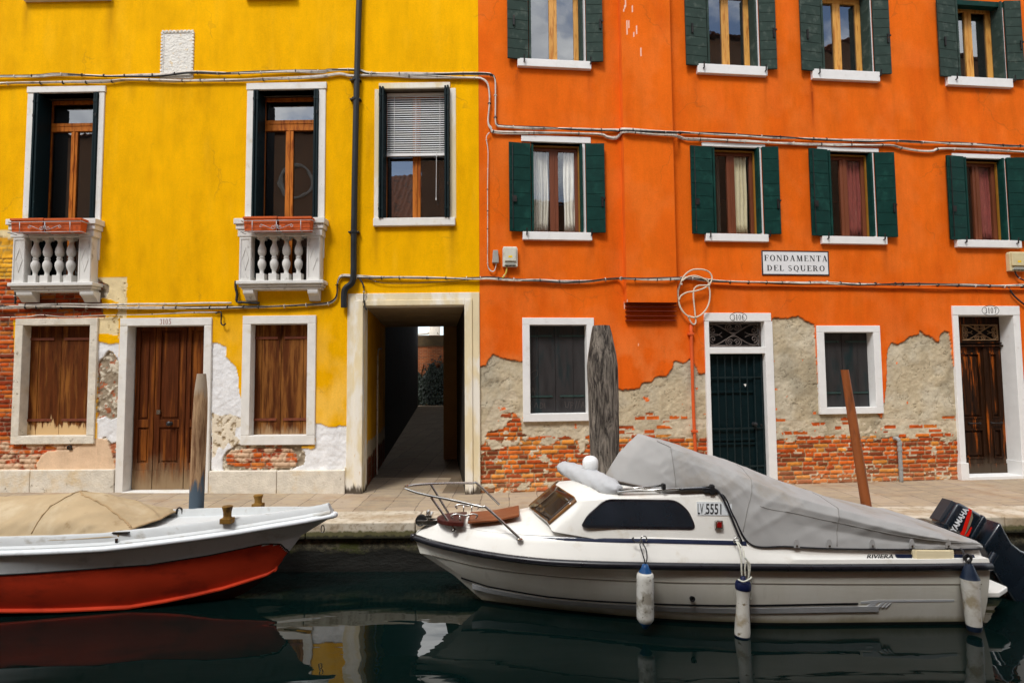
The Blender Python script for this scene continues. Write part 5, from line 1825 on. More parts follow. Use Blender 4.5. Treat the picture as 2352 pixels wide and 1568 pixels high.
def brickwall_mat():
    m = bpy.data.materials.new('garden_brick')
    t = NT(m)
    p = t.pos()
    br = t.n('TexBrick', {'Vector': t.n('Mapping', {'Vector': p, 'Rotation': (R(90), 0, 0)}).outputs[0], 'Color1': (*lin(150, 80, 42), 1), 'Color2': (*lin(116, 60, 36), 1), 'Mortar': (*lin(140, 108, 80), 1), 'Scale': 1., 'Brick Width': .3, 'Row Height': .1, 'Mortar Size': .012})
    c = t.mix(t.ramp(t.noise(p, 1.4, 6), .55, .68), br.outputs[0], lin(70, 46, 30))
    t.out(t.bsdf(col=c, rough=.9, spec=.15))
    return m


o = MB().box(-10, 0, 36.9, 37.2, -.1, 4.45).build('garden_wall', brickwall_mat(), None, loc=(-5, 36.9, 0))
tag(o, 'sunlit brick garden wall at the far end of the alley', 'wall')
MB().box(-10, 0, 36.84, 37.25, 3.75, 4.42).build('coping', mat('mossy_coping', lin(70, 56, 36), .9, .3, 3), o)
t = thing('ivy', 'dark ivy covering the lower half of the brick wall at the alley end', 'plant', (-4.8, 36.8, 0))
rng = random.Random(9)
b = MB()
for i in range(3800):
    x, z = rng.uniform(-6.6, -3.2), 0
    z = rng.random() ** .8 * (2.2 + .35 * math.sin(x * 2.3) + .25 * math.sin(x * 7))
    if rng.random() < .025:
        z += rng.random() * 1.0
    y = 36.86 - rng.random() * .35 * (1 - z / 4)
    s = .05 + rng.random() * .06
    n = Vector((rng.uniform(-.7, .7), -1, rng.uniform(-.2, .9))).normalized()
    x_ = n.cross(Vector((0, 0, 1))).normalized()
    y_ = x_.cross(n)
    c = Vector((x, y, z))
    b.add([c - y_ * s, c + x_ * s * .8, c + y_ * s, c - x_ * s * .8], [(0, 1, 2, 3)])
b.build('foliage', mat('ivy_leaf', lin(22, 31, 21), .6, .4, 6, col2=lin(54, 54, 26), s2=4, t2=(.6, .72)), t)
b = MB()
for i in range(7):
    x = -6.2 + i * .45
    b.tube(smooth_path([(x, 36.85, 0), (x + .1, 36.87, .9), (x - .05, 36.87, 1.8), (x + .12, 36.87, 2.6)], 3), .03, 5)
b.build('stem', M_BOARDS, t)
c_ = at(997, 760, 39.5)
o = MB().tube([(c_.x - .25, 39.5, 0), (c_.x - .1, 39.5, 2.5), (c_.x + .02, 39.5, 4.0), (c_.x + .1, 39.5, 6.5)], [.5, .42, .38, .36], 14).tube([(c_.x, 39.5, 4.9), (c_.x - .5, 39.5, 4.75), (c_.x - 1.2, 39.5, 4.7)], [.09, .06, .05], 8).build('tree_trunk', mat('pale_bark', lin(206, 196, 180), .85, .1, 3, .3, 20, col2=lin(70, 60, 48), s2=3, t2=(.58, .62)), None, loc=(c_.x, 39.5, 0), smooth=True)
tag(o, 'pale trunk rising behind the brick wall at the alley end', 'tree trunk')
struct(MB().box(-60, 60, 9.5, 120, -.6, -.05).build('ground', mat('far_ground', lin(150, 130, 104), .9, .1, 3), None))

# ------------------------------------------------------------------ the far side of the canal, seen only mirrored in panes and water
M_OPP = mat('opposite_render', lin(112, 84, 64), .9, .15, 1.5, .3, 30)


def opposite(x0, x1, h, label, roof_h, ring_at=None, wins=()):
    t = thing('opposite_house', label, 'building', ((x0 + x1) / 2, -3, 0), None)
    MB().box(x0, x1, -9, -3, -.1, h).build('wall', M_OPP, t)
    rows = []
    nx = int((x1 - x0) / .055)
    for k in range(14):
        f = k / 13
        rows.append([(x0 + (x1 - x0) * i / nx, -2.75 - 3.2 * f, h + roof_h * f + .06 * abs(math.sin(i * .85)) + .02 * ((k % 2))) for i in range(nx + 1)])
    b = MB()
    b.loft(rows)
    b.add([(x0, -9.2, h), (x1, -9.2, h), (x1, -5.95, h + roof_h), (x0, -5.95, h + roof_h)], [(0, 1, 2, 3)])
    b.build('roof', M_ROOFT, t, smooth=True)
    if ring_at:
        x, z = ring_at
        b = MB()
        b.tube([(x + .62 * math.cos(a * .196), -2.98, z + .62 * math.sin(a * .196)) for a in range(32)], .08, 6, closed=True)
        b.build('round_window', mat('grey_ring', lin(150, 146, 140), .8, .1, 6), t)
    for (x, z, w, hh) in wins:
        b = MB()
        b.box(x - w / 2, x + w / 2, -3.02, -2.985, z, z + hh)
        b.build('window', mat('dark_window', lin(34, 36, 38), .3, .1, 5), t)


opposite(-34, -6.35, 11.2, 'tall house on the far bank mirrored in the balcony windows', .7, (-8.55, 9.3), [(-12, 5, 1, 1.7), (-16, 5, 1, 1.7)])
opposite(-6.3, -3.8, 7.5, 'low tile-roofed house on the far bank mirrored beside the lowered blind', 2.9, None, [(-5, 2, 1, 1.6)])
opposite(-3.75, 1.5, 11.8, 'tall narrow house on the far bank mirrored under the lowered blind', .7, None, [(-2, 4, 1, 1.6)])
opposite(1.55, 7.15, 8.4, 'low house on the far bank mirrored in the net curtained window', .9, None, [(4, 3, 1, 1.6)])
opposite(7.2, 17.5, 15.9, 'tall house on the far bank mirrored in the upper windows beside the flue', .9, None, [(12, 5, 1, 1.6)])
opposite(17.55, 34, 16.4, 'tallest house on the far bank mirrored in the upper window over door 3107', .9, None, [(22, 5, 1, 1.6)])
# ------------------------------------------------------------------ boats
class Hull:
    """a hull described by level curves; each is fitted to points seen on its near side"""

    def __init__(s, Yc, X0, dr, L):
        s.Yc, s.X0, s.dr, s.L, s.lv = Yc, X0, dr, L, []

    def beam(s, q, st):
        s0, B, Ln, p = q
        return B * (1 - (1 - min(max((st - s0) / Ln, 0), 1)) ** p)

    def level(s, q, pts=None, zs=None):
        if pts:
            o = []
            for px, py in pts:
                Y = s.Yc
                for _ in range(12):
                    P = at(px, py, Y)
                    Y = s.Yc - s.beam(q, s.dr * (P.x - s.X0))
                o.append((s.dr * (P.x - s.X0), P.z))
            zs = sorted(o)
        lv = (q, [a for a, _ in zs], [c for _, c in zs])
        s.lv.append(lv)
        return lv

    def pt(s, lv, f, side=1, out=0., dz=0.):
        q, a, c = lv
        st = q[0] + (s.L - q[0]) * f ** 1.35
        b = s.beam(q, st)
        return (s.X0 + s.dr * st, s.Yc - side * (b + out), interp(st, a, c) + dz)

    def zb(s, lv, st):
        return interp(st, lv[1], lv[2]), s.beam(lv[0], st)

    def side(s, st, z):                 # half beam of the hull at station st and height z
        p = sorted(s.zb(l, st) for l in s.lv)
        return float(np.interp(z, [a for a, _ in p], [c for _, c in p]))


def ribbon(h, sts, zf, hw, name, m, parent, out=.004, sides=(1, -1), bf=None):
    for sd in sides:
        rows = []
        for st in sts:
            z = zf(st)
            w = hw(st) if callable(hw) else hw
            f_ = bf or h.side
            X = h.X0 + h.dr * st
            Y = lambda zz, o_: h.Yc - sd * (f_(st, zz) + o_)
            rows.append([(X, Y(z - w, -.02), z - w), (X, Y(z - w, out), z - w), (X, Y(z, out), z), (X, Y(z + w, out), z + w), (X, Y(z + w, -.02), z + w)])
        MB().loft(rows, closed=True, caps=True).build(name, m, parent, smooth=True, auto=30)


M_GEL = mat('gelcoat_white', lin(228, 226, 219), .38, .03, 3, .04, 30, .004, spec=.45, col2=lin(208, 200, 184), s2=5, t2=(.56, .74), k2=.7, coat=.15)


def hull_gel():
    m = bpy.data.materials.new('hull_gelcoat')
    t = NT(m)
    p = t.pos()
    n = t.noise(t.scaled(p, 3, 3, 1), 1, 6, .65)
    c = t.mix(t.ramp(n, .3, .7), lin(228, 226, 216), lin(220, 217, 204))
    z = t.n('SeparateXYZ', {0: p}).outputs[2]
    zz = t.math('ADD', z, t.math('MULTIPLY', t.math('SUBTRACT', t.noise(t.scaled(p, 5, 5, 2), 1, 6, .7), .5), .09))
    c = t.mix(t.math('MULTIPLY', t.ramp(zz, -.49, -.57), .75), c, lin(140, 128, 84))
    n2 = t.noise(t.scaled(p, 9, 9, .8), 1, 5, .6)
    c = t.mix(t.math('MULTIPLY', t.ramp(n2, .6, .75), .25), c, lin(160, 152, 136))
    c = t.mix(t.ramp(z, -.566, -.574), c, lin(24, 26, 24))
    t.out(t.bsdf(col=c, rough=.36, spec=.45, coat=.15))
    return m


M_HULL = hull_gel()
M_NAVY = mat('navy_stripe', lin(22, 32, 58), .45, .15, 12, .05, 60, col2=lin(150, 160, 172), s2=26, t2=(.70, .74))
M_RUBBER = mat('black_rail', lin(24, 24, 30), .32, .2, 10, .05, 60, spec=.5)
M_CANVAS = mat('grey_canvas', lin(158, 157, 155), .85, .06, 2.5, .25, 120, .002, spec=.15, col2=lin(140, 130, 116), s2=1.6, t2=(.52, .72), k2=.7, col3=lin(118, 110, 98), s3=7, t3=(.7, .8))
M_CANVASB = mat('beige_canvas', lin(172, 152, 120), .85, .08, 3, .25, 120, .002, spec=.15, col2=lin(190, 174, 146), s2=2.2, t2=(.5, .7), k2=.7, col3=lin(138, 114, 80), s3=4, t3=(.6, .76), st=(1.4, 1, 1))

# --- the cabin boat
H = Hull(6.30, -1.06, 1, 5.52)
lr = H.level((0, .76, 2.7, 2.3), [(958, 1233), (980, 1241), (1022, 1252), (1088, 1266), (1170, 1279), (1253, 1288), (1351, 1293), (1467, 1296), (1650, 1299), (1866, 1301), (2100, 1300), (2252, 1298)])
lk = H.level((.06, .735, 3.0, 2.2), [(986, 1273), (1088, 1299), (1187, 1314), (1318, 1327), (1462, 1334), (1700, 1339), (1923, 1341), (2235, 1341)])
ls = H.level((.42, .70, 3.1, 2.0), [(1037, 1319), (1121, 1346), (1253, 1369), (1350, 1378), (1462, 1384), (1923, 1386), (2230, 1382)])
lc = H.level((.75, .63, 3.1, 1.8), zs=[(.75, -.60), (1.6, -.60), (2.4, -.61), (5.5, -.61)])
lkeel = H.level((1.05, .0001, 1, 1), zs=[(1.0, -.72), (1.8, -.86), (5.5, -.86)])
WB = thing('cabin_boat', 'white cabin boat with grey cover and blue stripe moored at the quay', 'boat', (1.7, 6.3, WATER))
rows = []
for i in range(61):
    f = i / 60
    near = [H.pt(l, f) for l in (lr, lk, ls, lc, lkeel)]
    far = [H.pt(l, f, -1) for l in (lc, ls, lk, lr)]
    # a soft crease line under the rail and a hollow between the lines
    rows.append(near + far)
b = MB()
b.loft(rows)
b.add(rows[-1], [tuple(range(len(rows[-1])))])
b.build('hull', M_HULL, WB, smooth=True, auto=22)
# dark crease lines and decorative bands
sts = [.2 + (5.45 - .2) * (i / 60) ** 1.2 for i in range(61)]
ribbon(H, sts, lambda s_: H.zb(lk, s_)[0], .004, 'crease_line', flat('crease', lin(120, 114, 104), .6), WB, .003)
sts = [.5 + (4.30 - .5) * (i / 60) ** 1.2 for i in range(61)]
ribbon(H, sts, lambda s_: H.zb(ls, s_)[0], .009, 'black_stripe', flat('stripe_black', lin(26, 26, 30), .4), WB, .008)
Yc_ = H.Yc
M_GBAND = mat('grey_band', lin(186, 189, 192), .45, .08, 8, .05, 50)
sts = [.62 + (4.5 - .62) * (i / 60) ** 1.2 for i in range(61)]
ribbon(H, sts, lambda s_: H.zb(ls, s_)[0] - .055, lambda s_: .028, 'grey_band', M_GBAND, WB, .010)
pH = Vector((3.7, Yc_ - H.side(4.76, -.42), -.42))
nH = Vector((0, -1, -.16)).normalized()
for pts in ([(1976, 1379.5), (2012, 1376), (2190, 1375), (2190, 1379), (2016, 1381), (1998, 1397), (1984, 1397), (1998, 1383.5), (1976, 1384)], [(2012, 1393), (2024, 1382), (2031, 1382), (2019, 1393)], [(2024, 1393), (2036, 1382), (2040, 1382), (2028, 1393)], [(2033, 1393), (2045, 1382), (2047, 1382), (2035, 1393)]):
    P = [on_plane(x, y, pH, nH) for x, y in pts]
    n = len(P)
    MB().add([p - nH * .02 for p in P] + [p + nH * .010 for p in P], [tuple(range(n)), tuple(range(n, 2 * n))[::-1]] + [(q, n + q, n + (q + 1) % n, (q + 1) % n) for q in range(n)]).build('grey_band', M_GBAND, WB)
for sd in (1, -1):
    path = [H.pt(lr, (i / 60), sd, .012, -.005) for i in range(61)]
    MB().tube(path, .034, 10).build('rub_rail', M_RUBBER, WB, smooth=True)
MB().lathe((H.X0 - .01, H.Yc, H.zb(lr, 0)[0] - .04), [(.0, 0), (.03, .005), (.036, .04), (.03, .07), (0, .075)], 10, 2).build('bow_cap', M_RUBBER, WB, smooth=True)
# topside and deck
l1 = ((.20, .655, 2.35, 2.2), None, None)
o = []
for px, py in [(1040, 1203), (1080, 1212), (1124, 1219), (1190, 1225), (1320, 1231), (1500, 1235), (1700, 1240), (1815, 1249), (1866, 1254), (2189, 1257), (2240, 1257)]:
    Y = 6.0
    for _ in range(12):
        P = at(px, py, Y)
        Y = H.Yc - H.beam(l1[0], P.x - H.X0)
    o.append((P.x - H.X0, P.z))
l1 = (l1[0], [a for a, _ in o], [c for _, c in o])
zc_ = lambda st: interp(st, [.2, .9, 1.1, 1.3, 1.6, 2.6, 3.6, 5.6], [.25, .30, .34, .38, .40, .40, .16, .10])


def deck_row(f, sd):
    x0, y0, z0 = H.pt(lr, f, sd)
    st1 = l1[0][0] + (H.L - .02 - l1[0][0]) * f ** 1.35
    b1 = H.beam(l1[0], st1)
    z1 = interp(st1, l1[1], l1[2])
    x1 = H.X0 + st1
    Y = lambda b_: H.Yc - sd * b_
    b0 = abs(y0 - H.Yc)
    r = [(x0, y0, z0 + .012), (x0 + (x1 - x0) * .15, Y(b0 - .012), z0 + .06), (x0 + (x1 - x0) * .7, Y(b1 + .025), z1 - .07), (x0 + (x1 - x0) * .9, Y(b1 + .008), z1 - .012), (x1, Y(max(b1 - .02, 0)), z1 + .012)]
    zc = zc_(st1)
    for g in (.75, .45, .2):
        r.append((x1, Y(b1 * g), z1 + .014 + (zc - z1) * (1 - g) ** 1.0 * (1.15 if g < .5 else 1.05)))
    return r, (x1, H.Yc, zc)


rows = []
for i in range(61):
    f = i / 60
    n_, c_ = deck_row(f, 1)
    f_, _ = deck_row(f, -1)
    rows.append(n_ + [c_] + f_[::-1])
b = MB()
b.loft(rows)
b.add(rows[-1], [tuple(range(len(rows[-1])))])
b.add(rows[0], [tuple(range(len(rows[0])))])
b.build('deck', M_GEL, WB, smooth=True, auto=40)


def top_b(st, z):                       # half beam of the topside strip
    b0, b1 = H.beam(lr[0], st), H.beam(l1[0], st)
    z0, z1 = H.zb(lr, st)[0], interp(st, l1[1], l1[2])
    return float(np.interp(z, [z0 + .01, z0 + .06, z1 - .07, z1 - .012, z1 + .012], [b0, b0 - .012, b1 + .025, b1 + .008, b1 - .02]))


sts = [.26 + (3.28 - .26) * (i / 50) ** 1.3 for i in range(51)]
ribbon(H, sts, lambda s_: interp(s_, l1[1], l1[2]) - .022, lambda s_: .017, 'blue_stripe', M_NAVY, WB, .006, bf=top_b)
# cabin
Yc = H.Yc
CW = [(.37, .56, .29), (.365, .54, .305), (.35, .50, .32), (.335, .44, .335), (.22, .2, .375), (.16, 0, .385)]
C0 = [(.40, .575, .28), (.52, .545, .43), (.64, .50, .555), (.625, .44, .585), (.51, .2, .625), (.46, 0, .63)]
C1 = [(1.0, .645, .19), (1.0, .605, .42), (1.0, .550, .585), (1.0, .49, .62), (1.0, .25, .655), (1.0, 0, .665)]
C2 = [(1.6, .652, .18), (1.6, .615, .43), (1.6, .560, .60), (1.6, .50, .635), (1.6, .25, .675), (1.6, 0, .685)]
C3 = [(2.25, .652, .16), (2.17, .618, .43), (2.05, .565, .62), (2.04, .50, .655), (2.03, .25, .69), (2.03, 0, .70)]


def full(r):
    return [(x, Yc - b_, z) for x, b_, z in r] + [(x, Yc + b_, z) for x, b_, z in r[::-1][1:]]


def lerp_rows(a, c, n):
    return [[tuple(p + (q - p) * k / n for p, q in zip(u_, v_)) for u_, v_ in zip(a, c)] for k in range(n)]


allr = [full(r) for r in lerp_rows(CW, C0, 3) + lerp_rows(C0, C1, 5) + lerp_rows(C1, C2, 3) + lerp_rows(C2, C3, 3) + [C3]]
b = MB()
b.loft(allr)
b.add(allr[-1], [tuple(range(len(allr[-1])))])
b.build('cabin', M_GEL, WB, smooth=True, auto=35, sub=0)
# windscreen: two amber panes with a darker middle
M_AMBER = mat('amber_screen', lin(112, 74, 34), .12, .15, 3, .02, 30, spec=.6)
M_SCREEN = mat('dark_screen', lin(46, 36, 28), .1, .3, 2.5, .02, 30, spec=.6, st=(6, 2, 2), col2=lin(120, 92, 60), s2=1.2, t2=(.58, .66))


def screen(pts, lo, hi, off):
    rr = []
    for k in range(5):
        f = lo + (hi - lo) * k / 4
        rr.append([(w[0] + (c[0] - w[0]) * f - off, w[1] + (c[1] - w[1]) * f + off * .3, w[2] + (c[2] - w[2]) * f + off * .75) for w, c in pts])
    return rr


def lp(a, c, f):
    return tuple(p + (q - p) * f for p, q in zip(a, c))


for sd in (1, -1):
    P_ = [(CW[2], C0[2]), (CW[3], C0[3]), (lp(CW[3], CW[4], .5), lp(C0[3], C0[4], .5)), (CW[4], C0[4]), (lp(CW[4], CW[5], .9), lp(C0[4], C0[5], .9))]
    f3 = lambda r: [(x, Yc - sd * b_, z) for x, b_, z in r]
    o1 = MB().loft([f3(r) for r in screen(P_, .03, .98, .010)]).build('windscreen', M_AMBER, WB, solid=.012, smooth=True)
    Q_ = [(lp(P_[0][0], P_[1][0], .6), lp(P_[0][1], P_[1][1], .6))] + P_[1:4] + [(lp(P_[3][0], P_[4][0], .8), lp(P_[3][1], P_[4][1], .8))]
    MB().loft([f3(r) for r in screen(Q_, .07, .95, .016)]).build('pane', M_SCREEN, o1, solid=.004, smooth=True)
# cabin side window, number plate, navigation light
pA, pB, pC = Vector((.9, Yc - .634, .25)), Vector((2.0, Yc - .642, .25)), Vector((1.5, Yc - .563, .585))
NS = (pB - pA).cross(pC - pA).normalized()
if NS.y > 0:
    NS = -NS


def side_poly(pts, o0, o1, mb):
    P = [on_plane(x, y, pA, NS) for x, y in pts]
    n = len(P)
    mb.add([p + NS * o0 for p in P] + [p + NS * o1 for p in P], [tuple(range(n)), tuple(range(n, 2 * n))[::-1]] + [(i, n + i, n + (i + 1) % n, (i + 1) % n) for i in range(n)])
    return mb


def rounded(pts, r, k=5):
    out = []
    n = len(pts)
    for i in range(n):
        a, p, c = Vector(pts[i - 1]), Vector(pts[i]), Vector(pts[(i + 1) % n])
        d1, d2 = (a - p), (c - p)
        q = min(r, d1.length * .45, d2.length * .45)
        s_, e_ = p + d1.normalized() * q, p + d2.normalized() * q
        for j in range(k + 1):
            t_ = j / k
            out.append(tuple((s_ * (1 - t_) + p * t_) * (1 - t_) + (p * (1 - t_) + e_ * t_) * t_))
    return out


win = [(1335, 1207), (1347, 1184), (1390, 1145), (1552, 1147), (1582, 1172), (1600, 1216), (1345, 1212)]
o = side_poly(rounded(win, 17), -.02, .016, MB()).build('side_window', M_RUBBER, WB, bevel=.004)
cx, cy = 1470, 1181
inner = [(cx + (x - cx) * .955, cy + (y - cy) * .83) for x, y in win]
side_poly(rounded(inner, 14), .0, .019, MB()).build('pane', mat('smoked_pane', lin(26, 34, 42), .08, .2, 3, .02, 20, spec=.6, col2=lin(40, 46, 56), s2=1.4, t2=(.5, .7)), o)


def font_mesh(body, bold=0., res=3):
    cu = bpy.data.curves.new('lettering_curve', 'FONT')
    cu.body, cu.size, cu.offset, cu.resolution_u = body, 1, bold, res
    ob = bpy.data.objects.new('lettering_curve', cu)
    COL.objects.link(ob)
    bpy.context.view_layer.update()
    me = bpy.data.meshes.new_from_object(ob.evaluated_get(bpy.context.evaluated_depsgraph_get()))
    vs, fs = [tuple(v.co) for v in me.vertices], [tuple(p.vertices) for p in me.polygons]
    bpy.data.objects.remove(ob)
    bpy.data.curves.remove(cu)
    bpy.data.meshes.remove(me)
    x0, x1 = min(v[0] for v in vs), max(v[0] for v in vs)
    y0, y1 = min(v[1] for v in vs), max(v[1] for v in vs)
    return [((v[0] - x0) / (x1 - x0), (v[1] - y0) / (y1 - y0)) for v in vs], fs


def lettering(body, O_, ax, ay, n, parent, m, bold=0., shear=0., name='lettering', off=.002):
    vs, fs = font_mesh(body, bold)
    b_ = MB()
    P = [O_ + ax * (x + shear * y) + ay * y + n * off for x, y in vs]
    b_.add(P, fs)
    return b_.build(name, m, parent, solid=.002)


side = lambda x, y: on_plane(x, y, pA, NS)
o = side_poly([(1599.5, 1151.5), (1679, 1152.5), (1679.5, 1183), (1601, 1182.5)], .0, .022, MB()).build('number_plate', mat('plate_grey', lin(206, 210, 212), .5, .04, 9), WB)
O_ = side(1601, 1180)
lettering('LV', O_ + NS * .022, side(1614, 1180) - O_, side(1601, 1156) - O_, NS, o, M_TEXT, .0)
O_ = side(1619.5, 1180)
lettering('5551', O_ + NS * .022, side(1655, 1180.5) - O_, side(1619.5, 1156) - O_, NS, o, M_TEXT, .012)
O_ = side(1615.5, 1180)
lettering('-', O_ + NS * .022, side(1618.2, 1180) - O_, side(1619.5, 1177.5) - O_, NS, o, M_TEXT, .0)
o = side_poly(rounded([(1639.5, 1194), (1657, 1194), (1657, 1213), (1639.5, 1213)], 3), .0, .05, MB()).build('navigation_light', M_STEEL, WB, bevel=.006)
side_poly([(1643, 1198), (1654, 1198), (1654, 1211), (1643, 1211)], .04, .054, MB()).build('red_lens', mat('red_lens', lin(120, 8, 10), .15, .2, 30, .02, 30, spec=.6), o, bevel=.004)
# lettering and hatch on the topside aft
YT = Yc - H.beam(l1[0], 4.6) - .045
NT_ = Vector((0, -1, .18)).normalized()
pT = Vector((0, YT - .028, .0))
ts = lambda x, y: on_plane(x, y, pT, NT_)
O_ = ts(1990, 1281)
lettering('RIVIERA', O_, ts(2051, 1281) - O_, ts(1990, 1272) - O_, NT_, WB, M_TEXT, .02, .04, off=.006)


def top_poly(pts, o0, o1):
    P = [ts(x, y) for x, y in pts]
    n = len(P)
    return MB().add([p + NT_ * o0 for p in P] + [p + NT_ * o1 for p in P], [tuple(range(n)), tuple(range(n, 2 * n))[::-1]] + [(i, n + i, n + (i + 1) % n, (i + 1) % n) for i in range(n)])


top_poly([(2057, 1272), (2094, 1272.5), (2094, 1281.5), (2060, 1281)], -.012, .006).build('blue_stripe', M_NAVY, WB)
top_poly([(2190, 1273), (2236, 1273), (2239, 1281), (2190, 1281.5)], -.02, .005).build('blue_stripe', M_NAVY, WB)
M_HATCH = mat('yellowed_plastic', lin(218, 204, 168), .5, .05, 6, .05, 40)
o = top_poly(rounded([(2094, 1261), (2189, 1262), (2190, 1291), (2098, 1290)], 3), -.02, .012).build('locker_hatch', M_HATCH, WB, bevel=.004)
top_poly(rounded([(2101, 1263), (2182, 1264), (2184, 1284), (2103, 1283)], 3), .0, .02).build('hatch_lid', M_HATCH, o, bevel=.004)
# foredeck: wooden boards, cleats, anchor roller
M_TEAK = mat('teak', lin(122, 66, 36), .4, .15, 4, .1, 50, st=(.6, 6, 6), col2=lin(150, 92, 56), s2=3, t2=(.5, .7))
M_TEAKD = mat('dark_teak', lin(70, 28, 22), .4, .15, 4, .1, 50, st=(.6, 6, 6))
zt = lambda X: zc_(X - H.X0) + .012
b = MB()
xs = [-.47, -.2, .06]
b.loft([[(x, 6.02, zt(x)), (x, 6.46, zt(x) + .0), (x, 6.46, zt(x) + .022), (x, 6.02, zt(x) + .022)] for x in xs], closed=True, caps=True)
b.build('deck_board', M_TEAK, WB, bevel=.005)
el = [(-.51, -.215), (-.51, .225)] + [(-.51 - .30 * math.sin(a), .225 * math.cos(a)) for a in [math.pi * k / 14 for k in range(1, 14)]]
el = [(x, 6.24 + y) for x, y in [(-.51, .225)] + [(-.51 - .30 * math.sin(math.pi * k / 16), .225 * math.cos(math.pi * k / 16)) for k in range(1, 16)] + [(-.51, -.225)]]
MB().prism(el, .262, .312).build('deck_hatch', M_TEAKD, WB, bevel=.008)
for y in (6.05, 6.5):
    b = MB()
    z = zt(-.5) + .05
    b.tube(smooth_path([(-.62, y, z + .0), (-.64, y, z + .03), (-.58, y, z + .045), (-.5, y, z + .03), (-.42, y, z + .045), (-.37, y, z + .03), (-.39, y, z)], 4), .009, 6)
    b.tube([(-.55, y, z + .03), (-.55, y, z - .05)], .008, 6).tube([(-.46, y, z + .03), (-.46, y, z - .05)], .008, 6)
    b.build('cleat', M_STEEL, WB, smooth=True)
b = MB()
b.lathe((at(967, 1194, 6.3).x, 6.26, at(967, 1194, 6.3).z), [(.012, 0), (.056, .004), (.058, .014), (.045, .03), (.045, .05), (.058, .066), (.056, .076), (.012, .08)], 18, 1)
b.build('anchor_roller', M_BLACKPL, WB, smooth=True, auto=40)
b = MB()
p0, p1 = at(984, 1172, 6.3), at(1003, 1196, 6.3)
b.box(p0.x - .018, p0.x + .018, 6.26, 6.34, p1.z - .02, p0.z)
b.box(p0.x - .12, p1.x + .1, 6.25, 6.258, p1.z - .03, p1.z + .02).box(p0.x - .12, p1.x + .1, 6.342, 6.35, p1.z - .03, p1.z + .02)
b.box(p0.x - .02, p0.x + .045, 6.22, 6.38, p0.z - .06, p0.z - .03)
b.build('roller_bracket', M_STEEL, WB, bevel=.004)
# bow rail
b = MB()
tip = at(930, 1119, 6.3)
rail = [at(1193, 1235, 5.80), at(1121, 1168, 5.86), at(1105, 1163, 5.87), at(1040, 1148, 5.98), at(985, 1137, 6.12), at(950, 1128, 6.22), tip, at(944, 1114, 6.40), at(989, 1110.5, 6.52), at(1040, 1109, 6.64), at(1085, 1109, 6.76), at(1097, 1111, 6.78), at(1147, 1158, 6.80)]
b.tube(smooth_path(rail, 5), .0135, 8)
b.tube([at(990, 1141, 6.10), at(1042, 1214, 6.06)], .0125, 8).tube([at(989, 1111, 6.52), at(1030, 1178, 6.54)], .0125, 8)
for p in (at(1193, 1236, 5.80), at(1042, 1215, 6.06)):
    b.lathe(tuple(p - Vector((0, 0, .012))), [(.034, 0), (.034, .008), (.02, .016)], 12, 2)
b.build('bow_rail', M_STEEL, WB, smooth=True, auto=50)
# folded bimini in its sleeve
M_SLEEVE = mat('sleeve', lin(178, 180, 182), .8, .06, 5, .4, 14, .01, spec=.15)
path = [at(1292, 1074, 6.80), at(1320, 1085, 6.62), at(1354, 1099, 6.32), at(1385, 1114, 6.05), at(1405, 1123, 5.90), at(1424, 1125, 5.80)]
b = MB()
pp = smooth_path(path, 6)
rows = []
for i, p in enumerate(pp):
    f = i / (len(pp) - 1)
    r_ = .098 * (1 - .05 * math.sin(f * 9)) * (1 if f < .78 else 1 - (f - .78) * 2.9) * (.72 + 1.9 * f if f < .15 else 1)
    tn = (pp[min(i + 1, len(pp) - 1)] - pp[max(i - 1, 0)]).normalized()
    x_ = tn.cross(Vector((0, 0, 1))).normalized()
    y_ = x_.cross(tn)
    rows.append([tuple(p + Vector((0, 0, .008)) + (x_ * math.cos(a) * 1.25 + y_ * math.sin(a) * .95) * r_ * (1 + .05 * math.sin(5 * a + i * .7) + .035 * math.sin(9 * a - i * 1.3) + .04 * math.sin(i * 2.1 + 3 * a))) for a in [2 * math.pi * k / 22 for k in range(22)]])
b.loft(rows, closed=True, caps=True)
b.build('bimini_sleeve', M_SLEEVE, WB, smooth=True)
b = MB()
b.tube([at(1418, 1124, 5.80), at(1522, 1114, 5.78)], .011, 8)
b.build('bimini_pole', M_STEEL, WB, smooth=True)
b = MB()
b.tube([at(1418, 1129, 5.78), at(1635, 1118, 5.74)], .013, 8)
b.build('bimini_pole', M_STEEL, WB, smooth=True)
b = MB()
for (x, y) in ((1524, 1116), (1634, 1117)):
    p = at(x, y, 5.75)
    MB().box(p.x - .016, p.x + .016, p.y - .03, p.y + .03, p.z - .03, p.z + .025).build('pole_clamp', M_BLACKPL, WB, bevel=.004)
p = at(1634, 1128, 5.72)
b.box(p.x - .07, p.x + .06, p.y - .01, p.y + .02, p.z - .012, p.z + .012).box(p.x - .015, p.x + .03, p.y - .015, p.y + .02, p.z - .03, p.z + .06)
b.build('pole_foot', M_BLACKPL, WB, bevel=.004)
# black gutter round the back of the cabin
g = [at(1560, 1123, 5.73), at(1620, 1122, 5.73), at(1643, 1123, 5.72), at(1656, 1137, 5.69), at(1668, 1160, 5.67), at(1682, 1193, 5.65), at(1694, 1222, 5.63), at(1703, 1242, 5.62)]
MB().tube(smooth_path(g, 4), .011, 7).build('cabin_gutter', M_RUBBER, WB, smooth=True)
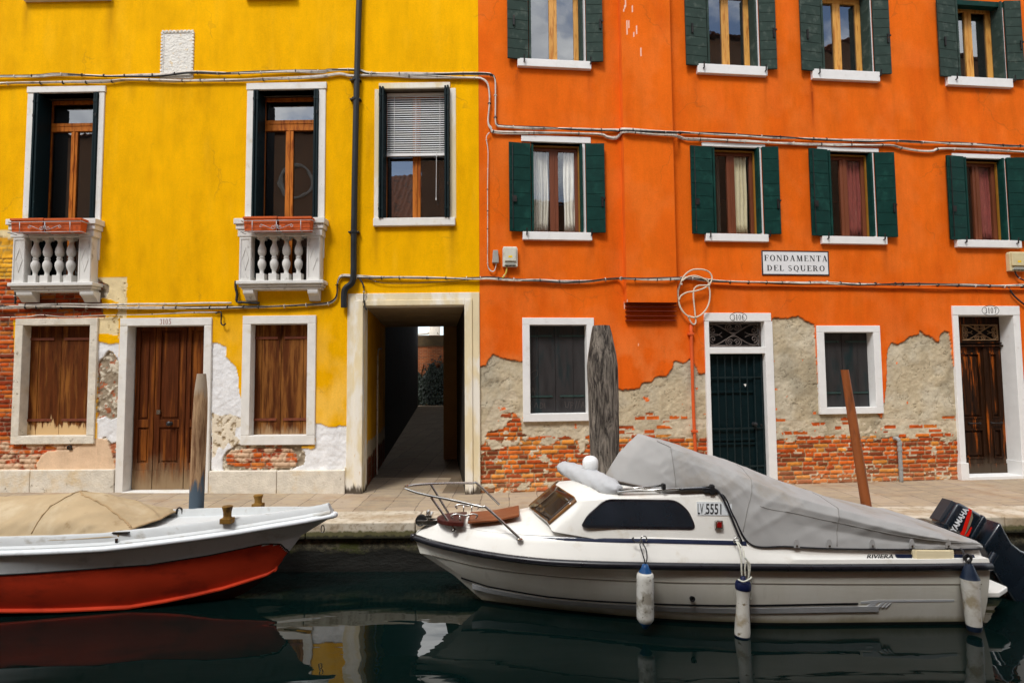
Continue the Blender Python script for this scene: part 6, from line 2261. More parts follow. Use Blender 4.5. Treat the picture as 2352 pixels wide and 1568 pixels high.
# dome light on its foot
p = at(1356, 1064, 6.36)
MB().lathe((p.x, p.y, p.z), [(.072, -.072), (.082, -.06), (.086, -.02), (.087, 0), (.084, .03), (.07, .058), (.045, .078), (0, .087)], 20, 2).build('lamp_dome', mat('opal_white', lin(226, 228, 228), .3, .03, 6, .03, 30, spec=.5), WB, smooth=True)
MB().lathe((p.x + .03, p.y, p.z - .2), [(.06, 0), (.045, .03), (.035, .13)], 14, 2).build('lamp_foot', M_GEL, WB, smooth=True)
# lifting rings and drain
M_CHR = M_STEEL
for (x, y) in ((1594, 1233), (1962, 1244)):
    pass
for (x, y) in ((1478, 1236), (1691, 1240)):
    p = at(x, y, 5.60)
    bb = MB()
    bb.tube([p + Vector((.028 * math.cos(a), -.012, .028 * math.sin(a))) for a in [math.pi * k / 8 for k in range(-2, 11)]], .007, 6)
    bb.build('ring', M_STEEL, WB, smooth=True)
p = at(1590, 1374, Yc - .705)
MB().lathe((p.x, p.y + .03, p.z), [(.02, 0), (.02, -.03), (.026, -.036), (.026, -.04), (.016, -.04), (.014, -.02)], 14, 1).build('drain', M_BLACKPL, WB, smooth=True, auto=40)
# swim platform
pl = [(4.40, Yc - .60), (4.66, Yc - .60), (4.86, Yc - .46), (4.86, Yc + .46), (4.66, Yc + .6), (4.40, Yc + .6)]
z_ = at(2290, 1357, 5.72).z
MB().prism(pl, z_ - .055, z_).build('swim_platform', M_GEL, WB, bevel=.014, seg=3)

# --- outboard motor, tilted up on the transom (a part of the boat it is clamped to)
Ym = 6.28
m0 = at(2150, 1168, Ym)
e1 = Vector((math.cos(R(-30)), 0, math.sin(R(-30))))
e2 = Vector((-e1.z, 0, e1.x))
eY = Vector((0, 1, 0))
M_COWL = mat('motor_navy', lin(20, 30, 40), .28, .12, 6, .03, 40, spec=.5, coat=.3)
M_COWLG = mat('motor_grey', lin(52, 54, 60), .6, .1, 6, .1, 40)
ms = lambda x, y, Y=Ym: at(x, y, Y)


def motor_section(c, h, w, n=20, pw=3.2):
    row = []
    for k in range(n):
        a = 2 * math.pi * k / n
        ca, sa = math.cos(a), math.sin(a)
        row.append(c + e2 * (h * math.copysign(abs(ca) ** (2 / pw), ca)) + eY * (w * math.copysign(abs(sa) ** (2 / pw), sa)))
    return row


base = at(2205, 1212, Ym)               # middle of the cowling
YN, YF = Ym - .17, Ym + .17
NQ = [at(x, y, YN) for x, y in ((2199, 1151), (2262, 1184), (2231, 1237), (2168, 1209))]
FQ = [at(2172, 1142, YF), NQ[1] + eY * .34, NQ[2] + eY * .34, at(2132, 1197, YF)]
b = MB().hexa(NQ, FQ)
mo = b.build('outboard_motor', M_COWL, WB, smooth=True, bevel=.045, seg=4)
ex, ey2 = (NQ[1] - NQ[0]).normalized(), (NQ[0] - NQ[3]).normalized()
MB().hexa([NQ[1] - ex * .012 + ey2 * .006 - eY * .006, NQ[1] + ex * .05 - ey2 * .02, NQ[2] + ex * .05 + ey2 * .02, NQ[2] - ex * .012 - ey2 * .006 - eY * .006],
          [FQ[1] - ex * .012 + ey2 * .006 + eY * .006, FQ[1] + ex * .05 - ey2 * .02, FQ[2] + ex * .05 + ey2 * .02, FQ[2] - ex * .012 - ey2 * .006 + eY * .006]).build('cowling_seam', M_COWL, mo, smooth=True, bevel=.02, seg=3)
b = MB()
rows = []
for (xa, ya, xb, yb, hw) in ((2272, 1190, 2234, 1246, .155), (2284, 1209, 2243, 1263, .14), (2306, 1240, 2256, 1290, .11), (2330, 1258, 2276, 1322, .09), (2362, 1270, 2304, 1356, .08), (2420, 1330, 2352, 1424, .06)):
    A_, B_ = at(xa, ya, Ym), at(xb, yb, Ym)
    rows.append([A_ - eY * hw, B_ - eY * hw, B_ + eY * hw, A_ + eY * hw])
b.loft(rows, closed=True, caps=True)
b.build('drive_leg', M_COWL, mo, smooth=True, bevel=.03, seg=3)
b = MB()
q = base + e1 * .86 - e2 * .06
b.hexa([q - e2 * .12 - eY * .15, q + e1 * .3 - e2 * .12 - eY * .11, q + e1 * .3 - e2 * .12 + eY * .11, q - e2 * .12 + eY * .15],
       [q - e2 * .105 - eY * .15, q + e1 * .3 - e2 * .105 - eY * .11, q + e1 * .3 - e2 * .105 + eY * .11, q - e2 * .105 + eY * .15])
b.build('cavitation_plate', M_COWL, mo, bevel=.004)
b = MB()
b.loft([motor_section(base + e1 * a - e2 * .25, h, h, 14, 2) for a, h in ((.78, .01), (.86, .05), (1.05, .06), (1.15, .05))], closed=True, caps=True)
b.build('gearcase', M_COWL, mo, smooth=True)
for k in range(3):
    b = MB()
    a = k * 2.094 + .4
    c = base + e1 * 1.18 - e2 * .25
    d_ = e2 * math.cos(a) + eY * math.sin(a)
    n_ = d_.cross(e1)
    b.loft([[c + d_ * .04 - n_ * .03 - e1 * .02, c + d_ * .04 + n_ * .03 + e1 * .02], [c + d_ * .1 - n_ * .07 - e1 * .03, c + d_ * .1 + n_ * .06 + e1 * .03], [c + d_ * .15 - n_ * .04 - e1 * .01, c + d_ * .155 + n_ * .03 + e1 * .02]])
    b.build('propeller_blade', M_COWLG, mo, solid=.008)
b = MB()
c = at(2276, 1287, 6.05)
b.tube([c - e1 * .0 + e2 * .08 * 0 + Vector((-.06, 0, -.085)), c + Vector((.045, 0, .075))], .034, 12)
b.tube([at(2240, 1262, 6.1), at(2262, 1300, 6.1)], .03, 8).tube([at(2248, 1285, 6.05), at(2275, 1308, 6.05)], .022, 8)
b.box(4.40, 4.50, 6.10, 6.46, -.22, .2)
b.build('clamp_bracket', M_COWL, mo, smooth=True, auto=50)
# dark panel on the top, red and grey flashes, lettering on the near flank
nf = -eY
fl = Vector((0, YN, 0))
nt = (NQ[3] - NQ[0]).cross(FQ[0] - NQ[0]).normalized()
if nt.y > 0:
    nt = -nt
P = [on_plane(x, y, NQ[0], nt) for x, y in ((2171, 1146), (2193, 1152), (2163, 1198), (2141, 1192))]
MB().hexa([p + nt * .012 for p in P], [p - nt * .03 for p in P]).build('top_panel', M_COWLG, mo, bevel=.004)
fq = lambda x, y: on_plane(x, y, fl, nf)
for pts, m_ in (([(2226, 1167.5), (2231.5, 1170), (2231, 1178), (2214, 1229), (2207, 1227)], mat('flash_red', lin(214, 30, 16), .35, .05, 9)), ([(2232.5, 1176), (2234.5, 1188), (2228, 1206), (2215.5, 1229.5)], mat('flash_grey', lin(128, 116, 98), .4, .05, 9)),
               ([(2230, 1209), (2232, 1211), (2224, 1231), (2218, 1230)], mat('flash_red', (0, 0, 0)))):
    P = [fq(x, y) for x, y in pts]
    n = len(P)
    MB().add([p + eY * .01 for p in P] + [p - eY * .004 for p in P], [tuple(range(n)), tuple(range(n, 2 * n))[::-1]] + [(i, n + i, n + (i + 1) % n, (i + 1) % n) for i in range(n)]).build('flash', m_, mo)
O2 = fq(2193, 1223)
lettering('YAMAHA', O2, fq(2225, 1170) - O2, fq(2181.5, 1216) - O2, nf, mo, mat('motor_lettering', lin(222, 226, 230), .4, .02, 9), .03, off=.005)

# --- the grey tarpaulin over the cockpit: lies on the boat, a thing of its own
def S(*p):
    return list(p)


cov = [
    S((1.46, .50, .625), (1.44, .485, .63), (1.42, .46, .635), (1.38, .42, .65), (1.10, .22, .685), (.97, .0, .70)),
    S((1.52, .515, .63), (1.50, .49, .70), (1.49, .455, .80), (1.47, .42, .88), (1.24, .22, .93), (1.13, .0, .95)),
    S((1.60, .53, .64), (1.60, .495, .78), (1.59, .455, .95), (1.59, .41, 1.055), (1.42, .22, 1.13), (1.35, .0, 1.16)),
    S((1.80, .545, .645), (1.78, .52, .78), (1.78, .48, .90), (1.78, .42, .985), (1.68, .22, 1.045), (1.66, .0, 1.065)),
    S((2.03, .575, .63), (2.03, .545, .72), (2.03, .505, .81), (2.03, .44, .885), (2.01, .22, .935), (2.0, .0, .95)),
    S((2.12, .625, .43), (2.16, .585, .58), (2.20, .54, .71), (2.22, .47, .80), (2.23, .22, .865), (2.23, .0, .885)),
    S((2.26, .675, .175), (2.34, .635, .40), (2.42, .585, .58), (2.46, .50, .70), (2.48, .22, .775), (2.48, .0, .80)),
    S((2.6, .682, .155), (2.68, .635, .35), (2.72, .615, .51), (2.74, .55, .60), (2.76, .24, .665), (2.76, .0, .685)),
    S((2.98, .69, .135), (3.02, .628, .29), (3.04, .640, .43), (3.06, .585, .505), (3.08, .26, .55), (3.08, .0, .57)),
    S((3.45, .695, .125), (3.47, .640, .21), (3.49, .672, .325), (3.50, .615, .39), (3.52, .28, .395), (3.52, .0, .405)),
    S((3.90, .698, .12), (3.91, .660, .16), (3.92, .695, .235), (3.93, .64, .285), (3.95, .30, .305), (3.95, .0, .31)),
    S((4.22, .70, .12), (4.22, .690, .15), (4.22, .69, .19), (4.22, .64, .215), (4.22, .32, .225), (4.22, .0, .23)),
    S((4.40, .70, .122), (4.41, .695, .145), (4.41, .68, .17), (4.41, .64, .185), (4.40, .34, .195), (4.40, .0, .20)),
    S((4.45, .70, .12), (4.455, .695, .13), (4.46, .68, .14), (4.46, .64, .15), (4.46, .34, .16), (4.46, .0, .16)),
]
fine = []
for i in range(len(cov) - 1):
    for k in range(10):
        t_ = k / 10
        a_, b_, c_, d_ = cov[max(i - 1, 0)], cov[i], cov[i + 1], cov[min(i + 2, len(cov) - 1)]
        if i in (0, 1, 2):
            fine.append([tuple(p + (q - p) * t_ for p, q in zip(u_, v_)) for u_, v_ in zip(b_, c_)])
        else:
            fine.append([tuple(.5 * ((2 * q) + (r_ - p) * t_ + (2 * p - 5 * q + 4 * r_ - s_) * t_ * t_ + (3 * q - p - 3 * r_ + s_) * t_ ** 3) for p, q, r_, s_ in zip(*z4)) for z4 in zip(a_, b_, c_, d_)])
fine.append(cov[-1])
rows = []
for ri, r in enumerate(fine):
    g = []
    for j in range(len(r) - 1):
        for k in range(8):
            t_ = k / 8
            g.append(tuple(p + (q - p) * t_ for p, q in zip(r[j], r[j + 1])))
    g.append(r[-1])
    row = []
    N = len(g)
    allp = [(x, Yc - b_, z, b_) for x, b_, z in g] + [(x, Yc + b_, z, b_) for x, b_, z in g[::-1][1:]]
    for k, (x, y, z, b_) in enumerate(allp):
        inn = min(1, min(k, len(allp) - 1 - k) / 5) * min(1, ri / 6, (len(fine) - 1 - ri) / 5)
        yy = abs(y - Yc)
        f1 = float(fbm(np.array([x * 2.2]), np.array([z * 2.2 + yy]), 31)[0]) - .5
        # creases drawn from the hoop and the shoulder down to the hem: sharp on one side, slack between
        q1 = float(fbm(np.array([x * 4.2 + z * 2.6]), np.array([z * .9 - yy * .6]), 37, 3)[0])
        q2 = float(fbm(np.array([x * 3.0 - z * 5.5]), np.array([z * 1.3 + x * .5]), 41, 3)[0])
        cr = (1 - abs(2 * q1 - 1)) ** 5 + .8 * (1 - abs(2 * q2 - 1)) ** 6
        sd_ = 1 if y < Yc else -1
        steep = min(1, max(0, (yy - .25) / .25))
        row.append((x, y - sd_ * (.013 * cr - .03 * f1) * inn * steep, z + (.010 * cr + .02 * f1) * inn * (1 - .5 * steep)))
    rows.append(row)
b = MB()
b.loft(rows)
b.add(rows[-1], [tuple(range(len(rows[-1])))])
tc = thing('boat_cover', 'light grey canvas cover stretched over the cockpit of the white cabin boat', 'boat cover', (2.7, 6.3, .12))
b.build('canvas', M_CANVAS, tc, smooth=True, sub=1)
# hem with press studs, and the welt seam at the hoop
hem = [(r[0][0], r[0][1] - .006, r[0][2]) for r in rows[40:-8]]
MB().tube(hem, .008, 6).build('hem', M_RUBBER, tc, smooth=True)
hem = [(r[0][0] - .0, r[0][1] - .0, r[0][2] + .004) for r in rows[0:2]] and [(p[0] - .006, p[1], p[2] + .006) for p in rows[0]]
MB().tube(hem, .009, 6).build('hem', mat('dark_hem', lin(84, 76, 68), .8, .2, 12), tc, smooth=True)
M_CSEAM = mat('canvas_seam', lin(136, 134, 130), .9, .1, 12)
for pts in ([r for r in rows[20][:30]], [r for r in rows[56][1:38]], [r for r in rows[82][1:38]], [rw[13] for rw in rows[60:126]]):
    MB().tube([(p[0], p[1] - .001, p[2] + .001) for p in pts], .004, 5).build('seam', M_CSEAM, tc, smooth=True)
b, c = MB(), MB()
for x in (1830, 1905, 1949 - 0, 2004, 2095, 2178):
    if x == 1949:
        continue
    p = at(x, 1250, Yc - .705)
    b, c = MB(), MB()
    b.prism([(p.x - .028, p.z - .03), (p.x + .028, p.z - .03), (p.x + .022, p.z + .03), (p.x + .01, p.z + .05), (p.x - .01, p.z + .05), (p.x - .022, p.z + .03)], 0, .005)
    c.lathe((p.x, p.y - .004, p.z - .012), [(.011, .0), (.011, -.006), (.004, -.009)], 8, 1)
    b.v = [Vector((v.x, Yc - .708 + .09 * max(0, v.y - .1) - v.z, v.y)) for v in b.v]
    b.build('tab', M_CANVAS, tc)
    c.build('press_stud', M_STEEL, tc)

# --- fenders hanging over the side
def fender(x, ytop, ybot, r, Y, lean, label, prof, body, capm, ropes, rope_m, rr=.006):
    p, q = at(x, ytop, Y), at(x + lean, ybot, Y)
    t = thing('fender', label, 'fender', q, 'fenders along the side of the cabin boat')
    ax = (p - q)
    L = ax.length
    ax.normalize()
    x_ = Vector((0, 1, 0)).cross(ax).normalized()
    y_ = ax.cross(x_)

    def lathe(pr, name, m):
        rows = [[q + ax * (h * L) + (x_ * math.cos(a) + y_ * math.sin(a)) * (r * s_) for a in [2 * math.pi * k / 20 for k in range(20)]] for s_, h in pr]
        MB().loft(rows, closed=True, caps=True).build(name, m, t, smooth=True, auto=50)
    for part, name, m in prof:
        lathe(part, name, {'b': body, 'c': capm}[m])
    b_ = MB()
    for rp in ropes:
        b_.tube(smooth_path([at(a, c, Y + dy) for a, c, dy in rp], 5), rr, 6)
    b_.build('rope', rope_m, t, smooth=True)


M_FEND = mat('fender_white', lin(200, 198, 190), .6, .06, 6, .15, 40, col2=lin(140, 134, 120), s2=9, t2=(.44, .62), k2=.85, col3=lin(104, 96, 84), s3=20, t3=(.6, .7), spec=.2)
M_FENDY = mat('fender_soiled', lin(206, 202, 192), .55, .06, 6, .15, 40, col2=lin(150, 132, 96), s2=5, t2=(.46, .62), k2=.8, col3=lin(120, 104, 74), s3=12, t3=(.6, .72))
M_FBLUE = mat('fender_blue', lin(20, 70, 120), .4, .15, 10, .05, 40)
M_FNAVY = mat('fender_navy', lin(18, 26, 62), .4, .15, 10, .05, 40)
M_FDARK = mat('fender_dark', lin(26, 38, 56), .4, .15, 10, .05, 40)
M_ROPEW = mat('pale_rope', lin(200, 198, 184), .8, .2, 60, .3, 90, col2=lin(90, 120, 120), s2=60, t2=(.6, .66))
fender(1482, 1294, 1444, .079, 5.455, 0, 'white cigar fender with bright blue ends, under the cabin window', [
    ([(.10, 0), (.30, .02), (.42, .06), (.72, .10), (.74, .112)], 'blue_end', 'c'), ([(.74, .11), (.95, .15), (1, .2), (1, .78), (.95, .84), (.76, .87)], 'body', 'b'), ([(.76, .868), (.72, .88), (.45, .94), (.36, .985), (.14, 1.0)], 'blue_end', 'c')],
    M_FEND, M_FBLUE, [[(1481, 1296, 0), (1480, 1285, 0), (1475, 1268, .02), (1470, 1250, .06), (1474, 1240, .10)], [(1482, 1296, 0), (1486, 1282, 0), (1484, 1262, .03), (1476, 1246, .08), (1474, 1240, .10)], [(1474, 1240, .10), (1466, 1245, .09), (1458, 1243, .1), (1452, 1237, .1), (1456, 1234, .11)]], M_CABLEK)
fender(1707, 1322, 1457, .077, 5.455, -2, 'white waisted fender with navy cap on a knotted pale rope, below the number plate', [
    ([(.80, -.035), (.88, -.02), (.88, .0)], 'dark_foot', 'c'), ([(.88, 0), (.9, .06), (.84, .22), (.74, .46), (.72, .6), (.78, .7), (.84, .775)], 'body', 'b'), ([(.88, .775), (.92, .79), (.92, .86), (.82, .90), (.5, .91), (.34, .93), (.30, .98), (.14, 1.0)], 'navy_cap', 'c')],
    M_FENDY, M_FNAVY, [[(1704, 1322, 0), (1703, 1300, 0), (1702, 1278, .02), (1696, 1252, .08), (1691, 1244, .12)], [(1720, 1326, 0), (1719, 1300, 0), (1716, 1286, .0), (1709, 1278, .01), (1707, 1262, .05), (1698, 1248, .10), (1691, 1242, .12)],
                       [(1712, 1322, 0), (1711, 1306, 0), (1714, 1288, 0), (1722, 1294, 0), (1722, 1310, 0), (1718, 1330, 0)], [(1695, 1330, -.02), (1708, 1335, -.075), (1722, 1329, -.04), (1726, 1326, 0), (1724, 1350, 0), (1724, 1378, 0)]], M_ROPEW, .008)
fender(2225, 1294, 1434, .076, 5.455, 12, 'soiled white fender with dark navy top at the stern corner', [
    ([(.7, -.09), (.8, -.05), (.82, .0)], 'dark_foot', 'c'), ([(.82, 0), (.84, .04), (.86, .3), (.92, .5), (1, .68), (1.02, .76)], 'body', 'b'), ([(1.02, .76), (.98, .77), (.8, .84), (.5, .96), (.36, 1.0)], 'navy_cap', 'c')],
    M_FENDY, M_FDARK, [[(2222, 1296, 0), (2218, 1282, .03), (2214, 1270, .05), (2206, 1258, .08)], [(2226, 1296, 0), (2229, 1286, .0), (2231, 1277, .0), (2225, 1274, .01), (2219, 1280, .02)], [(2216, 1286, .0), (2214, 1276, .0), (2222, 1272, 0), (2231, 1283, 0), (2222, 1290, 0)]], M_CABLEK, .011)

# --- the red and white open boat
G = Hull(6.50, -2.0, -1, 5.2)
gr = G.level((0, .645, 3.2, 2.0), [(766, 1179), (740, 1186), (700, 1194), (615, 1208), (530, 1222), (444, 1234), (340, 1247), (239, 1258), (120, 1264), (0, 1268)])
gw = G.level((.34, .605, 3.4, 1.9), [(698, 1228), (632, 1243), (560, 1258), (478, 1275), (342, 1296), (171, 1308), (0, 1319)])
gc = G.level((.60, .50, 3.4, 1.75), [(640, 1300), (615, 1316), (513, 1348), (444, 1364), (380, 1377), (297, 1391), (137, 1398), (0, 1399)])
gk = G.level((.95, .0001, 1, 1), zs=[(.95, -.55), (1.3, -.70), (1.9, -.78), (5.5, -.78)])
RB = thing('open_boat', 'white and red open boat under a beige canvas cover', 'boat', (-4.4, 6.5, WATER))
M_RWHITE = mat('boat_white', lin(224, 229, 232), .42, .03, 3, .05, 30, .004, spec=.45, col2=lin(182, 184, 184), s2=4, t2=(.54, .72), k2=.8)
M_RED = mat('boat_red', lin(190, 58, 30), .5, .12, 2, .05, 30, spec=.22, col2=lin(132, 40, 24), s2=1.8, t2=(.5, .72), k2=.8, st=(1, 1, 2))
M_BOOT = mat('boat_bottom', lin(64, 30, 22), .7, .25, 6, .2, 30)
b = MB()
rows = []
NF = 180
for i in range(NF + 1):
    f = i / NF
    def full_side(sd):
        r, w, c = G.pt(gr, f, sd, 0, -.03), G.pt(gw, f, sd), G.pt(gc, f, sd)
        o_ = [r]
        for k in (.35, .7):
            o_.append(tuple(a + (d - a) * k for a, d in zip(r, w)))
        o_.append(w)
        for k in [q / 16 for q in range(1, 16)]:
            p = [a + (d - a) * k for a, d in zip(w, c)]
            p[1] += -sd * .02 * math.sin(math.pi * k) * min(1, f * 4)
            o_.append(tuple(p))
        o_.append(c)
        # the chine: a flat shelf that turns back under the hull
        o_.append((c[0], G.Yc - sd * max(abs(c[1] - G.Yc) - .0, 0), c[2] - .022))
        return o_
    n_, f_ = full_side(1), full_side(-1)
    rows.append(n_ + [G.pt(gk, f)] + f_[::-1])
nn = len(rows[0])
vs = [p for r in rows for p in r]
fs, mi = [], []
for i in range(NF):
    for j in range(nn - 1):
        k = min(j, nn - 2 - j)
        st = ((i + .5) / NF) ** 1.35 * 4.6
        dn = (k - 3) / 16
        red0 = .20 - .42 * (dn - .03) + (.14 * max(0, 1 - dn / .16) ** 2)
        fs.append((i * nn + j, i * nn + j + 1, (i + 1) * nn + j + 1, (i + 1) * nn + j))
        mi.append(0 if k < 3 or (k <= 15 and st < red0) else (1 if k <= 19 else 2))
b.add(vs, fs)
b.m = mi
b.add(rows[-1], [tuple(range(nn))], 0)
b.build('hull', [M_RWHITE, M_RED, M_BOOT], RB, smooth=True, auto=30)
# dark line round the red field
M_LINE = flat('dark_line', lin(24, 34, 36), .5)
b = MB()
line = []
for i in range(26, NF + 1):
    x, y, z = G.pt(gw, i / NF)
    line.append((x, y - .004, z))
curve = []
for dn in [q / 16 for q in range(0, 13)]:
    st = .20 - .42 * (dn - .03) + (.14 * max(0, 1 - dn / .16) ** 2)
    curve.append(rows[min(int((max(st, 0) / 4.6) ** (1 / 1.35) * NF), NF)][3 + int(dn * 16)])
line = [(p[0], p[1] - .006, p[2]) for p in curve[::-1]][:-1] + line
b.tube([Vector(p) for p in line], .007, 6)
b.build('trim_line', M_LINE, RB, smooth=True)
# rub rail, gunwale and deck
for sd in (1, -1):
    rp = [G.pt(gr, i / NF, sd, .006, -.012) for i in range(NF + 1)]
    rp = [(x, G.Yc - sd * max(abs(y - G.Yc), .05), z) for x, y, z in rp]
    MB().tube([(rp[0][0] + .03, G.Yc - sd * .0, rp[0][2]), (rp[0][0] + .02, G.Yc - sd * .035, rp[0][2])] + rp, .030, 8).build('rub_rail', M_RWHITE, RB, smooth=True)
rows = []
for i in range(NF + 1):
    f = i / NF
    x, y, z = G.pt(gr, f)
    b0 = max(abs(y - G.Yc), .07)
    st = G.dr * (x - G.X0)
    up = interp(st, [0, .25, 1, 5.2], [.12, .11, .13, .15])
    dk = interp(st, [0, .12, .35, 1, 5.2], [.10, .06, .05, .05, .05])
    half = [(b0, 0), (b0 - .004, .03), (b0 - .03, .05), (b0 - .036, up - .02), (b0 - .05, up), (b0 - .085, up), (b0 - .10, dk + .004), (b0 * .5 - .05, dk + .012), (0, dk + .016)]
    pts = [(max(p, .03 * (1 - n_ / 8)), q_) for n_, (p, q_) in enumerate(half)]
    xo = lambda q_: x - .05 * min(1, max(0, q_ - .02) * 9)
    rows.append([(xo(q_), G.Yc - p, z + q_) for p, q_ in pts] + [(xo(q_), G.Yc + p, z + q_) for p, q_ in pts[::-1][1:]])
b = MB()
b.loft(rows)
b.add(rows[-1], [tuple(range(len(rows[-1])))])
b.add([(p[0], p[1], p[2]) for p in rows[0]], [tuple(range(len(rows[0])))])
M_RDECK = mat('boat_deck', lin(200, 203, 203), .6, .06, 5, .1, 40, spec=.3, col2=lin(150, 144, 132), s2=5, t2=(.56, .72), k2=.8, st=(.6, 3, 1))
b.build('deck', M_RDECK, RB, smooth=True, auto=35)
# the chine strake, a ledge that catches the light
for sd in (1, -1):
    rr_ = []
    for i in range(NF + 1):
        x, y, z = G.pt(gc, i / NF, sd)
        w_ = .034 * min(1, i / 25) + .004
        rr_.append([(x, y + sd * .012, z + .018), (x, y - sd * w_, z - .006), (x, y - sd * w_ * .95, z - .02), (x, y + sd * .02, z - .03)])
    MB().loft(rr_, closed=True, caps=True).build('chine_strake', M_RED, RB, smooth=True, auto=30)
M_BOLL = mat('bollard_wood', lin(122, 88, 30), .7, .2, 8, .2, 40, col2=lin(84, 56, 22), s2=9, t2=(.5, .66))
for (x, y0, y1, Y) in ((522, 1161, 1194, 6.18), (593, 1136, 1159, 6.82)):
    p, q = at(x, y1, Y), at(x, y0, Y)
    h = q.z - p.z
    b = MB()
    b.box(p.x - .058, p.x + .058, Y - .05, Y + .05, p.z - .03, p.z + h * .16)
    b.lathe((p.x, Y, p.z), [(.046, h * .14), (.040, h * .3), (.042, h * .6), (.056, h * .96), (.05, h)], 10, 2)
    b.build('bollard', M_BOLL, RB, bevel=.006)
b = MB()
p = at(412, 1180, 6.95)
b.tube(smooth_path([p + Vector((-.03, 0, 0)), p + Vector((-.03, 0, .05)), p + Vector((0, 0, .075)), p + Vector((.03, 0, .05)), p + Vector((.035, 0, 0))], 4), .010, 6)
p = at(366, 1176, 6.95)
b.tube(smooth_path([p + Vector((-.04, 0, 0)), p + Vector((-.03, 0, .03)), p + Vector((.02, 0, .03)), p + Vector((.04, 0, 0))], 4), .010, 6)
b.build('fairlead', M_IRON, RB, smooth=True)
b = MB()
p = at(275, 1222, 6.0)
b.box(p.x - .06, p.x + .10, p.y - .03, p.y + .06, p.z - .004, p.z + .006)
b.box(p.x - .012, p.x + .012, p.y - .05, p.y - .04, p.z - .09, p.z - .05)
b.build('rowlock_plate', M_IRON, RB)
p = at(742, 1209, 6.5)
MB().tube([p + Vector((.018 * math.cos(a), -.01, .04 * math.sin(a) - .02)) for a in [2 * math.pi * k / 14 for k in range(14)]], .006, 6, closed=True).build('bow_ring', M_STEEL, RB, smooth=True)

# --- its beige cover
cv = [
    S((-4.02, .52, .205), (-4.0, .46, .225), (-3.97, .30, .24), (-3.94, .15, .245), (-3.90, 0, .25)),
    S((-4.10, .535, .20), (-4.10, .46, .25), (-4.10, .30, .28), (-4.08, .15, .295), (-4.06, 0, .305)),
    S((-4.34, .565, .195), (-4.34, .47, .30), (-4.34, .31, .375), (-4.34, .15, .41), (-4.34, 0, .425)),
    S((-4.62, .59, .19), (-4.62, .48, .34), (-4.64, .31, .45), (-4.66, .15, .50), (-4.68, 0, .52)),
    S((-4.86, .60, .185), (-4.86, .49, .345), (-4.86, .32, .465), (-4.84, .15, .53), (-4.82, 0, .55)),
    S((-5.2, .615, .18), (-5.2, .50, .33), (-5.2, .33, .44), (-5.2, .15, .505), (-5.2, 0, .525)),
    S((-5.8, .62, .17), (-5.8, .50, .32), (-5.8, .33, .42), (-5.8, .15, .475), (-5.8, 0, .49)),
    S((-6.4, .62, .165), (-6.4, .50, .31), (-6.4, .33, .41), (-6.4, .15, .46), (-6.4, 0, .475)),
    S((-7.0, .62, .16), (-7.0, .50, .28), (-7.0, .33, .37), (-7.0, .15, .42), (-7.0, 0, .43)),
]
rows = []
nr = (len(cv) - 1) * 6 + 1
for ri in range(nr):
    i, t_ = min(ri // 6, len(cv) - 2), (ri - min(ri // 6, len(cv) - 2) * 6) / 6
    r = [tuple(p + (q - p) * t_ for p, q in zip(u_, v_)) for u_, v_ in zip(cv[i], cv[i + 1])]
    g = []
    for j in range(len(r) - 1):
        for k in range(5):
            g.append(tuple(p + (q - p) * k / 5 for p, q in zip(r[j], r[j + 1])))
    g.append(r[-1])
    allp = [(x, G.Yc - b_, z) for x, b_, z in g] + [(x, G.Yc + b_, z) for x, b_, z in g[::-1][1:]]
    row = []
    for k, (x, y, z) in enumerate(allp):
        inn = min(1, min(k, len(allp) - 1 - k) / 3) * min(1, ri / 3)
        f1 = float(fbm(np.array([x * 2.6 + (y - 6.5) * 1.5]), np.array([y * 2.2]), 51)[0]) - .5
        q1 = float(fbm(np.array([x * 3.4 + abs(y - 6.5) * 4.2]), np.array([z * 2 - x * .4]), 57, 3)[0])
        cr = (1 - abs(2 * q1 - 1)) ** 5
        row.append((x, y - (1 if y < 6.5 else -1) * .022 * cr * inn, z + (.05 * f1 + .016 * cr) * inn))
    rows.append(row)
tb_ = thing('boat_cover', 'beige canvas cover tented over the red and white open boat', 'boat cover', (-5.4, 6.5, .17))
MB().loft(rows).build('canvas', M_CANVASB, tb_, smooth=True, sub=1)
b = MB()
b.tube([(p[0] + .004, p[1], p[2] + .004) for p in rows[0]], .010, 6)
b.build('hem', mat('beige_hem', lin(166, 140, 104), .85, .15, 12), tb_, smooth=True)
M_SEAM = mat('beige_seam', lin(158, 134, 98), .85, .1, 12)
for ri, a_, c_ in ((24, 2, len(rows[24]) - 3), (38, 2, len(rows[38]) - 3)):
    MB().tube([Vector(p) + Vector((0, -.002, .003)) for p in rows[ri][a_:c_]], .005, 5).build('seam', M_SEAM, tb_, smooth=True)
diag = [Vector(rows[int(23 - 22 * k / 20)][int(20 - 11 * k / 20)]) + Vector((0, -.004, .005)) for k in range(21)]
MB().tube(diag, .009, 6).build('flap_edge', mat('beige_hem', (0, 0, 0)), tb_, smooth=True)
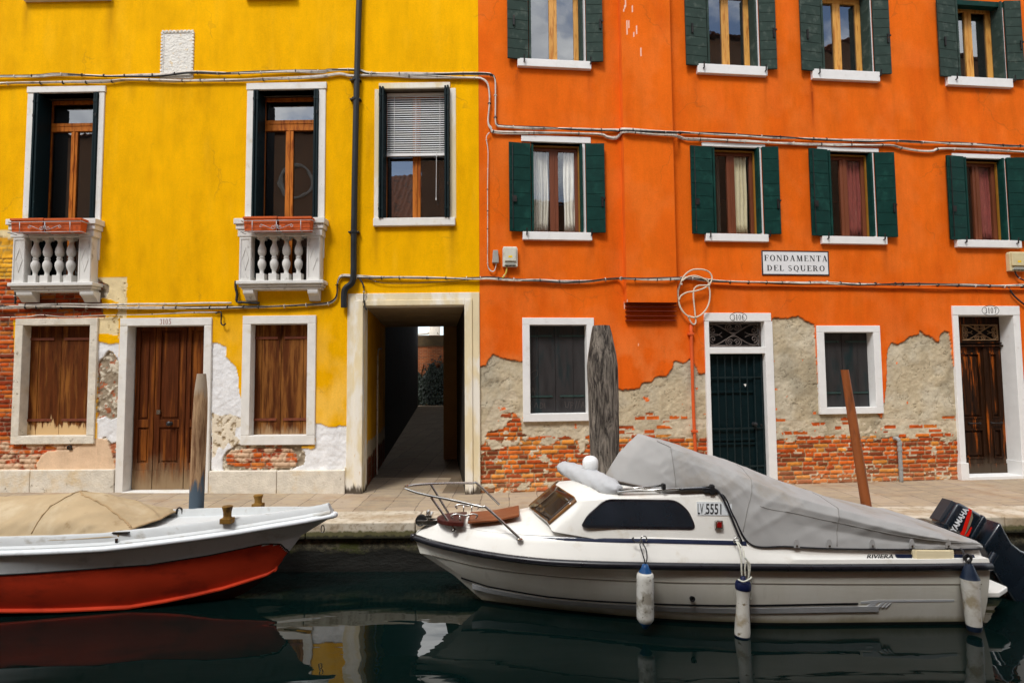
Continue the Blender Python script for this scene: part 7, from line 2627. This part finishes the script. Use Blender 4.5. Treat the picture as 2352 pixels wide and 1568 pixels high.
# ------------------------------------------------------------------ light, sky, camera
travel = Vector((.52, 1, -1.54)).normalized()
sun = bpy.data.lights.new('sun', 'SUN')
sun.energy, sun.angle, sun.color = 1.5, R(15), (1, .985, .96)
so_ = bpy.data.objects.new('sun', sun)
so_.rotation_euler = travel.to_track_quat('-Z', 'Y').to_euler()
so_.location = (-6, -8, 20)
COL.objects.link(so_)
w = bpy.data.worlds.new('World')
sc.world = w
w.use_nodes = True
t = NT(w)
elev = math.asin(-travel.z)
sky = t.n('TexSky', sky_type='NISHITA', sun_disc=False, sun_elevation=elev, sun_rotation=math.atan2(-travel.x, -travel.y), air_density=1.0, dust_density=.8, ozone_density=1.2)
dr = t.n('TexCoord').outputs['Generated']
d2 = t.n('Mapping', {'Vector': dr, 'Scale': (1, 1, 1.7)}).outputs[0]
n1 = t.noise(d2, 2.1, 8, .58, .3)
n2 = t.noise(d2, 5.5, 6, .6, .4)
cl = t.ramp(t.math('ADD', n1, t.math('MULTIPLY', t.math('SUBTRACT', n2, .5), .25)), .40, .56)
cloud = t.mix(t.ramp(n2, .3, .7), (CLOUD_D, CLOUD_D * 1.03, CLOUD_D * 1.08), (CLOUD_L, CLOUD_L * .99, CLOUD_L * .96))
c = t.mix(t.math('MULTIPLY', cl, .92), sky.outputs[0], cloud)
bg = t.n('Background', {'Color': c, 'Strength': .1}).outputs[0]
t.n('OutputWorld', {'Surface': bg})

cam = bpy.data.cameras.new('camera')
cam.sensor_width, cam.sensor_fit = 36, 'HORIZONTAL'
cam.lens = 36 * F / PW
cam.clip_end = 500
co = bpy.data.objects.new('camera', cam)
M4 = Matrix((RGT, UPV, -FWD)).transposed().to_4x4()
M4.translation = EYE
co.matrix_world = M4
COL.objects.link(co)
sc.camera = co
sc.render.engine = 'CYCLES'
sc.cycles.max_bounces = 8
sc.cycles.transparent_max_bounces = 12
sc.cycles.caustics_reflective = False
sc.cycles.caustics_refractive = False
sc.cycles.sample_clamp_indirect = 6
sc.cycles.use_denoising = True
v = sc.view_settings
v.view_transform, v.look, v.gamma, v.use_curve_mapping = 'Standard', 'None', 1, False
v.exposure = EXPO
